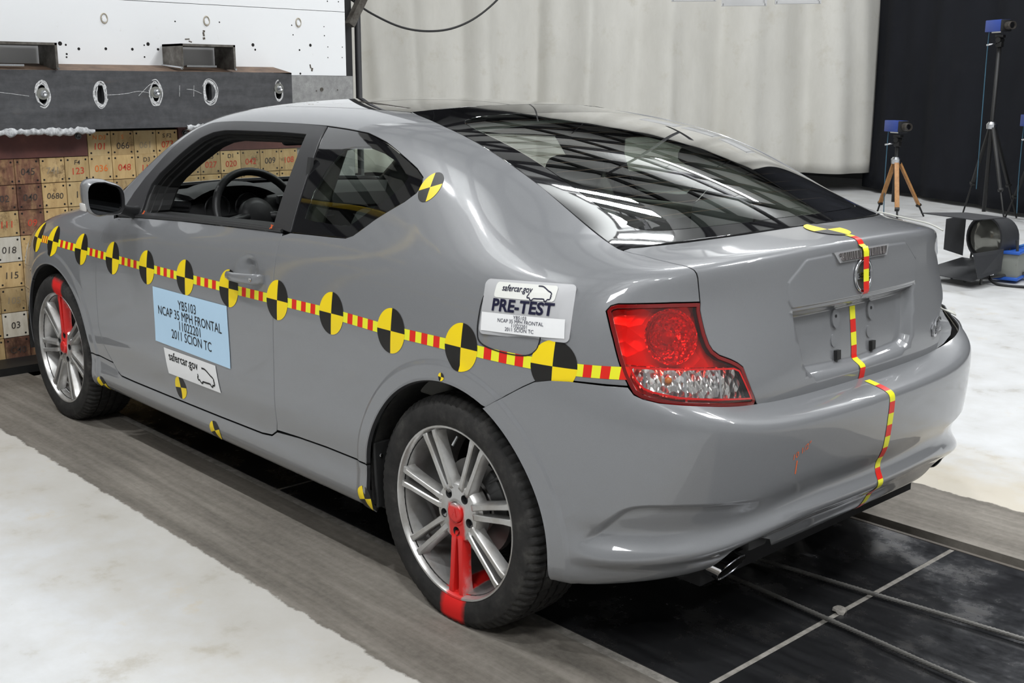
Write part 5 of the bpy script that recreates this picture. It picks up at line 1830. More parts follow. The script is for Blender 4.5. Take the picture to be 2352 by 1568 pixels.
# ---- signs
def sheet(name, corners, m, lift, thick, rad=0.0, parent=None):
    """quad given by its corners (x, z) TL, TR, BR, BL, lying on the flank"""
    tl_, tr_, br_, bl_ = [np.array(c, float) for c in corners]
    def at(s, t): return (tl_ * (1 - s) + tr_ * s) * (1 - t) + (bl_ * (1 - s) + br_ * s) * t
    nu, nv = 30, 12
    if rad:
        w = np.hypot(*(tr_ - tl_)); h = np.hypot(*(bl_ - tl_))
        poly = []
        for cx, cy, a0 in ((rad, rad, 180), (w - rad, rad, 270), (w - rad, h - rad, 0), (rad, h - rad, 90)):
            for a in np.radians(np.linspace(a0, a0 + 90, 6)): poly.append(((cx + rad * math.cos(a)) / w, (cy + rad * math.sin(a)) / h))
    else:
        poly = [(i / nu, 0) for i in range(nu)] + [(1, j / nv) for j in range(nv)] + [(1 - i / nu, 1) for i in range(nu)] + [(0, 1 - j / nv) for j in range(nv)]
    inner = [((i + .5) / nu, (j + .5) / nv) for i in range(nu) for j in range(nv)]
    if rad: inner = [q for q in inner if 0.06 < q[0] < .94 and .08 < q[1] < .92]
    k = len(poly)
    pts = poly + inner
    vo, _, fo, ov, _, _ = delaunay_2d_cdt([Vector(q) for q in pts], [(i, (i + 1) % k) for i in range(k)], [], 1, 1e-7)
    xz = [at(q[0], q[1]) for q in vo]
    top = side_pts(xz, lift + thick); bot = side_pts(xz, lift)
    n = len(vo)
    F = [tuple(f) for f in fo]
    idx = {}
    for i, o_ in enumerate(ov):
        for q in o_: idx[q] = i
    FF = F + [tuple(n + i for i in f[::-1]) for f in F] + [(idx[i], idx[(i + 1) % k], n + idx[(i + 1) % k], n + idx[i]) for i in range(k)]
    mb = MB(); mb.add(np.vstack([top, bot]), FF)
    o = mb.build(name, m, parent, auto=40)
    def put(a, b, lf):   # local metres: a right, b up, from the centre
        w = np.hypot(*(tr_ - tl_)); h = np.hypot(*(bl_ - tl_))
        return at(.5 + a / w, .5 - b / h), lf
    o_put = lambda P, lf: side_pts([at(.5 + a / np.hypot(*(tr_ - tl_)), .5 - b / np.hypot(*(bl_ - tl_))) for a, b in P], lf)
    return o, o_put
def write(put, body, size, a, b, lf, m, parent, bold=0.0, xs=1.0, align='CENTER', name='lettering'):
    V, F = text_mesh(body, size, align, bold, xs)
    P = put([(a + p[0], b + p[1]) for p in V], lf)
    return obj(name, P, F, m, parent)
def logo(put, a, b, sc, lf, m, parent, w=.0042):
    """small outline of a car, drawn as one stroke"""
    pts = np.array([(-.10, .50), (.16, .50), (.36, .42), (.66, .22), (.84, .13), (.93, .02), (.90, -.06), (.94, -.14), (.90, -.20), (.93, -.27), (.86, -.36), (.74, -.37), (.70, -.45), (.62, -.50), (.54, -.46), (.48, -.36), (.10, -.37), (-.20, -.38), (-.28, -.47), (-.38, -.50), (-.47, -.43), (-.52, -.34), (-.62, -.36), (-.68, -.30), (-.66, -.18), (-.60, -.10), (-.62, .02)])
    c = catmull(pts, 4) * sc * np.array([1.3, 1.0])
    n = len(c); V, F = [], []
    for i in range(n):
        t = c[min(i + 1, n - 1)] - c[max(i - 1, 0)]; t = t / max(np.hypot(*t), 1e-9)
        nn = np.array([-t[1], t[0]]) * w / 2
        V += [c[i] + nn, c[i] - nn]
    for i in range(n - 1): F.append((2 * i, 2 * i + 1, 2 * i + 3, 2 * i + 2))
    P = put([(a + v[0], b + v[1]) for v in V], lf)
    return obj('car_logo', P, F, m, parent)
blue, put = sheet('paper_sign', [(1.716, .724), (1.165, .728), (1.158, .511), (1.717, .517)], M_BLUE, .002, .0008)
tag(blue, 'pale blue paper sign with four lines of black lettering on the door', 'sign')
for t, b, a in (('YB5103', .059, -.010), ('NCAP 35 MPH FRONTAL', .020, -.004), ('11022201', -.017, .000), ('2011 SCION TC', -.055, .006)):
    write(put, t, .047, a, b, 0.0038, M_INKB, blue, 0.0, .92)
wp, put = sheet('logo_sheet', [(1.652, .502), (1.264, .503), (1.238, .409), (1.628, .407)], M_WHITE, .002, .0008)
tag(wp, 'small white paper with black web address and car logo below the blue sign', 'sign')
write(put, 'safercar.gov', .046, -.052, .022, .0038, M_INKB, wp, .0006, 1.0)
logo(put, .095, -.008, .058, .0038, M_INKB, wp, .006)
pl, put = sheet('pre_test_placard', [(-.105, .975), (-.380, .988), (-.405, .858), (-.124, .842)], M_ALU, .003, .0025, .014)
tag(pl, 'silver placard with PRE-TEST in dark letters on the rear quarter panel', 'placard')
lab, put2 = None, None
def sub_sheet(name, a0, a1, b0, b1, m, lf, rad=0.0):
    nu, nv = 10, 4
    if rad:
        P = []
        for cx, cy, s0 in ((a1 - rad, b1 - rad, 0), (a0 + rad, b1 - rad, 90), (a0 + rad, b0 + rad, 180), (a1 - rad, b0 + rad, 270)):
            for a in np.radians(np.linspace(s0, s0 + 90, 5)): P.append((cx + rad * math.cos(a), cy + rad * math.sin(a)))
        P = resample(np.array(P), .004, True)
        q = put(P, lf); c = put([((a0 + a1) / 2 + s * (a1 - a0) * .36, (b0 + b1) / 2) for s in (-1, -.5, 0, .5, 1)], lf)
        pts = np.vstack([P, [((a0 + a1) / 2 + s * (a1 - a0) * .36, (b0 + b1) / 2) for s in (-1, -.5, 0, .5, 1)]])
        k = len(P)
        vo, _, fo, ov, _, _ = delaunay_2d_cdt([Vector(v) for v in pts], [(i, (i + 1) % k) for i in range(k)], [], 1, 1e-7)
        return obj(name, put([v[:] for v in vo], lf), [tuple(f) for f in fo], m, pl)
    P = [(a0 + (a1 - a0) * i / nu, b0 + (b1 - b0) * j / nv) for i in range(nu + 1) for j in range(nv + 1)]
    F = [(i * (nv + 1) + j, (i + 1) * (nv + 1) + j, (i + 1) * (nv + 1) + j + 1, i * (nv + 1) + j + 1) for i in range(nu) for j in range(nv)]
    return obj(name, put(P, lf), F, m, pl)
# the placard face: web address patch, big word, typed label
sub_sheet('logo_patch', -.098, .090, .0250, .0615, mat('patch_white', (.74, .74, .70), .4), .0068, .008)
write(put, 'safercar.gov', .0205, -.028, .0480, .0080, M_INK, pl, .0003, .95)
logo(put, .038, .0415, .033, .0080, M_INK, pl, .0026)
write(put, 'PRE-TEST', .040, -.003, .0060, .0074, M_INK, pl, .0012, 1.17)
sub_sheet('typed_label', -.130, .126, -.058, -.0125, M_WHITE, .0068)
for t, b in (('YB5103', -.0190), ('NCAP 35 MPH FRONTAL', -.0288), ('11022201', -.0386), ('2011 SCION TC', -.0484)):
    write(put, t, .0125, -.002, b, .0080, M_INK, pl, 0.0, 1.05)

# thin white wires taped at the right corner of the bumper
M_WIRE = mat('wire_white', (.55, .55, .50), .5)
def bumper_right(u, v, lift):
    u = np.atleast_1d(np.array(u, float)); v = np.atleast_1d(np.array(v, float))
    p = BUMP.pos(u, v) + BUMP.nrm(u, v) * lift
    return p * [1, -1, 1]
for k in range(4):
    d = k * .05
    P = bumper_right([4.3 - d, 4.05 - d, 3.85 - d, 3.7 - d * .6, 3.62 + d * .3, 3.6 + d * .5, 3.58 + d * .2, 3.60, 3.64], [8.75, 8.55, 8.30, 7.6, 6.4, 5.0, 3.6, 2.4, 1.3], .004)
    P = np.vstack([[(-.50, -.70, .79 - d * .1)], P])
    mb = MB()
    mb.tube(catmull(P, 5).tolist(), .0024, 6)
    mb.build('sensor_wire', M_WIRE, car, smooth=True)
uu_, vv2 = np.meshgrid(np.linspace(3.85, 4.35, 8), np.linspace(7.7, 8.25, 6), indexing='ij')
P = bumper_right(uu_.ravel(), vv2.ravel(), .005)
obj('silver_tape', P, [(i * 6 + j, i * 6 + j + 1, (i + 1) * 6 + j + 1, (i + 1) * 6 + j) for i in range(7) for j in range(5)], mat('duct_tape', (.42, .42, .43), .35, .4), car, True)
mb = MB(); pts = [(-.30, -.655, 1.052), (-.36, -.64, 1.064), (-.44, -.655, 1.052), (-.52, -.665, 1.040), (-.57, -.668, 1.022)]
mb.tube(catmull(np.array(pts), 5).tolist(), .0025, 6); mb.build('sensor_wire', M_WIRE, car, smooth=True)
# ------------------------------------------------------------------ the hall
def concrete_floor():
    m = mat('floor_paint', (.6, .6, .6), .55, spec=.35)
    v = coords(m, (1, 1, 1), 'Object')
    x, y, z = sep(m, v)
    big = noise(m, v, .7, 6, .6); mid = noise(m, v, 4.5, 8, .65); fine = noise(m, v, 38, 6, .7); edge = noise(m, v, 7.0, 6, .7)
    # white paint, yellowed and scuffed
    paint = ramp(m, mid, [(.30, (.40, .385, .355)), (.42, (.53, .53, .525)), (.62, (.575, .58, .585))])
    stain = ramp(m, noise(m, v, 2.3, 7, .72), [(.60, (0,) * 3), (.72, (1,) * 3)])
    paint = mix(m, math_n(m, 'MULTIPLY', stain, .55), paint, (.56, .46, .30))
    chips = ramp(m, noise(m, v, 11, 10, .78), [(.66, (0,) * 3), (.685, (1,) * 3)])
    paint = mix(m, math_n(m, 'MULTIPLY', chips, .75), paint, (.30, .25, .19))
    # bare concrete of the lane with streaks along the runway
    vs = coords(m, (.35, 5.0, 1), 'Object')
    streak = noise(m, vs, 2.2, 8, .65)
    conc = ramp(m, streak, [(.28, (.085, .075, .063)), (.5, (.185, .165, .140)), (.72, (.30, .275, .24))])
    blot = ramp(m, big, [(.35, (.75,) * 3), (.65, (1.12,) * 3)])
    conc = mix(m, 1.0, conc, blot, 'MULTIPLY')
    conc = mix(m, .22, conc, ramp(m, fine, [(.3, (.05, .045, .04)), (.7, (.30, .28, .25))]))
    # paint edge at 1.155 m each side of the centre line
    wob = math_n(m, 'MULTIPLY_ADD', edge, .07, -.035)
    ay = math_n(m, 'ADD', math_n(m, 'ABSOLUTE', y), wob)
    k = math_n(m, 'MULTIPLY', math_n(m, 'SUBTRACT', ay, 1.150), 120.0, clamp=True)
    # the yellowed rim of the paint along the lane
    rimf = math_n(m, 'MULTIPLY', math_n(m, 'SUBTRACT', 1.75, math_n(m, 'ADD', ay, math_n(m, 'MULTIPLY_ADD', mid, 1.0, -.5))), 2.2, clamp=True)
    right = math_n(m, 'LESS_THAN', y, 0.0)
    paint = mix(m, math_n(m, 'MULTIPLY', rimf, math_n(m, 'MULTIPLY_ADD', right, .35, .30)), paint, (.55, .48, .36))
    set_in(m, 'Base Color', mix(m, k, conc, paint))
    set_in(m, 'Roughness', mix(m, k, (.75,) * 3, ramp(m, mid, [(.3, (.42,) * 3), (.7, (.60,) * 3)])))
    h = math_n(m, 'ADD', math_n(m, 'MULTIPLY', k, .5), math_n(m, 'MULTIPLY', fine, .25))
    bump(m, h, .35, .004)
    return m
M_FLOOR = concrete_floor()
FX0, FX1, FY0, FY1 = -9.0, 13.0, -14.0, 9.0
def slab(name, x0, x1, y0, y1, z0, z1, m, parent=None, kind=None):
    mb = MB(); mb.box(((x0 + x1) / 2, (y0 + y1) / 2, (z0 + z1) / 2), (x1 - x0, y1 - y0, z1 - z0))
    o = mb.build(name, m, parent)
    if kind: tag(o, kind=kind)
    return o
# the floor: two painted aprons with the sunken runway between them
fl = MB()
fl.box(((FX0 + FX1) / 2, (FY1 + .70) / 2, -.05), (FX1 - FX0, FY1 - .70, .10))
fl.box(((FX0 + FX1) / 2, (FY0 - .735) / 2, -.05), (FX1 - FX0, -.735 - FY0, .10))
fl.box(((FX0 + FX1) / 2, 0, -.12), (FX1 - FX0, 1.6, .08))
floor = fl.build('floor', M_FLOOR)
tag(floor, kind='structure')
def steel_plate_mat():
    m = mat('runway_steel', (.03, .03, .032), .3, .85, spec=.5)
    v = coords(m, (.8, 7, 1), 'Object'); v2 = coords(m, (1, 1, 1), 'Object')
    n = noise(m, v, 3.0, 8, .65); n2 = noise(m, v2, 5, 8, .7); n3 = noise(m, v2, 60, 5, .7)
    c = ramp(m, n, [(.3, (.055, .056, .060)), (.6, (.12, .122, .13)), (.85, (.22, .22, .22))])
    c = mix(m, ramp(m, n2, [(.52, (0,) * 3), (.75, (.6,) * 3)]), c, (.16, .145, .125))
    set_in(m, 'Base Color', c)
    set_in(m, 'Roughness', ramp(m, n2, [(.3, (.08,) * 3), (.5, (.20,) * 3), (.8, (.55,) * 3)]))
    bump(m, n3, .06, .002)
    return m
M_PLATE = steel_plate_mat()
M_CAULK = mat('joint_filler', (.24, .22, .19), .8)
vq = coords(M_CAULK, (1, 1, 1)); set_in(M_CAULK, 'Base Color', ramp(M_CAULK, noise(M_CAULK, vq, 30, 6, .7), [(.3, (.13, .12, .105)), (.7, (.33, .31, .28))]))
xs = [-8.9, -6.5, -4.4, -2.62, -.702, 1.25, 3.55]
run = empty('steel_runway', (0, 0, 0)); tag(run, kind='structure')
for a, b in zip(xs[:-1], xs[1:]):
    slab('runway_plate', a + .0085, b - .0085, -.655, .662, -.08, -.002, M_PLATE, run)
    slab('joint_strip', b - .009, b + .009, -.655, .662, -.08, -.0035, M_CAULK, run)
slab('edge_strip', -8.9, 3.55, .663, .699, -.09, -.004, M_CAULK, run)
# narrow guide channel on the right of the plates
slab('guide_channel', -8.9, 3.55, -.733, -.657, -.085, -.055, mat('channel_black', (.012, .011, .010), .7), run)  # channel floor coloured near black
slab('channel_lip', -8.9, 3.55, -.672, -.657, -.055, -.001, mat('lip_steel', (.10, .085, .07), .5, .5), run)
# two wire ropes lie on the plates
M_ROPE = mat('wire_rope', (.17, .165, .155), .5, .6)
def rope(pts, label):
    P = resample(catmull(np.array(pts), 8), .006)
    root = MB()
    n = len(P)
    for s in range(6):
        V = []
        for i in range(n):
            t = P[min(i + 1, n - 1)] - P[max(i - 1, 0)]; t = t / np.linalg.norm(t)
            a_ = np.cross(t, [0, 0, 1.0]); a_ /= np.linalg.norm(a_); b_ = np.cross(a_, t)
            ph = 2 * math.pi * (s / 6 + i * .006 / .055)
            V.append(P[i] + (a_ * math.cos(ph) + b_ * math.sin(ph)) * .0048)
        root.tube([tuple(v) for v in V[::2]], .0030, 5)
    o = root.build('wire_rope', M_ROPE, smooth=True)
    tag(o, label, 'wire rope', 'tow ropes on the runway')
rope([(-2.6, -.31, .010), (-1.13, -.185, .010), (-.566, -.125, .010), (.3, -.045, .012), (1.6, .0, .02)], 'twisted steel tow rope on the runway, the one farther from the camera')
rope([(-2.6, .27, .010), (-1.141, .143, .010), (-.701, .100, .010), (.3, .02, .012), (1.6, .0, .04)], 'twisted steel tow rope on the runway, the one nearer the camera')
mb = MB()
bmr = bmesh.new(); bmesh.ops.create_icosphere(bmr, subdivisions=2, radius=.022)
for v in bmr.verts: v.co *= random.uniform(.6, 1.25); v.co.z *= .6
bmesh.ops.translate(bmr, vec=(-.700, .015, .004), verts=bmr.verts); mb.bm(bmr)
tag(mb.build('putty_lump', M_CAULK), 'small lump of putty on the plate joint between the ropes', 'putty')

# ---- walls and ceiling
M_WALL = mat('wall_grey', (.46, .46, .45), .9)
M_WALLD = mat('wall_dark', (.16, .16, .16), .9)
def wallbox(name, c, s, m): 
    mb = MB(); mb.box(c, s); return tag(mb.build(name, m), kind='structure')
CH = 6.6
wallbox('wall_back', (FX0 - .1, (FY0 + FY1) / 2, CH / 2), (.2, FY1 - FY0, CH), M_WALL)
wallbox('wall_left', ((FX0 + FX1) / 2, FY1 + .1, CH / 2), (FX1 - FX0, .2, CH), M_WALL)
wallbox('wall_front', (FX1 + .1, (FY0 + FY1) / 2, CH / 2), (.2, FY1 - FY0, CH), M_WALLD)
wallbox('wall_right', ((FX0 + FX1) / 2, FY0 - .1, CH / 2), (FX1 - FX0, .2, CH), M_WALLD)
ceil = wallbox('ceiling', ((FX0 + FX1) / 2, (FY0 + FY1) / 2, CH + .35), (FX1 - FX0, FY1 - FY0, .1), mat('ceiling_deck', (.05, .05, .05), .9))
M_TILE = mat('ceiling_panel', (.72, .73, .72), .9)
M_BEAM = mat('roof_beam', (.035, .035, .037), .7)
pm = None
PX, PY = 1.28, 1.77
NX, NY = 17, 13
for i in range(NX):
    for j in range(NY):
        x = FX0 + .62 + i * PX; y = FY0 + .85 + j * PY
        if pm is None:
            mb = MB(); mb.box((0, 0, 0), (1.0, 1.42, .05), bev=.01); o = mb.build('ceiling_tile', M_TILE, ceil); pm = o
        else:
            o = bpy.data.objects.new('ceiling_tile', pm.data); link(o, ceil)
        o.location = (x, y, CH + .16)
for i in range(NX + 1):
    slab('roof_beam', FX0 - .07 + i * PX, FX0 + .07 + i * PX, FY0, FY1, CH + .02, CH + .28, M_BEAM, ceil)
for j in range(NY + 1):
    slab('roof_beam', FX0, FX1, FY0 - .10 + j * PY, FY0 + .05 + j * PY, CH + .04, CH + .26, M_BEAM, ceil)
# ---- strip fixtures that carry the area lights above
M_HOUS = mat('fixture_white', (.6, .6, .6), .5)
for k, (n, l, s, p, a) in enumerate(LIGHTS):
    fx = empty('ceiling_light', (l[0], l[1], l[2]))
    if n == 'added_flood': tag(fx, 'added fill lamp out of view high on the %s aimed at the barrier' % ('left of the lane' if l[1] > 0 else 'right of the lane'), 'flood light', 'added fill floods')
    else:
        side_ = 'left' if l[1] > 0 else ('far right, added to light the curtains' if l[1] < -6 else 'right')
        where = 'over the barrier' if 3 < l[0] < 6 else ('beyond the barrier, added to light the curtain' if l[0] > 6 else ('beside the car' if l[0] > -2 else ('behind the car' if l[0] > -4.5 else 'at the back of the hall')))
        extra_ = {1.60: ', first of the triple bank', 1.85: ', middle of the triple bank', 2.10: ', last of the triple bank', 3.6: ', nearer of the pair', 4.7: ', farther of the pair', -6.4: ', hindmost'}.get(l[0], '')
        tag(fx, 'white ceiling strip light on the %s, %s%s' % (side_, where, extra_), 'ceiling light', 'ceiling strip lights')
    q = Vector(a).to_track_quat('-Z', 'Y').to_matrix()
    mb = MB(); mb.box((0, 0, .05), (s[0] + .1, s[1] + .1, .08), bev=.01); mb.v = [tuple(q @ Vector(v)) for v in mb.v]; mb.build('housing', M_HOUS, fx)
    mb = MB()
    for d in (-1, 1): mb.tube([(d * s[0] * .35, 0, .06), (d * s[0] * .35, 0, CH + .1 - l[2])], .008, 6)
    mb.build('hanger', M_BEAM, fx)

# ------------------------------------------------------------------ crash barrier
bar = empty('crash_barrier', (3.9, 0, 0))
tag(bar, 'crash barrier of numbered plywood blocks, dark steel beam and white board', 'barrier')
BX = 3.83
def bslab(name, x0, x1, y0, y1, z0, z1, m, parent=bar, bev=0.0):
    mb = MB(); mb.box(((x0 + x1) / 2 - 3.9, (y0 + y1) / 2, (z0 + z1) / 2), (x1 - x0, y1 - y0, z1 - z0), bev=bev)
    return mb.build(name, m, parent)
bslab('backing_wall', BX + .032, 5.2, -1.50, 1.5, 0, 1.50, mat('backing_dark', (.02, .018, .016), .9))
def ply(name, stops, scale, dirt, seed):
    m = mat(name, (.5, .4, .25), .75, spec=.25)
    N, L = nt(m)
    tc = N.new('ShaderNodeTexCoord'); oi = N.new('ShaderNodeObjectInfo')
    add = N.new('ShaderNodeVectorMath'); add.operation = 'ADD'
    sc = N.new('ShaderNodeVectorMath'); sc.operation = 'SCALE'; sc.inputs['Scale'].default_value = 37.0
    cmb = N.new('ShaderNodeCombineXYZ')
    for k in range(3): L.new(oi.outputs['Random'], cmb.inputs[k])
    L.new(cmb.outputs[0], sc.inputs[0]); L.new(tc.outputs['Object'], add.inputs[0]); L.new(sc.outputs[0], add.inputs[1])
    mp = N.new('ShaderNodeMapping'); mp.inputs['Scale'].default_value = (1, 3.0, .7); L.new(add.outputs[0], mp.inputs[0])
    g = noise(m, mp.outputs[0], scale, 8, .65, .4)
    c = ramp(m, g, stops)
    d = ramp(m, noise(m, add.outputs[0], 13, 8, .72), [(dirt, (0,) * 3), (dirt + .16, (.85,) * 3)])
    c = mix(m, d, c, (.055, .028, .018))
    val = ramp(m, oi.outputs['Random'], [(0, (.82, .82, .82)), (1, (1.1, 1.06, 1.0))])
    set_in(m, 'Base Color', mix(m, 1.0, c, val, 'MULTIPLY'))
    bump(m, g, .25, .003)
    return m
PLY = {'c': ply('plywood_clean', [(.3, (.44, .30, .135)), (.55, (.60, .44, .225)), (.8, (.68, .53, .31))], 6, .68, 1),
       'w': ply('plywood_worn', [(.3, (.34, .225, .105)), (.55, (.50, .36, .18)), (.8, (.62, .47, .27))], 7, .54, 2),
       'b': ply('plywood_burnt', [(.3, (.10, .045, .035)), (.5, (.19, .095, .065)), (.75, (.42, .28, .14))], 7, .47, 3),
       'l': ply('plywood_bleached', [(.3, (.52, .48, .40)), (.55, (.66, .63, .56)), (.8, (.72, .70, .65))], 7, .70, 4)}
M_HOLE = mat('hole_black', (.006, .005, .005), .8)
PW, PH = .1308, .1327
BLK = {}
def block_mesh(kind):
    mb = MB()
    mb.box((0, 0, 0), (.045, PW - .003, PH - .003), bev=.0015)
    mb.mi = 1
    for sy in (-1, 1):
        for sz in (-1, 1):
            V = []
            n = 10
            for i in range(n):
                a = 2 * math.pi * i / n
                V.append((-.0228, sy * .048 + .0055 * math.cos(a), sz * .049 + .0055 * math.sin(a)))
            mb.add(V, [tuple(range(n))])
    return mb
def block(k, zc, kind, dx=0.0):
    y = .600 - PW * (k + .5)
    if kind not in BLK:
        o = block_mesh(kind).build('block', [PLY[kind], M_HOLE], bar); BLK[kind] = o.data
    else:
        o = bpy.data.objects.new('block', BLK[kind]); link(o, bar)
    o.location = (BX + .0225 - 3.9 + dx, y, zc)
    return o
KIND = {
 0: 'bbwcccccwwcwwwwwc', 1: 'bbwccwwcccwwcwwcc', 2: 'wbwwcwccwwcwwcccw', 3: 'lwwwcwcwcwwcwcwcw', 4: 'wwwcwwcwwcwwcwwcw', 5: 'wwcwwcwcwwcwcwwcw', 6: 'lwcwwcwwcwwcwcwww', 7: 'bbwwcwwcwwcwwcwww'}
TXT = {}   # (row, k): (text, colour, size)
R_, K_ = (.55, .07, .03), (.035, .03, .03)
M_TR = mat('pencil_red', (.52, .06, .03), .8); M_TK = mat('pencil_black', (.05, .04, .035), .8); M_TF = mat('pencil_faint', (.30, .24, .16), .8); M_TO = mat('pencil_orange', (.70, .17, .03), .8)
def scrawl(txt, y, z, size, m, dx=0.0):
    V, F = text_mesh(txt, size, bold=.0002, xs=1.0, shear=.08)
    rot = random.uniform(-.06, .06)
    P = [(BX - .0016 - 3.9 + dx, y - (a * math.cos(rot) - b * math.sin(rot)), z + a * math.sin(rot) + b * math.cos(rot)) for a, b in V]
    obj('number', P, F, m, bar)
NUM = {(0, 0): ('045', M_TK), (0, 1): ('741', M_TF), (0, 2): ('123', M_TR, 'F4', M_TK), (0, 3): ('036', M_TO), (0, 4): ('048', M_TR), (0, 5): ('112', M_TR, 'D3', M_TK),
       (0, 8): ('027', M_TR, 'C3', M_TK), (0, 9): ('020', M_TR, 'D1', M_TK), (0, 10): ('042', M_TR), (0, 11): ('009', M_TK), (0, 12): ('108', M_TR), (0, 7): ('031', M_TR),
       (1, -1): ('02', M_TK), (1, 0): ('040', M_TK), (1, 1): ('0680', M_TK), (1, 2): ('10', M_TK), (1, 3): ('077', M_TR), (1, 6): ('012', M_TR), (1, 7): ('C2', M_TK), (1, 8): ('055', M_TK), (1, 9): ('061', M_TF), (1, 10): ('006', M_TK), (1, 11): ('079', M_TK),
       (2, -1): ('111', M_TR), (2, 0): ('09', M_TR), (3, -1): ('018', M_TK), (4, -1): ('115', M_TK), (4, 0): ('24', M_TK), (5, -1): ('105', M_TF), (6, -1): ('03', M_TK), (7, -1): ('C40', M_TK)}
for r in range(8):
    zc = 1.078 - PH * (r + .5)
    for i, k in enumerate(range(-3, 13)):
        kind = 'w' if i < 2 else KIND[r][(i - 2) % len(KIND[r])]
        dx = random.uniform(-.002, .002)
        block(k, zc, kind, dx)
        if (r, k) in NUM:
            t = NUM[(r, k)]; y = .600 - PW * (k + .5)
            scrawl(t[0], y, zc - (.012 if len(t) > 2 else .004), .050 if len(t[0]) < 4 else .044, t[1], dx)
            if len(t) > 2: scrawl(t[2], y, zc + .034, .034, t[3], dx)
for k, kind, t in ((3, 'c', ('101', M_TR, 'N D3', M_TO)), (4, 'w', ('066', M_TK, 'S', M_TO)), (5, 'c', ('061', M_TF)), (6, 'c', ('073', M_TR, 'S F2', M_TK))):
    zc = 1.078 + PH * .5 - .003
    block(k, zc, kind)
    y = .600 - PW * (k + .5)
    scrawl(t[0], y, zc - .016, .050, t[1])
    if len(t) > 2: scrawl(t[2], y, zc + .032, .032, t[3])
# primer-red plates either side of the top row
M_PRIM = mat('red_primer', (.115, .040, .032), .55)
vp = coords(M_PRIM, (1, 1, 1)); set_in(M_PRIM, 'Base Color', ramp(M_PRIM, noise(M_PRIM, vp, 7, 8, .65), [(.3, (.075, .026, .022)), (.6, (.125, .043, .034)), (.8, (.20, .075, .055))]))
def bolt_head(x, y, z, r, h, parent, m=M_SATIN):
    mb = MB(); mb.lathe([(0, r * 1.5), (-h * .3, r * 1.5), (-h * .3, r), (-h, r), (-h * 1.05, r * .8), (-h * .8, 0)], 'x', (x - 3.9, y, z), 18)
    return mb.build('bolt', m, parent, auto=35)
for y0, y1 in ((.212, 1.3), (-1.18, -.318)):
    pp = bslab('primer_plate', BX - .006, BX + .04, y0, y1, 1.080, 1.223, M_PRIM)
    bolt_head(BX - .006, y0 + .046 if y0 > 0 else y1 - .04, 1.185, .012, .014, pp, mat('bolt_iron', (.10, .10, .10), .4, .8))
bslab('rubber_base', 3.62, BX + .05, -1.5, 1.6, .0, .040, M_RUBBER)
# steel beam with slotted holes
def beam_mat():
    m = mat('hot_rolled_steel', (.075, .077, .082), .5, .45)
    v = coords(m, (1, 1, 1)); v2 = coords(m, (1, .6, 4))
    n = noise(m, v2, 4, 8, .65); n2 = noise(m, v, 22, 8, .7)
    c = ramp(m, n, [(.3, (.050, .050, .054)), (.55, (.085, .086, .092)), (.8, (.125, .125, .13))])
    c = mix(m, ramp(m, noise(m, v2, 6, 8, .7), [(.60, (0,) * 3), (.78, (.55,) * 3)]), c, (.10, .055, .030))
    set_in(m, 'Base Color', mix(m, .18, c, ramp(m, n2, [(.4, (.04,) * 3), (.7, (.18,) * 3)])))
    return m
M_STEEL = beam_mat()
M_RUST = mat('rusty_ledge', (.13, .085, .060), .75)
vr = coords(M_RUST, (1, 1, 1)); set_in(M_RUST, 'Base Color', ramp(M_RUST, noise(M_RUST, vr, 14, 8, .7), [(.3, (.075, .048, .035)), (.7, (.19, .125, .085))]))
B0, B1, BY0, BY1, BF = 1.224, 1.524, -.985, 1.35, 3.68
SLOTS = [(.481, 1.403), (.178, 1.402), (-.126, 1.409), (-.444, 1.414), (-.893, 1.420)]
def slot_outline(y, z, hw=.0175, hh=.046, n=8):
    P = []
    for i in range(n + 1):
        a = math.pi * i / n; P.append((y + hw * math.cos(a), z + hh - hw + hw * math.sin(a)))
    for i in range(n + 1):
        a = math.pi + math.pi * i / n; P.append((y + hw * math.cos(a), z - hh + hw + hw * math.sin(a)))
    return np.array(P)
def beam():
    outer = resample(np.array([(BY0, B0), (BY1, B0), (BY1, B1), (BY0, B1)]), .15, True)
    loops = [outer] + [slot_outline(*s) for s in SLOTS]
    pv, pe = [], []
    for c in loops:
        b = len(pv); pv += [Vector(p) for p in c]; pe += [(b + i, b + (i + 1) % len(c)) for i in range(len(c))]
    vo, _, fo, _, _, _ = delaunay_2d_cdt(pv, pe, [], 0, 1e-7)
    vo = np.array([v[:] for v in vo])
    mb = MB()
    F = []
    for f in fo:
        g = vo[list(f)].mean(0)
        if in_poly(g[None], outer)[0] and not any(in_poly(g[None], l)[0] for l in loops[1:]): F.append(tuple(f))
    mb.add([(BF - 3.9, v[0], v[1]) for v in vo], F)
    for l in loops[1:]:
        n = len(l)
        V = [(BF - 3.9, y, z) for y, z in l] + [(BF + .035 - 3.9, y, z) for y, z in l]
        mb.add(V, [(i, (i + 1) % n, n + (i + 1) % n, n + i) for i in range(n)])
    # rest of the hollow section
    mb.add([(BF - 3.9, BY0, B0), (BX - 3.9, BY0, B0), (BX - 3.9, BY0, B1), (BF - 3.9, BY0, B1)], [(0, 1, 2, 3)])
    mb.add([(BF - 3.9, BY0, B0), (BF - 3.9, BY1, B0), (BX - 3.9, BY1, B0), (BX - 3.9, BY0, B0)], [(0, 1, 2, 3)])
    mb.add([(BF - 3.9, BY1, B0), (BX - 3.9, BY1, B0), (BX - 3.9, BY1, B1), (BF - 3.9, BY1, B1)], [(0, 1, 2, 3)])
    mb.add([(BF + .06 - 3.9, BY0, B0), (BF + .06 - 3.9, BY1, B0), (BF + .06 - 3.9, BY1, B1), (BF + .06 - 3.9, BY0, B1)], [(0, 1, 2, 3)])
    return mb.build('steel_beam', M_STEEL, bar, recalc=False)
bm_o = beam()
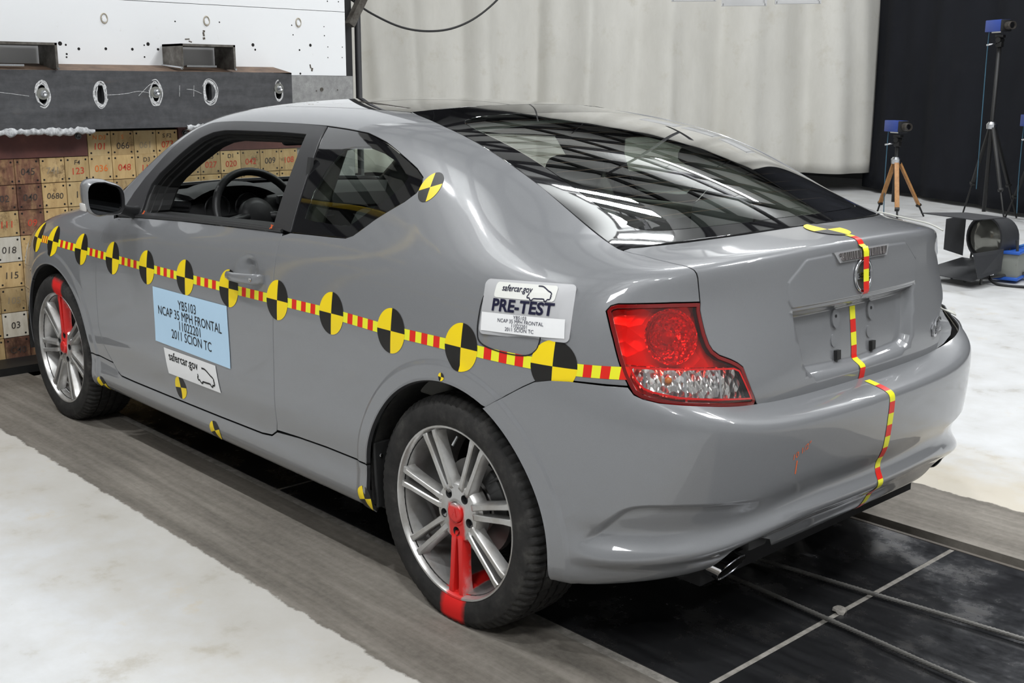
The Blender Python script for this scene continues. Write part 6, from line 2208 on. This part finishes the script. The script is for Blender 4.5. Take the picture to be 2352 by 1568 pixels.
# sloping rusty ledge on top of the beam
mb = MB(); mb.add([(BF - 3.9, BY0, B1), (BF - 3.9, BY1, B1), (BX + .05 - 3.9, BY1, B1 + .034), (BX + .05 - 3.9, BY0 + .0, B1 + .034), (BF - 3.9, BY0, B1 - .01), (BF - 3.9, BY1, B1 - .01), (BX + .05 - 3.9, BY1, B1 - .01), (BX + .05 - 3.9, BY0, B1 - .01)], [(0, 1, 2, 3), (0, 3, 7, 4), (4, 7, 6, 5), (1, 5, 6, 2)])
mb.build('beam_ledge', M_RUST, bar)
for i, (y, z) in enumerate(SLOTS):
    if i in (0, 2, 4):
        mb = MB(); dz = .004 if i < 4 else .014
        mb.lathe([(0, .030), (-.006, .030), (-.006, .013)], 'x', (BF - 3.9, y, z + dz), 24); w = mb.build('washer', mat('zinc_washer', (.33, .33, .30), .35, .8), bm_o, auto=35)
        bolt_head(BF - .006, y - .004, z + dz, .0125, .016, bm_o)
# chalk outlines round the holes
M_CHALK = mat('white_chalk', (.62, .62, .60), .9)
vc = coords(M_CHALK, (1, 1, 1)); set_in(M_CHALK, 'Base Color', ramp(M_CHALK, noise(M_CHALK, vc, 120, 4, .7), [(.35, (.30,) * 3), (.6, (.68,) * 3)]))
rg = random.Random(3)
for i, (y, z) in enumerate(SLOTS):
    mb = MB()
    for rep in range(5 if i != 4 else 2):
        ph = rg.uniform(0, 6.28); ext = 2 * math.pi * rg.uniform(.5, 1.0)
        ctl = []
        for k in range(9):
            a = ph + ext * k / 8
            hw, hh = .024 + .0035 * rep + rg.uniform(-.004, .005), .054 + .0035 * rep + rg.uniform(-.006, .006)
            if i == 3 and math.cos(a) < 0: hw += .016
            ctl.append((y + hw * math.cos(a), z + hh * math.sin(a)))
        pts = catmull(np.array(ctl), 6); n = len(pts)
        wd = [rg.uniform(.0014, .0040) for _ in range(9)]
        V, F = [], []
        for k in range(n):
            t = pts[min(k + 1, n - 1)] - pts[max(k - 1, 0)]; t = t / max(np.hypot(*t), 1e-9)
            w_ = wd[min(k // 6, 8)] * (1 - k % 6 / 6) + wd[min(k // 6 + 1, 8)] * (k % 6 / 6)
            for sg in (1, -1): V.append((BF - .0006 - .0001 * rep - 3.9, pts[k][0] - t[1] * w_ * sg, pts[k][1] + t[0] * w_ * sg))
        for k in range(n - 1): F.append((2 * k, 2 * k + 1, 2 * k + 3, 2 * k + 2))
        mb.add(V, F)
    mb.build('chalk_mark', M_CHALK, bm_o, recalc=False)
for pts in ([(.95, 1.43), (.80, 1.425), (.66, 1.41), (.55, 1.395)], [(.16, 1.398), (.05, 1.405), (-.03, 1.418), (-.09, 1.41)], [(-.03, 1.395), (-.055, 1.418), (-.10, 1.455), (-.13, 1.458)], [(-.27, 1.45), (-.265, 1.39)], [(-.31, 1.43), (-.35, 1.425), (-.40, 1.405)], [(-.355, 1.45), (-.35, 1.39)]):
    mb = MB(); P = catmull(np.array(pts), 8)
    mb.tube([(BF - .0003 - 3.9, q[0], q[1]) for q in P], .0013, 4); mb.build('chalk_line', M_CHALK, bm_o)
# smeared white sealant under the beam
M_SEAL = mat('white_sealant', (.55, .56, .57), .6)
vs_ = coords(M_SEAL, (1, 1, 1)); set_in(M_SEAL, 'Base Color', ramp(M_SEAL, noise(M_SEAL, vs_, 40, 6, .7), [(.35, (.22, .22, .23)), (.6, (.62, .63, .64))]))
for y0, y1, zz in ((.225, 1.1, 1.222), (-.42, -.30, 1.228), (-.60, -.40, 1.226)):
    mb = MB(); n = int((y1 - y0) / .008); V, F = [], []
    ua = np.convolve([rg.uniform(.000, .022) for _ in range(n + 5)], [.25, .5, .25], 'same'); da = np.convolve([rg.uniform(.010, .032) for _ in range(n + 5)], [.25, .5, .25], 'same')
    for i in range(n + 1):
        y = y0 + (y1 - y0) * i / n
        V += [(BF - .0006 - 3.9, y, zz + ua[i + 2]), (BF - .004 - rg.uniform(0, .003) - 3.9, y, zz + ua[i + 2] * .4), (BF - .003 - rg.uniform(0, .004) - 3.9, y, zz - da[i + 2] * .6), (BF + .004 - 3.9, y, zz - da[i + 2]), (BF + .03 - 3.9, y, zz - da[i + 2] * .4)]
    for i in range(n):
        for j in range(4): F.append((5 * i + j, 5 * i + 5 + j, 5 * i + 6 + j, 5 * i + 1 + j))
    mb.add(V, F); mb.build('sealant_bead', M_SEAL, bar, smooth=True, recalc=False)
# open steel boxes on the beam
def open_box(y0, y1, z0, z1, x0, x1, t=.012):
    mb = MB()
    mb.box(((x0 + x1) / 2 - 3.9, (y0 + y1) / 2, z1 - t / 2), (x1 - x0, y1 - y0, t)); mb.box(((x0 + x1) / 2 - 3.9, y0 + t / 2, (z0 + z1) / 2), (x1 - x0, t, z1 - z0)); mb.box(((x0 + x1) / 2 - 3.9, y1 - t / 2, (z0 + z1) / 2), (x1 - x0, t, z1 - z0))
    o = mb.build('steel_box', M_STEEL2, bar)
    mb = MB(); mb.box((x0 + .06 - 3.9, (y0 + y1) / 2 + (y1 - y0) * .05, z0 + .016), (.012, (y1 - y0) * .55, .010)); mb.build('lit_floor_strip', M_SATIN, o)  # bright metal strip put in for the lit floor of the box
    # weld beads at the foot and bright ground edges on the front
    mb = MB(); mb.tube([(x0 - 3.9, y1, z0 + .004), (x1 - 3.9, y1 + .004, z0 + .02)], .008, 6); mb.tube([(x0 - 3.9, y0, z0), (x1 - 3.9, y0, z0 + .02)], .006, 6); mb.build('weld_bead', M_SATIN, o)
M_STEEL2 = mat('box_steel', (.16, .145, .125), .42, .6)
v2_ = coords(M_STEEL2, (1, 1, 1)); set_in(M_STEEL2, 'Base Color', ramp(M_STEEL2, noise(M_STEEL2, v2_, 18, 8, .7), [(.3, (.055, .045, .036)), (.55, (.15, .14, .125)), (.8, (.28, .27, .25))]))
open_box(-.605, -.274, 1.538, 1.672, 3.65, 3.87)
open_box(.40, .95, 1.530, 1.658, 3.65, 3.87)
# white board with holes and plugs
M_BOARD = mat('white_board', (.80, .81, .82), .6)
vb_ = coords(M_BOARD, (1, 1, 1)); 
M_BN = noise(M_BOARD, vb_, 9, 10, .75)
set_in(M_BOARD, 'Base Color', mix(M_BOARD, ramp(M_BOARD, M_BN, [(.64, (0,) * 3), (.70, (.30,) * 3)]), (.80, .81, .82), (.45, .42, .36)))
WX = 3.88
wb = bslab('white_board', WX, WX + .06, -1.512, 1.5, 1.512, 1.898, M_BOARD)
wb2 = bslab('white_board', WX, WX + .06, -1.512, 1.5, 1.901, 3.6, M_BOARD)
HOLES = [(0.292, 1.662, 0.011), (0.262, 1.656, 0.0055), (0.194, 1.637, 0.0077), (0.046, 1.641, 0.0077), (-0.104, 1.642, 0.0077), (-0.174, 1.665, 0.0044), (-0.197, 1.672, 0.0099), (-0.254, 1.645, 0.007), (0.261, 1.609, 0.0055), (0.263, 1.593, 0.0048), (-0.172, 1.602, 0.0048), (-0.366, 1.799, 0.0044), (-0.641, 1.805, 0.0044), (-1.124, 1.806, 0.004), (-1.355, 1.806, 0.0033), (-1.131, 1.75, 0.004), (-1.356, 1.752, 0.004), (-0.853, 1.684, 0.0099), (-0.867, 1.657, 0.0062), (-1.173, 1.662, 0.0057), (-1.252, 1.692, 0.0092), (-1.379, 1.685, 0.0035), (-1.487, 1.687, 0.0035), (-1.377, 1.621, 0.0035), (-1.484, 1.623, 0.0035), (-1.386, 1.958, 0.004), (-1.467, 1.959, 0.004), (-1.173, 1.522, 0.0066)]
for y, z, r in HOLES:
    mb = MB(); n = 14
    mb.add([(WX - .0006 - 3.9, y + r * math.cos(2 * math.pi * i / n), z + r * math.sin(2 * math.pi * i / n)) for i in range(n)], [tuple(range(n))])
    mb.build('drill_hole', M_HOLE, wb if z < 1.9 else wb2)
M_PLUG = mat('plug_rim', (.40, .36, .29), .5, .4)
for y, z in ((.044, 1.799), (-.559, 1.809), (-1.171, 1.823)):
    mb = MB()
    for i in range(1):
        P = [(WX - .002 - 3.9, y + .017 * math.cos(a), z + .025 * math.sin(a)) for a in np.linspace(0, 2 * math.pi, 28, endpoint=False)]
        mb.tube(P, .0038, 6, closed=True)
    p = mb.build('oval_plug', M_PLUG, wb, smooth=True)
    mb = MB(); mb.lathe([(0, .014), (-.004, .013), (-.005, .006), (-.005, 0)], 'x', (WX - 3.9, y - .001, z - .006), 18); mb.build('plug_bolt', M_BOARD, p, auto=40)
M_SCUFF = mat('dark_scuff', (.09, .075, .06), .8)
for y, z, w, h in ((-.434, 1.705, .028, .006), (-.452, 1.692, .020, .006), (-.540, 1.752, .013, .010), (-.537, 1.735, .010, .022), (-.538, 1.712, .014, .012), (-1.247, 1.566, .008, .024), (-1.258, 1.547, .012, .020)):
    mb = MB(); mb.box((WX - .0005 - 3.9, y, z), (.002, w, h), Matrix.Rotation(random.uniform(-.3, .3), 3, 'X')); mb.build('scuff_mark', M_SCUFF, wb)
M_GPL = mat('grey_plate', (.33, .33, .33), .5, .4)
vg = coords(M_GPL, (1, 1, 1)); set_in(M_GPL, 'Base Color', ramp(M_GPL, noise(M_GPL, vg, 22, 8, .75), [(.3, (.22, .22, .22)), (.6, (.36, .36, .355)), (.8, (.48, .48, .47))]))
gp_ = bslab('grey_plate', 3.845, 3.875, -1.535, -1.00, .0, 1.510, M_GPL)
for y, z, r in ((-1.30, 1.428, .012), (-1.262, 1.420, .004), (-1.418, 1.425, .004)):
    mb = MB(); mb.lathe([(0, r), (-.004, r), (-.005, r * .6), (-.003, 0)], 'x', (3.845 - 3.9, y, z), 14); mb.build('plate_stud', M_STEEL2, gp_, auto=40)

# ---- steel post, pipe and brace beside the barrier
fr = empty('steel_frame', (4.3, -1.8, 0)); tag(fr, 'dark steel post with diagonal brace at the edge of the white board', 'frame')
mb = MB(); mb.box((.02, -.005, 1.8), (.10, .06, 3.6)); mb.build('post', mat('post_black', (.015, .015, .016), .6), fr)
mb = MB(); mb.tube([(.0, -.105, 0), (.0, -.105, 3.6)], .022, 12); mb.build('pipe', mat('pipe_grey', (.10, .10, .105), .4, .6), fr, smooth=True)
mb = MB(); p0, p1 = Vector((-.10, .03, 1.84)), Vector((-.10, -.33, 2.42)); d = (p1 - p0).normalized()
mb.box(((p0 + p1) / 2)[:], (.05, .055, (p1 - p0).length), d.to_track_quat('Z', 'X').to_matrix()); mb.build('brace', M_STEEL2, fr)
mb = MB(); mb.box((.9, -.10, 1.8), (1.6, .04, 3.6)); mb.build('gap_backdrop', mat('gap_black', (.012, .012, .014), .9), fr)  # black sheet put in to darken the gap behind the post

# ---- curtains
def curtain(name, A, B_, z0, z1, m, amp, waves, label, seed, hem=0.0):
    A, B_ = np.array(A, float), np.array(B_, float)
    L = np.linalg.norm(B_ - A); t = (B_ - A) / L; nrm_ = np.array([-t[1], t[0]])
    n, k = int(L / .035), 34
    r = np.random.default_rng(seed)
    ph = r.uniform(0, 6.28, 5)
    V = []
    for i in range(n + 1):
        s = i / n * L
        for j in range(k + 1):
            f = j / k                       # 0 top, 1 bottom
            drift = .22 * f * math.sin(s * .8 + ph[3])
            q = s + drift
            ff = .5 + .5 * f
            w = amp * ff * (math.sin(q * waves + ph[0] + .9 * math.sin(q * .9 + ph[1])) + .45 * math.sin(q * waves * 2.3 + ph[2] + f * 1.3) + .25 * math.sin(q * waves * .43 + ph[4]))
            w += .02 * math.sin(f * 9 + q * 2.1)
            z = z1 + (z0 - z1) * f + hem * math.sin(q * 1.7 + ph[2]) * f
            p = A + t * (s + .35 * w * math.cos(q * waves)) + nrm_ * w
            V.append((p[0], p[1], z))
    F = [(i * (k + 1) + j, (i + 1) * (k + 1) + j, (i + 1) * (k + 1) + j + 1, i * (k + 1) + j + 1) for i in range(n) for j in range(k)]
    o = obj(name, V, F, m, None, True)
    mod = o.modifiers.new('thickness', 'SOLIDIFY'); mod.thickness = .004
    tag(o, label, 'curtain')
    return o
def canvas(name, c0, c1, stain):
    m = mat(name, c0, .9, spec=.15)
    v = coords(m, (1, 1, .35)); n = noise(m, v, .9, 8, .7); n2 = noise(m, coords(m, (1, 1, 1)), 3, 8, .7)
    c = ramp(m, n, [(.3, c1), (.6, c0)])
    c = mix(m, ramp(m, n2, [(.55, (0,) * 3), (.8, (.55,) * 3)]), c, stain)
    set_in(m, 'Base Color', c)
    bump(m, noise(m, coords(m, (1, 1, 1)), 90, 3, .6), .08, .003)
    return m
M_CANV = canvas('dirty_canvas', (.66, .645, .60), (.55, .535, .49), (.44, .40, .31))
M_BLKC = canvas('black_drape', (.014, .015, .019), (.010, .011, .014), (.02, .02, .024))
curtain('canvas_curtain', (6.30, -12.15), (12.2, -4.4), .27, 5.6, M_CANV, .12, 5.2, 'off-white canvas curtain hanging in folds behind the car', 5, .02)
curtain('black_curtain', (-1.0, -7.95), (6.55, -12.30), .05, 5.6, M_BLKC, .05, 5.0, 'black curtain behind the tripods at the right', 9)
# curtain rail
for nm, a, b, lb in (('curtain_rail', (6.3, -12.15, 5.65), (12.2, -4.4, 5.65), 'steel rail above the canvas curtain'), ('curtain_rail', (-1.0, -7.95, 5.65), (6.55, -12.3, 5.65), 'steel rail above the black curtain')):
    mb = MB(); mb.tube([a, b], .03, 8)
    for f_ in (0.05, .35, .65, .95):
        p = Vector(a).lerp(Vector(b), f_); mb.tube([p, (p.x, p.y, CH + .3)], .01, 6)
    tag(mb.build(nm, M_BEAM), lb, 'rail')
# hanging black cable in front of the canvas
mb = MB()
def cab(px): return px
pts = [(4.40, -1.93, 2.04 - .02), (4.40, -2.10, 1.935), (4.40, -2.35, 1.855), (4.40, -2.60, 1.835), (4.40, -2.85, 1.87), (4.40, -3.10, 1.975), (4.40, -3.35, 2.16), (4.40, -3.6, 2.45), (4.4, -3.9, 2.9), (4.4, -4.1, 3.6)]
mb.tube(catmull(np.array(pts), 6).tolist(), .008, 8)
tag(mb.build('hanging_cable', M_RUBBER, smooth=True), 'thin black cable looping down in front of the canvas curtain', 'cable')

# ---- bank of flood lamps, only the lower frames are in view
bank = empty('lamp_bank', (3.45, -4.8, 2.3)); tag(bank, 'row of grey flood lamp frames at the top edge above the curtain', 'lamp bank')
ex_ = Vector((3.038 - 3.867, -5.100 + 4.468, 0)).normalized(); ey_ = Vector((0, 0, 1)); ez_ = ex_.cross(ey_)
for k, (c, w, zb) in enumerate(((-.36, .33, 2.108), (.03, .33, 2.070), (.44, .33, 2.083))):
    R3 = Matrix((ex_, ez_, ey_)).transposed()
    cc = Vector((3.35, -4.88, 0)) - Vector((3.45, -4.8, 2.3)) + ex_ * (c)
    f_ = MB()
    for bx in ((0, -.16, w, .02), (0, .16, w, .02)):
        f_.box(Vector((cc.x, cc.y, zb + .17 - 2.3 + bx[1]))[:] if False else (cc + Vector((0, 0, zb + .17 + bx[1])))[:], (w, .05, .018), R3)
    for sx_ in (-1, 1):
        f_.box((cc + ex_ * sx_ * w / 2 + Vector((0, 0, zb + .17)))[:], (.018, .05, .34), R3)
    q = f_.build('lamp_frame', mat('frame_grey', (.45, .45, .45), .5), bank)
    g = MB(); g.box((cc + Vector((0, 0, zb + .17)))[:], (w - .02, .01, .31), R3); g.build('lamp_glass', mat('lamp_front', (.50, .50, .50), .2), q)
mb = MB(); mb.tube([(-.6, .46, .42), (.6, -.62, .42)], .025, 8); mb.tube([(0, -.1, .42), (0, -.1, CH - 2.0)], .02, 8); mb.build('bank_bar', M_BEAM, bank)

# ---- high-speed cameras on tripods
M_CBLUE = mat('camera_blue', (.025, .06, .30), .4, coat=.3)
M_CBLK = mat('camera_black', (.012, .012, .012), .5)
M_WOOD = mat('tripod_wood', (.40, .19, .06), .5)
vw = coords(M_WOOD, (1, 1, 1)); set_in(M_WOOD, 'Base Color', ramp(M_WOOD, noise(M_WOOD, vw, 20, 6, .6), [(.3, (.30, .13, .04)), (.7, (.48, .25, .09))]))
def hs_camera(loc, rz, tilt, label):
    c = empty('high_speed_camera', loc, rz); tag(c, label, 'camera', 'high-speed cameras')
    mb = MB(); mb.box((-.06, 0, .075), (.27, .125, .125), bev=.006); mb.build('camera_body', M_CBLUE, c, auto=40)
    mb = MB(); mb.box((.085, 0, .075), (.03, .12, .12), bev=.005); mb.build('front_plate', M_CBLK, c, auto=40)
    mb = MB(); mb.lathe([(.10, .0), (.10, .040), (.13, .044), (.16, .040), (.165, .043), (.20, .043), (.20, .036), (.185, .030), (.185, 0)], 'x', (0, .0, .072), 24); mb.build('lens', mat('lens_metal', (.10, .09, .08), .35, .6), c, auto=40)
    mb = MB(); mb.lathe([(.186, .029), (.189, .015), (.190, 0)], 'x', (0, 0, .072), 20); mb.build('lens_glass', M_BLACKGLASS, c, smooth=True)
    mb = MB(); mb.box((0, 0, .006), (.16, .11, .012)); mb.build('mount_plate', M_SATIN, c)
    mb = MB(); pts = [(-.195, .02, .06), (-.24, .03, .03), (-.25, .03, -.15), (-.245, .03, -.55), (-.23, .04, -.95 if loc[2] < 1.2 else -1.7)]
    mb.tube(catmull(np.array(pts), 6).tolist(), .006, 6); mb.build('camera_cable', mat('cable_teal', (.05, .13, .19), .5), c, smooth=True)
    return c
def tripod(loc, rz, apex, top, legs, leg_m, label, wood=False, spread=.5):
    t = empty('tripod', loc, rz); tag(t, label, 'tripod', 'camera tripods')
    mb = MB(); mb.lathe([(apex - .05, .03), (apex - .05, .055), (apex + .0, .06), (apex + .025, .04), (apex + .03, 0)], 'z', (0, 0, 0), 20); mb.build('tripod_head', M_SATIN, t, auto=40)
    mb = MB(); mb.tube([(0, 0, .18 if wood else .10), (0, 0, top - .14)], .022, 10); mb.build('center_column', M_CBLK, t, smooth=True)
    for a, s in legs:
        foot = Vector((s * math.cos(a), s * math.sin(a), 0.004)); hip = Vector((.045 * math.cos(a), .045 * math.sin(a), apex - .04))
        d = (foot - hip); rm = d.to_track_quat('Z', 'X').to_matrix()
        mb = MB()
        if wood:
            mid = hip + d * .80
            mb.box(((hip + mid) / 2)[:], (.024, .050, (mid - hip).length), rm, .004)
        else:
            mid = hip + d * .62
            mb.box(((hip + mid) / 2)[:], (.034, .034, (mid - hip).length), rm, .005)
        lg = mb.build('leg', leg_m, t, auto=40)
        mb = MB(); mb.tube([mid - d * .12, foot], [.012, .010], 8); mb.build('leg_extension', M_CBLK, lg, smooth=True)
        mb = MB(); mb.box((hip + d * .63)[:] if not wood else (hip + d * .79)[:], (.05, .05, .03), rm, .006); mb.build('leg_clamp', M_CBLK, lg, auto=40)
    # pan head
    mb = MB(); mb.box((0, 0, top - .11), (.07, .07, .06), bev=.012); mb.tube([(0, -.05, top - .065), (0, .05, top - .065)], .028, 12); mb.box((0, 0, top - .025), (.09, .07, .03), bev=.006); mb.build('pan_head', M_CBLK, t, auto=40)
    mb = MB(); mb.tube([(.02, .03, top - .10), (.10, .10, top - .12)], [.008, .010], 8); mb.build('pan_handle', M_SATIN, t, smooth=True)
    return t
T1 = (4.34, -9.28, 0); T2 = (3.52, -9.80, 0); T3 = (3.10, -9.95, 0)
tripod(T1, 0.0, .66, .94, [(2.2, .46), (-.62, .40), (4.25, .42)], M_WOOD, 'short wooden-legged tripod standing before the canvas curtain edge', True)
hs_camera((T1[0], T1[1], .95), math.radians(152), 0, 'blue high-speed camera on the wooden tripod')
tripod(T2, 0.0, 1.06, 2.02, [(2.35, .66), (-.75, .60), (4.45, .55)], M_CBLK, 'tall black tripod with raised column before the black curtain')
hs_camera((T2[0], T2[1], 2.03), math.radians(150), 0, 'blue high-speed camera raised high on the tall black tripod')
tripod(T3, 0.0, .72, 1.02, [(2.35, .62), (-.75, .55), (4.45, .52)], M_CBLK, 'black tripod cut by the right edge of the picture')
hs_camera((T3[0], T3[1], 1.03), math.radians(150), 0, 'high-speed camera cut by the right edge of the picture')

# ---- floor lamp with barn doors, its stand and its ballast
M_LBLK = mat('lamp_black', (.028, .029, .032), .55)
lampo = empty('studio_lamp', (1.66, -5.86, 0), math.radians(74)); tag(lampo, 'low black studio lamp with barn doors on a rolling stand', 'studio lamp')
# local +x is the beam direction
mb = MB(); mb.lathe([(-.22, .0), (-.22, .11), (-.18, .15), (-.02, .165), (.03, .17), (.03, .155), (.0, .15)], 'x', (0, 0, .33), 28); mb.build('lamp_housing', M_LBLK, lampo, auto=40)
mb = MB(); mb.lathe([(.01, .150), (.035, .12), (.05, .06), (.055, 0)], 'x', (0, 0, .33), 28); mb.build('lens', mat('fresnel_lens', (.20, .20, .18), .12, .7), lampo, smooth=True)
def door(p, name='barn_door'):
    a = [Vector(q) for q in p]
    n = (a[1] - a[0]).cross(a[2] - a[0]).normalized() * .003
    mb = MB(); mb.add([tuple(q + n) for q in a] + [tuple(q - n) for q in a], [(0, 1, 2, 3), (7, 6, 5, 4), (0, 4, 5, 1), (1, 5, 6, 2), (2, 6, 7, 3), (3, 7, 4, 0)]); mb.build(name, M_LBLK, lampo)
door([(.03, -.19, .505), (.03, .19, .505), (.44, .26, .515), (.44, -.26, .515)])
door([(.03, -.19, .155), (.03, .19, .155), (.42, .27, .06), (.42, -.27, .06)])
door([(.03, .185, .10), (.03, .19, .27), (.44, .27, .27), (.40, .30, .08)])
door([(.03, -.185, .17), (.03, -.185, .49), (.12, -.30, .45), (.12, -.30, .21)])
mb = MB(); mb.tube([(-.10, -.20, .33), (-.10, -.22, .14), (-.10, .22, .14), (-.10, .20, .33)], .012, 8); mb.build('yoke', M_LBLK, lampo)
mb = MB(); mb.tube([(-.28, -.16, .06), (.18, -.14, .05)], .012, 8); mb.tube([(-.28, .16, .06), (.18, .14, .05)], .012, 8); mb.tube([(-.10, -.17, .06), (-.10, .17, .06)], .012, 8); mb.tube([(-.10, 0, .06), (-.10, 0, .14)], .016, 8)
for q in ((.18, -.14), (.18, .14), (-.28, -.16), (-.28, .16)): mb.tube([(q[0], q[1], .05), (q[0], q[1], .003)], .010, 8)
mb.build('stand', mat('stand_steel', (.09, .09, .09), .4, .6), lampo)
mb = MB(); mb.tube([(.10, .0, .06), (.22, .02, .012)], [.012, .014], 8); mb.build('stand_foot', M_SATIN, lampo)
bal = empty('ballast_box', (1.52, -6.02, 0), math.radians(100)); tag(bal, 'blue and grey ballast box on the floor behind the studio lamp', 'ballast')
mb = MB(); mb.box((0, 0, .13), (.30, .17, .20), bev=.008); mb.build('box_body', mat('ballast_grey', (.20, .21, .19), .5), bal, auto=40)
for z in (.035, .235):
    mb = MB(); mb.box((0, 0, z), (.34, .19, .025), bev=.006); mb.build('blue_frame', mat('ballast_blue', (.02, .10, .45), .45), bal, auto=40)
mb = MB(); mb.tube([(-.1, 0, .24), (-.1, 0, .29), (.1, 0, .29), (.1, 0, .24)], .010, 8); mb.build('handle', M_CBLK, bal)
M_CABB = mat('cable_black', (.015, .015, .016), .5)
for pts, m_, lb in (([(1.62, -5.80, .15), (1.50, -5.70, .02), (1.25, -5.75, .012), (.9, -5.95, .012), (.3, -6.3, .012)], M_CABB, 'thick black cable lying on the floor by the studio lamp'),
                    ([(1.50, -6.05, .26), (1.35, -6.15, .30), (1.15, -6.20, .16), (.9, -6.3, .02), (.4, -6.7, .010)], mat('cable_blue', (.02, .12, .35), .5), 'blue cable curling from the ballast box')):
    mb = MB(); mb.tube(catmull(np.array(pts), 8).tolist(), .011, 8); tag(mb.build('power_cable', m_, smooth=True), lb, 'cable')

# ---- yellow rails at the side of the hall (seen mirrored in the side glass)
gan = empty('yellow_gantry', (7.0, 5.0, 0)); tag(gan, 'yellow steel gantry with rails beside the barrier', 'gantry')
M_YR = mat('gantry_yellow', (.62, .42, .02), .5)
for y in (-1.6, 1.6):
    for x in (-2.0, 2.0): mb = MB(); mb.tube([(x, y, 0), (x, y, 4.4)], .06, 8); mb.build('gantry_post', M_YR, gan)
for z in (2.0, 3.1, 4.3):
    for y in (-1.6, 1.6): mb = MB(); mb.tube([(-2.6, y, z), (2.6, y, z)], .045, 8); mb.build('gantry_rail', M_YR, gan)
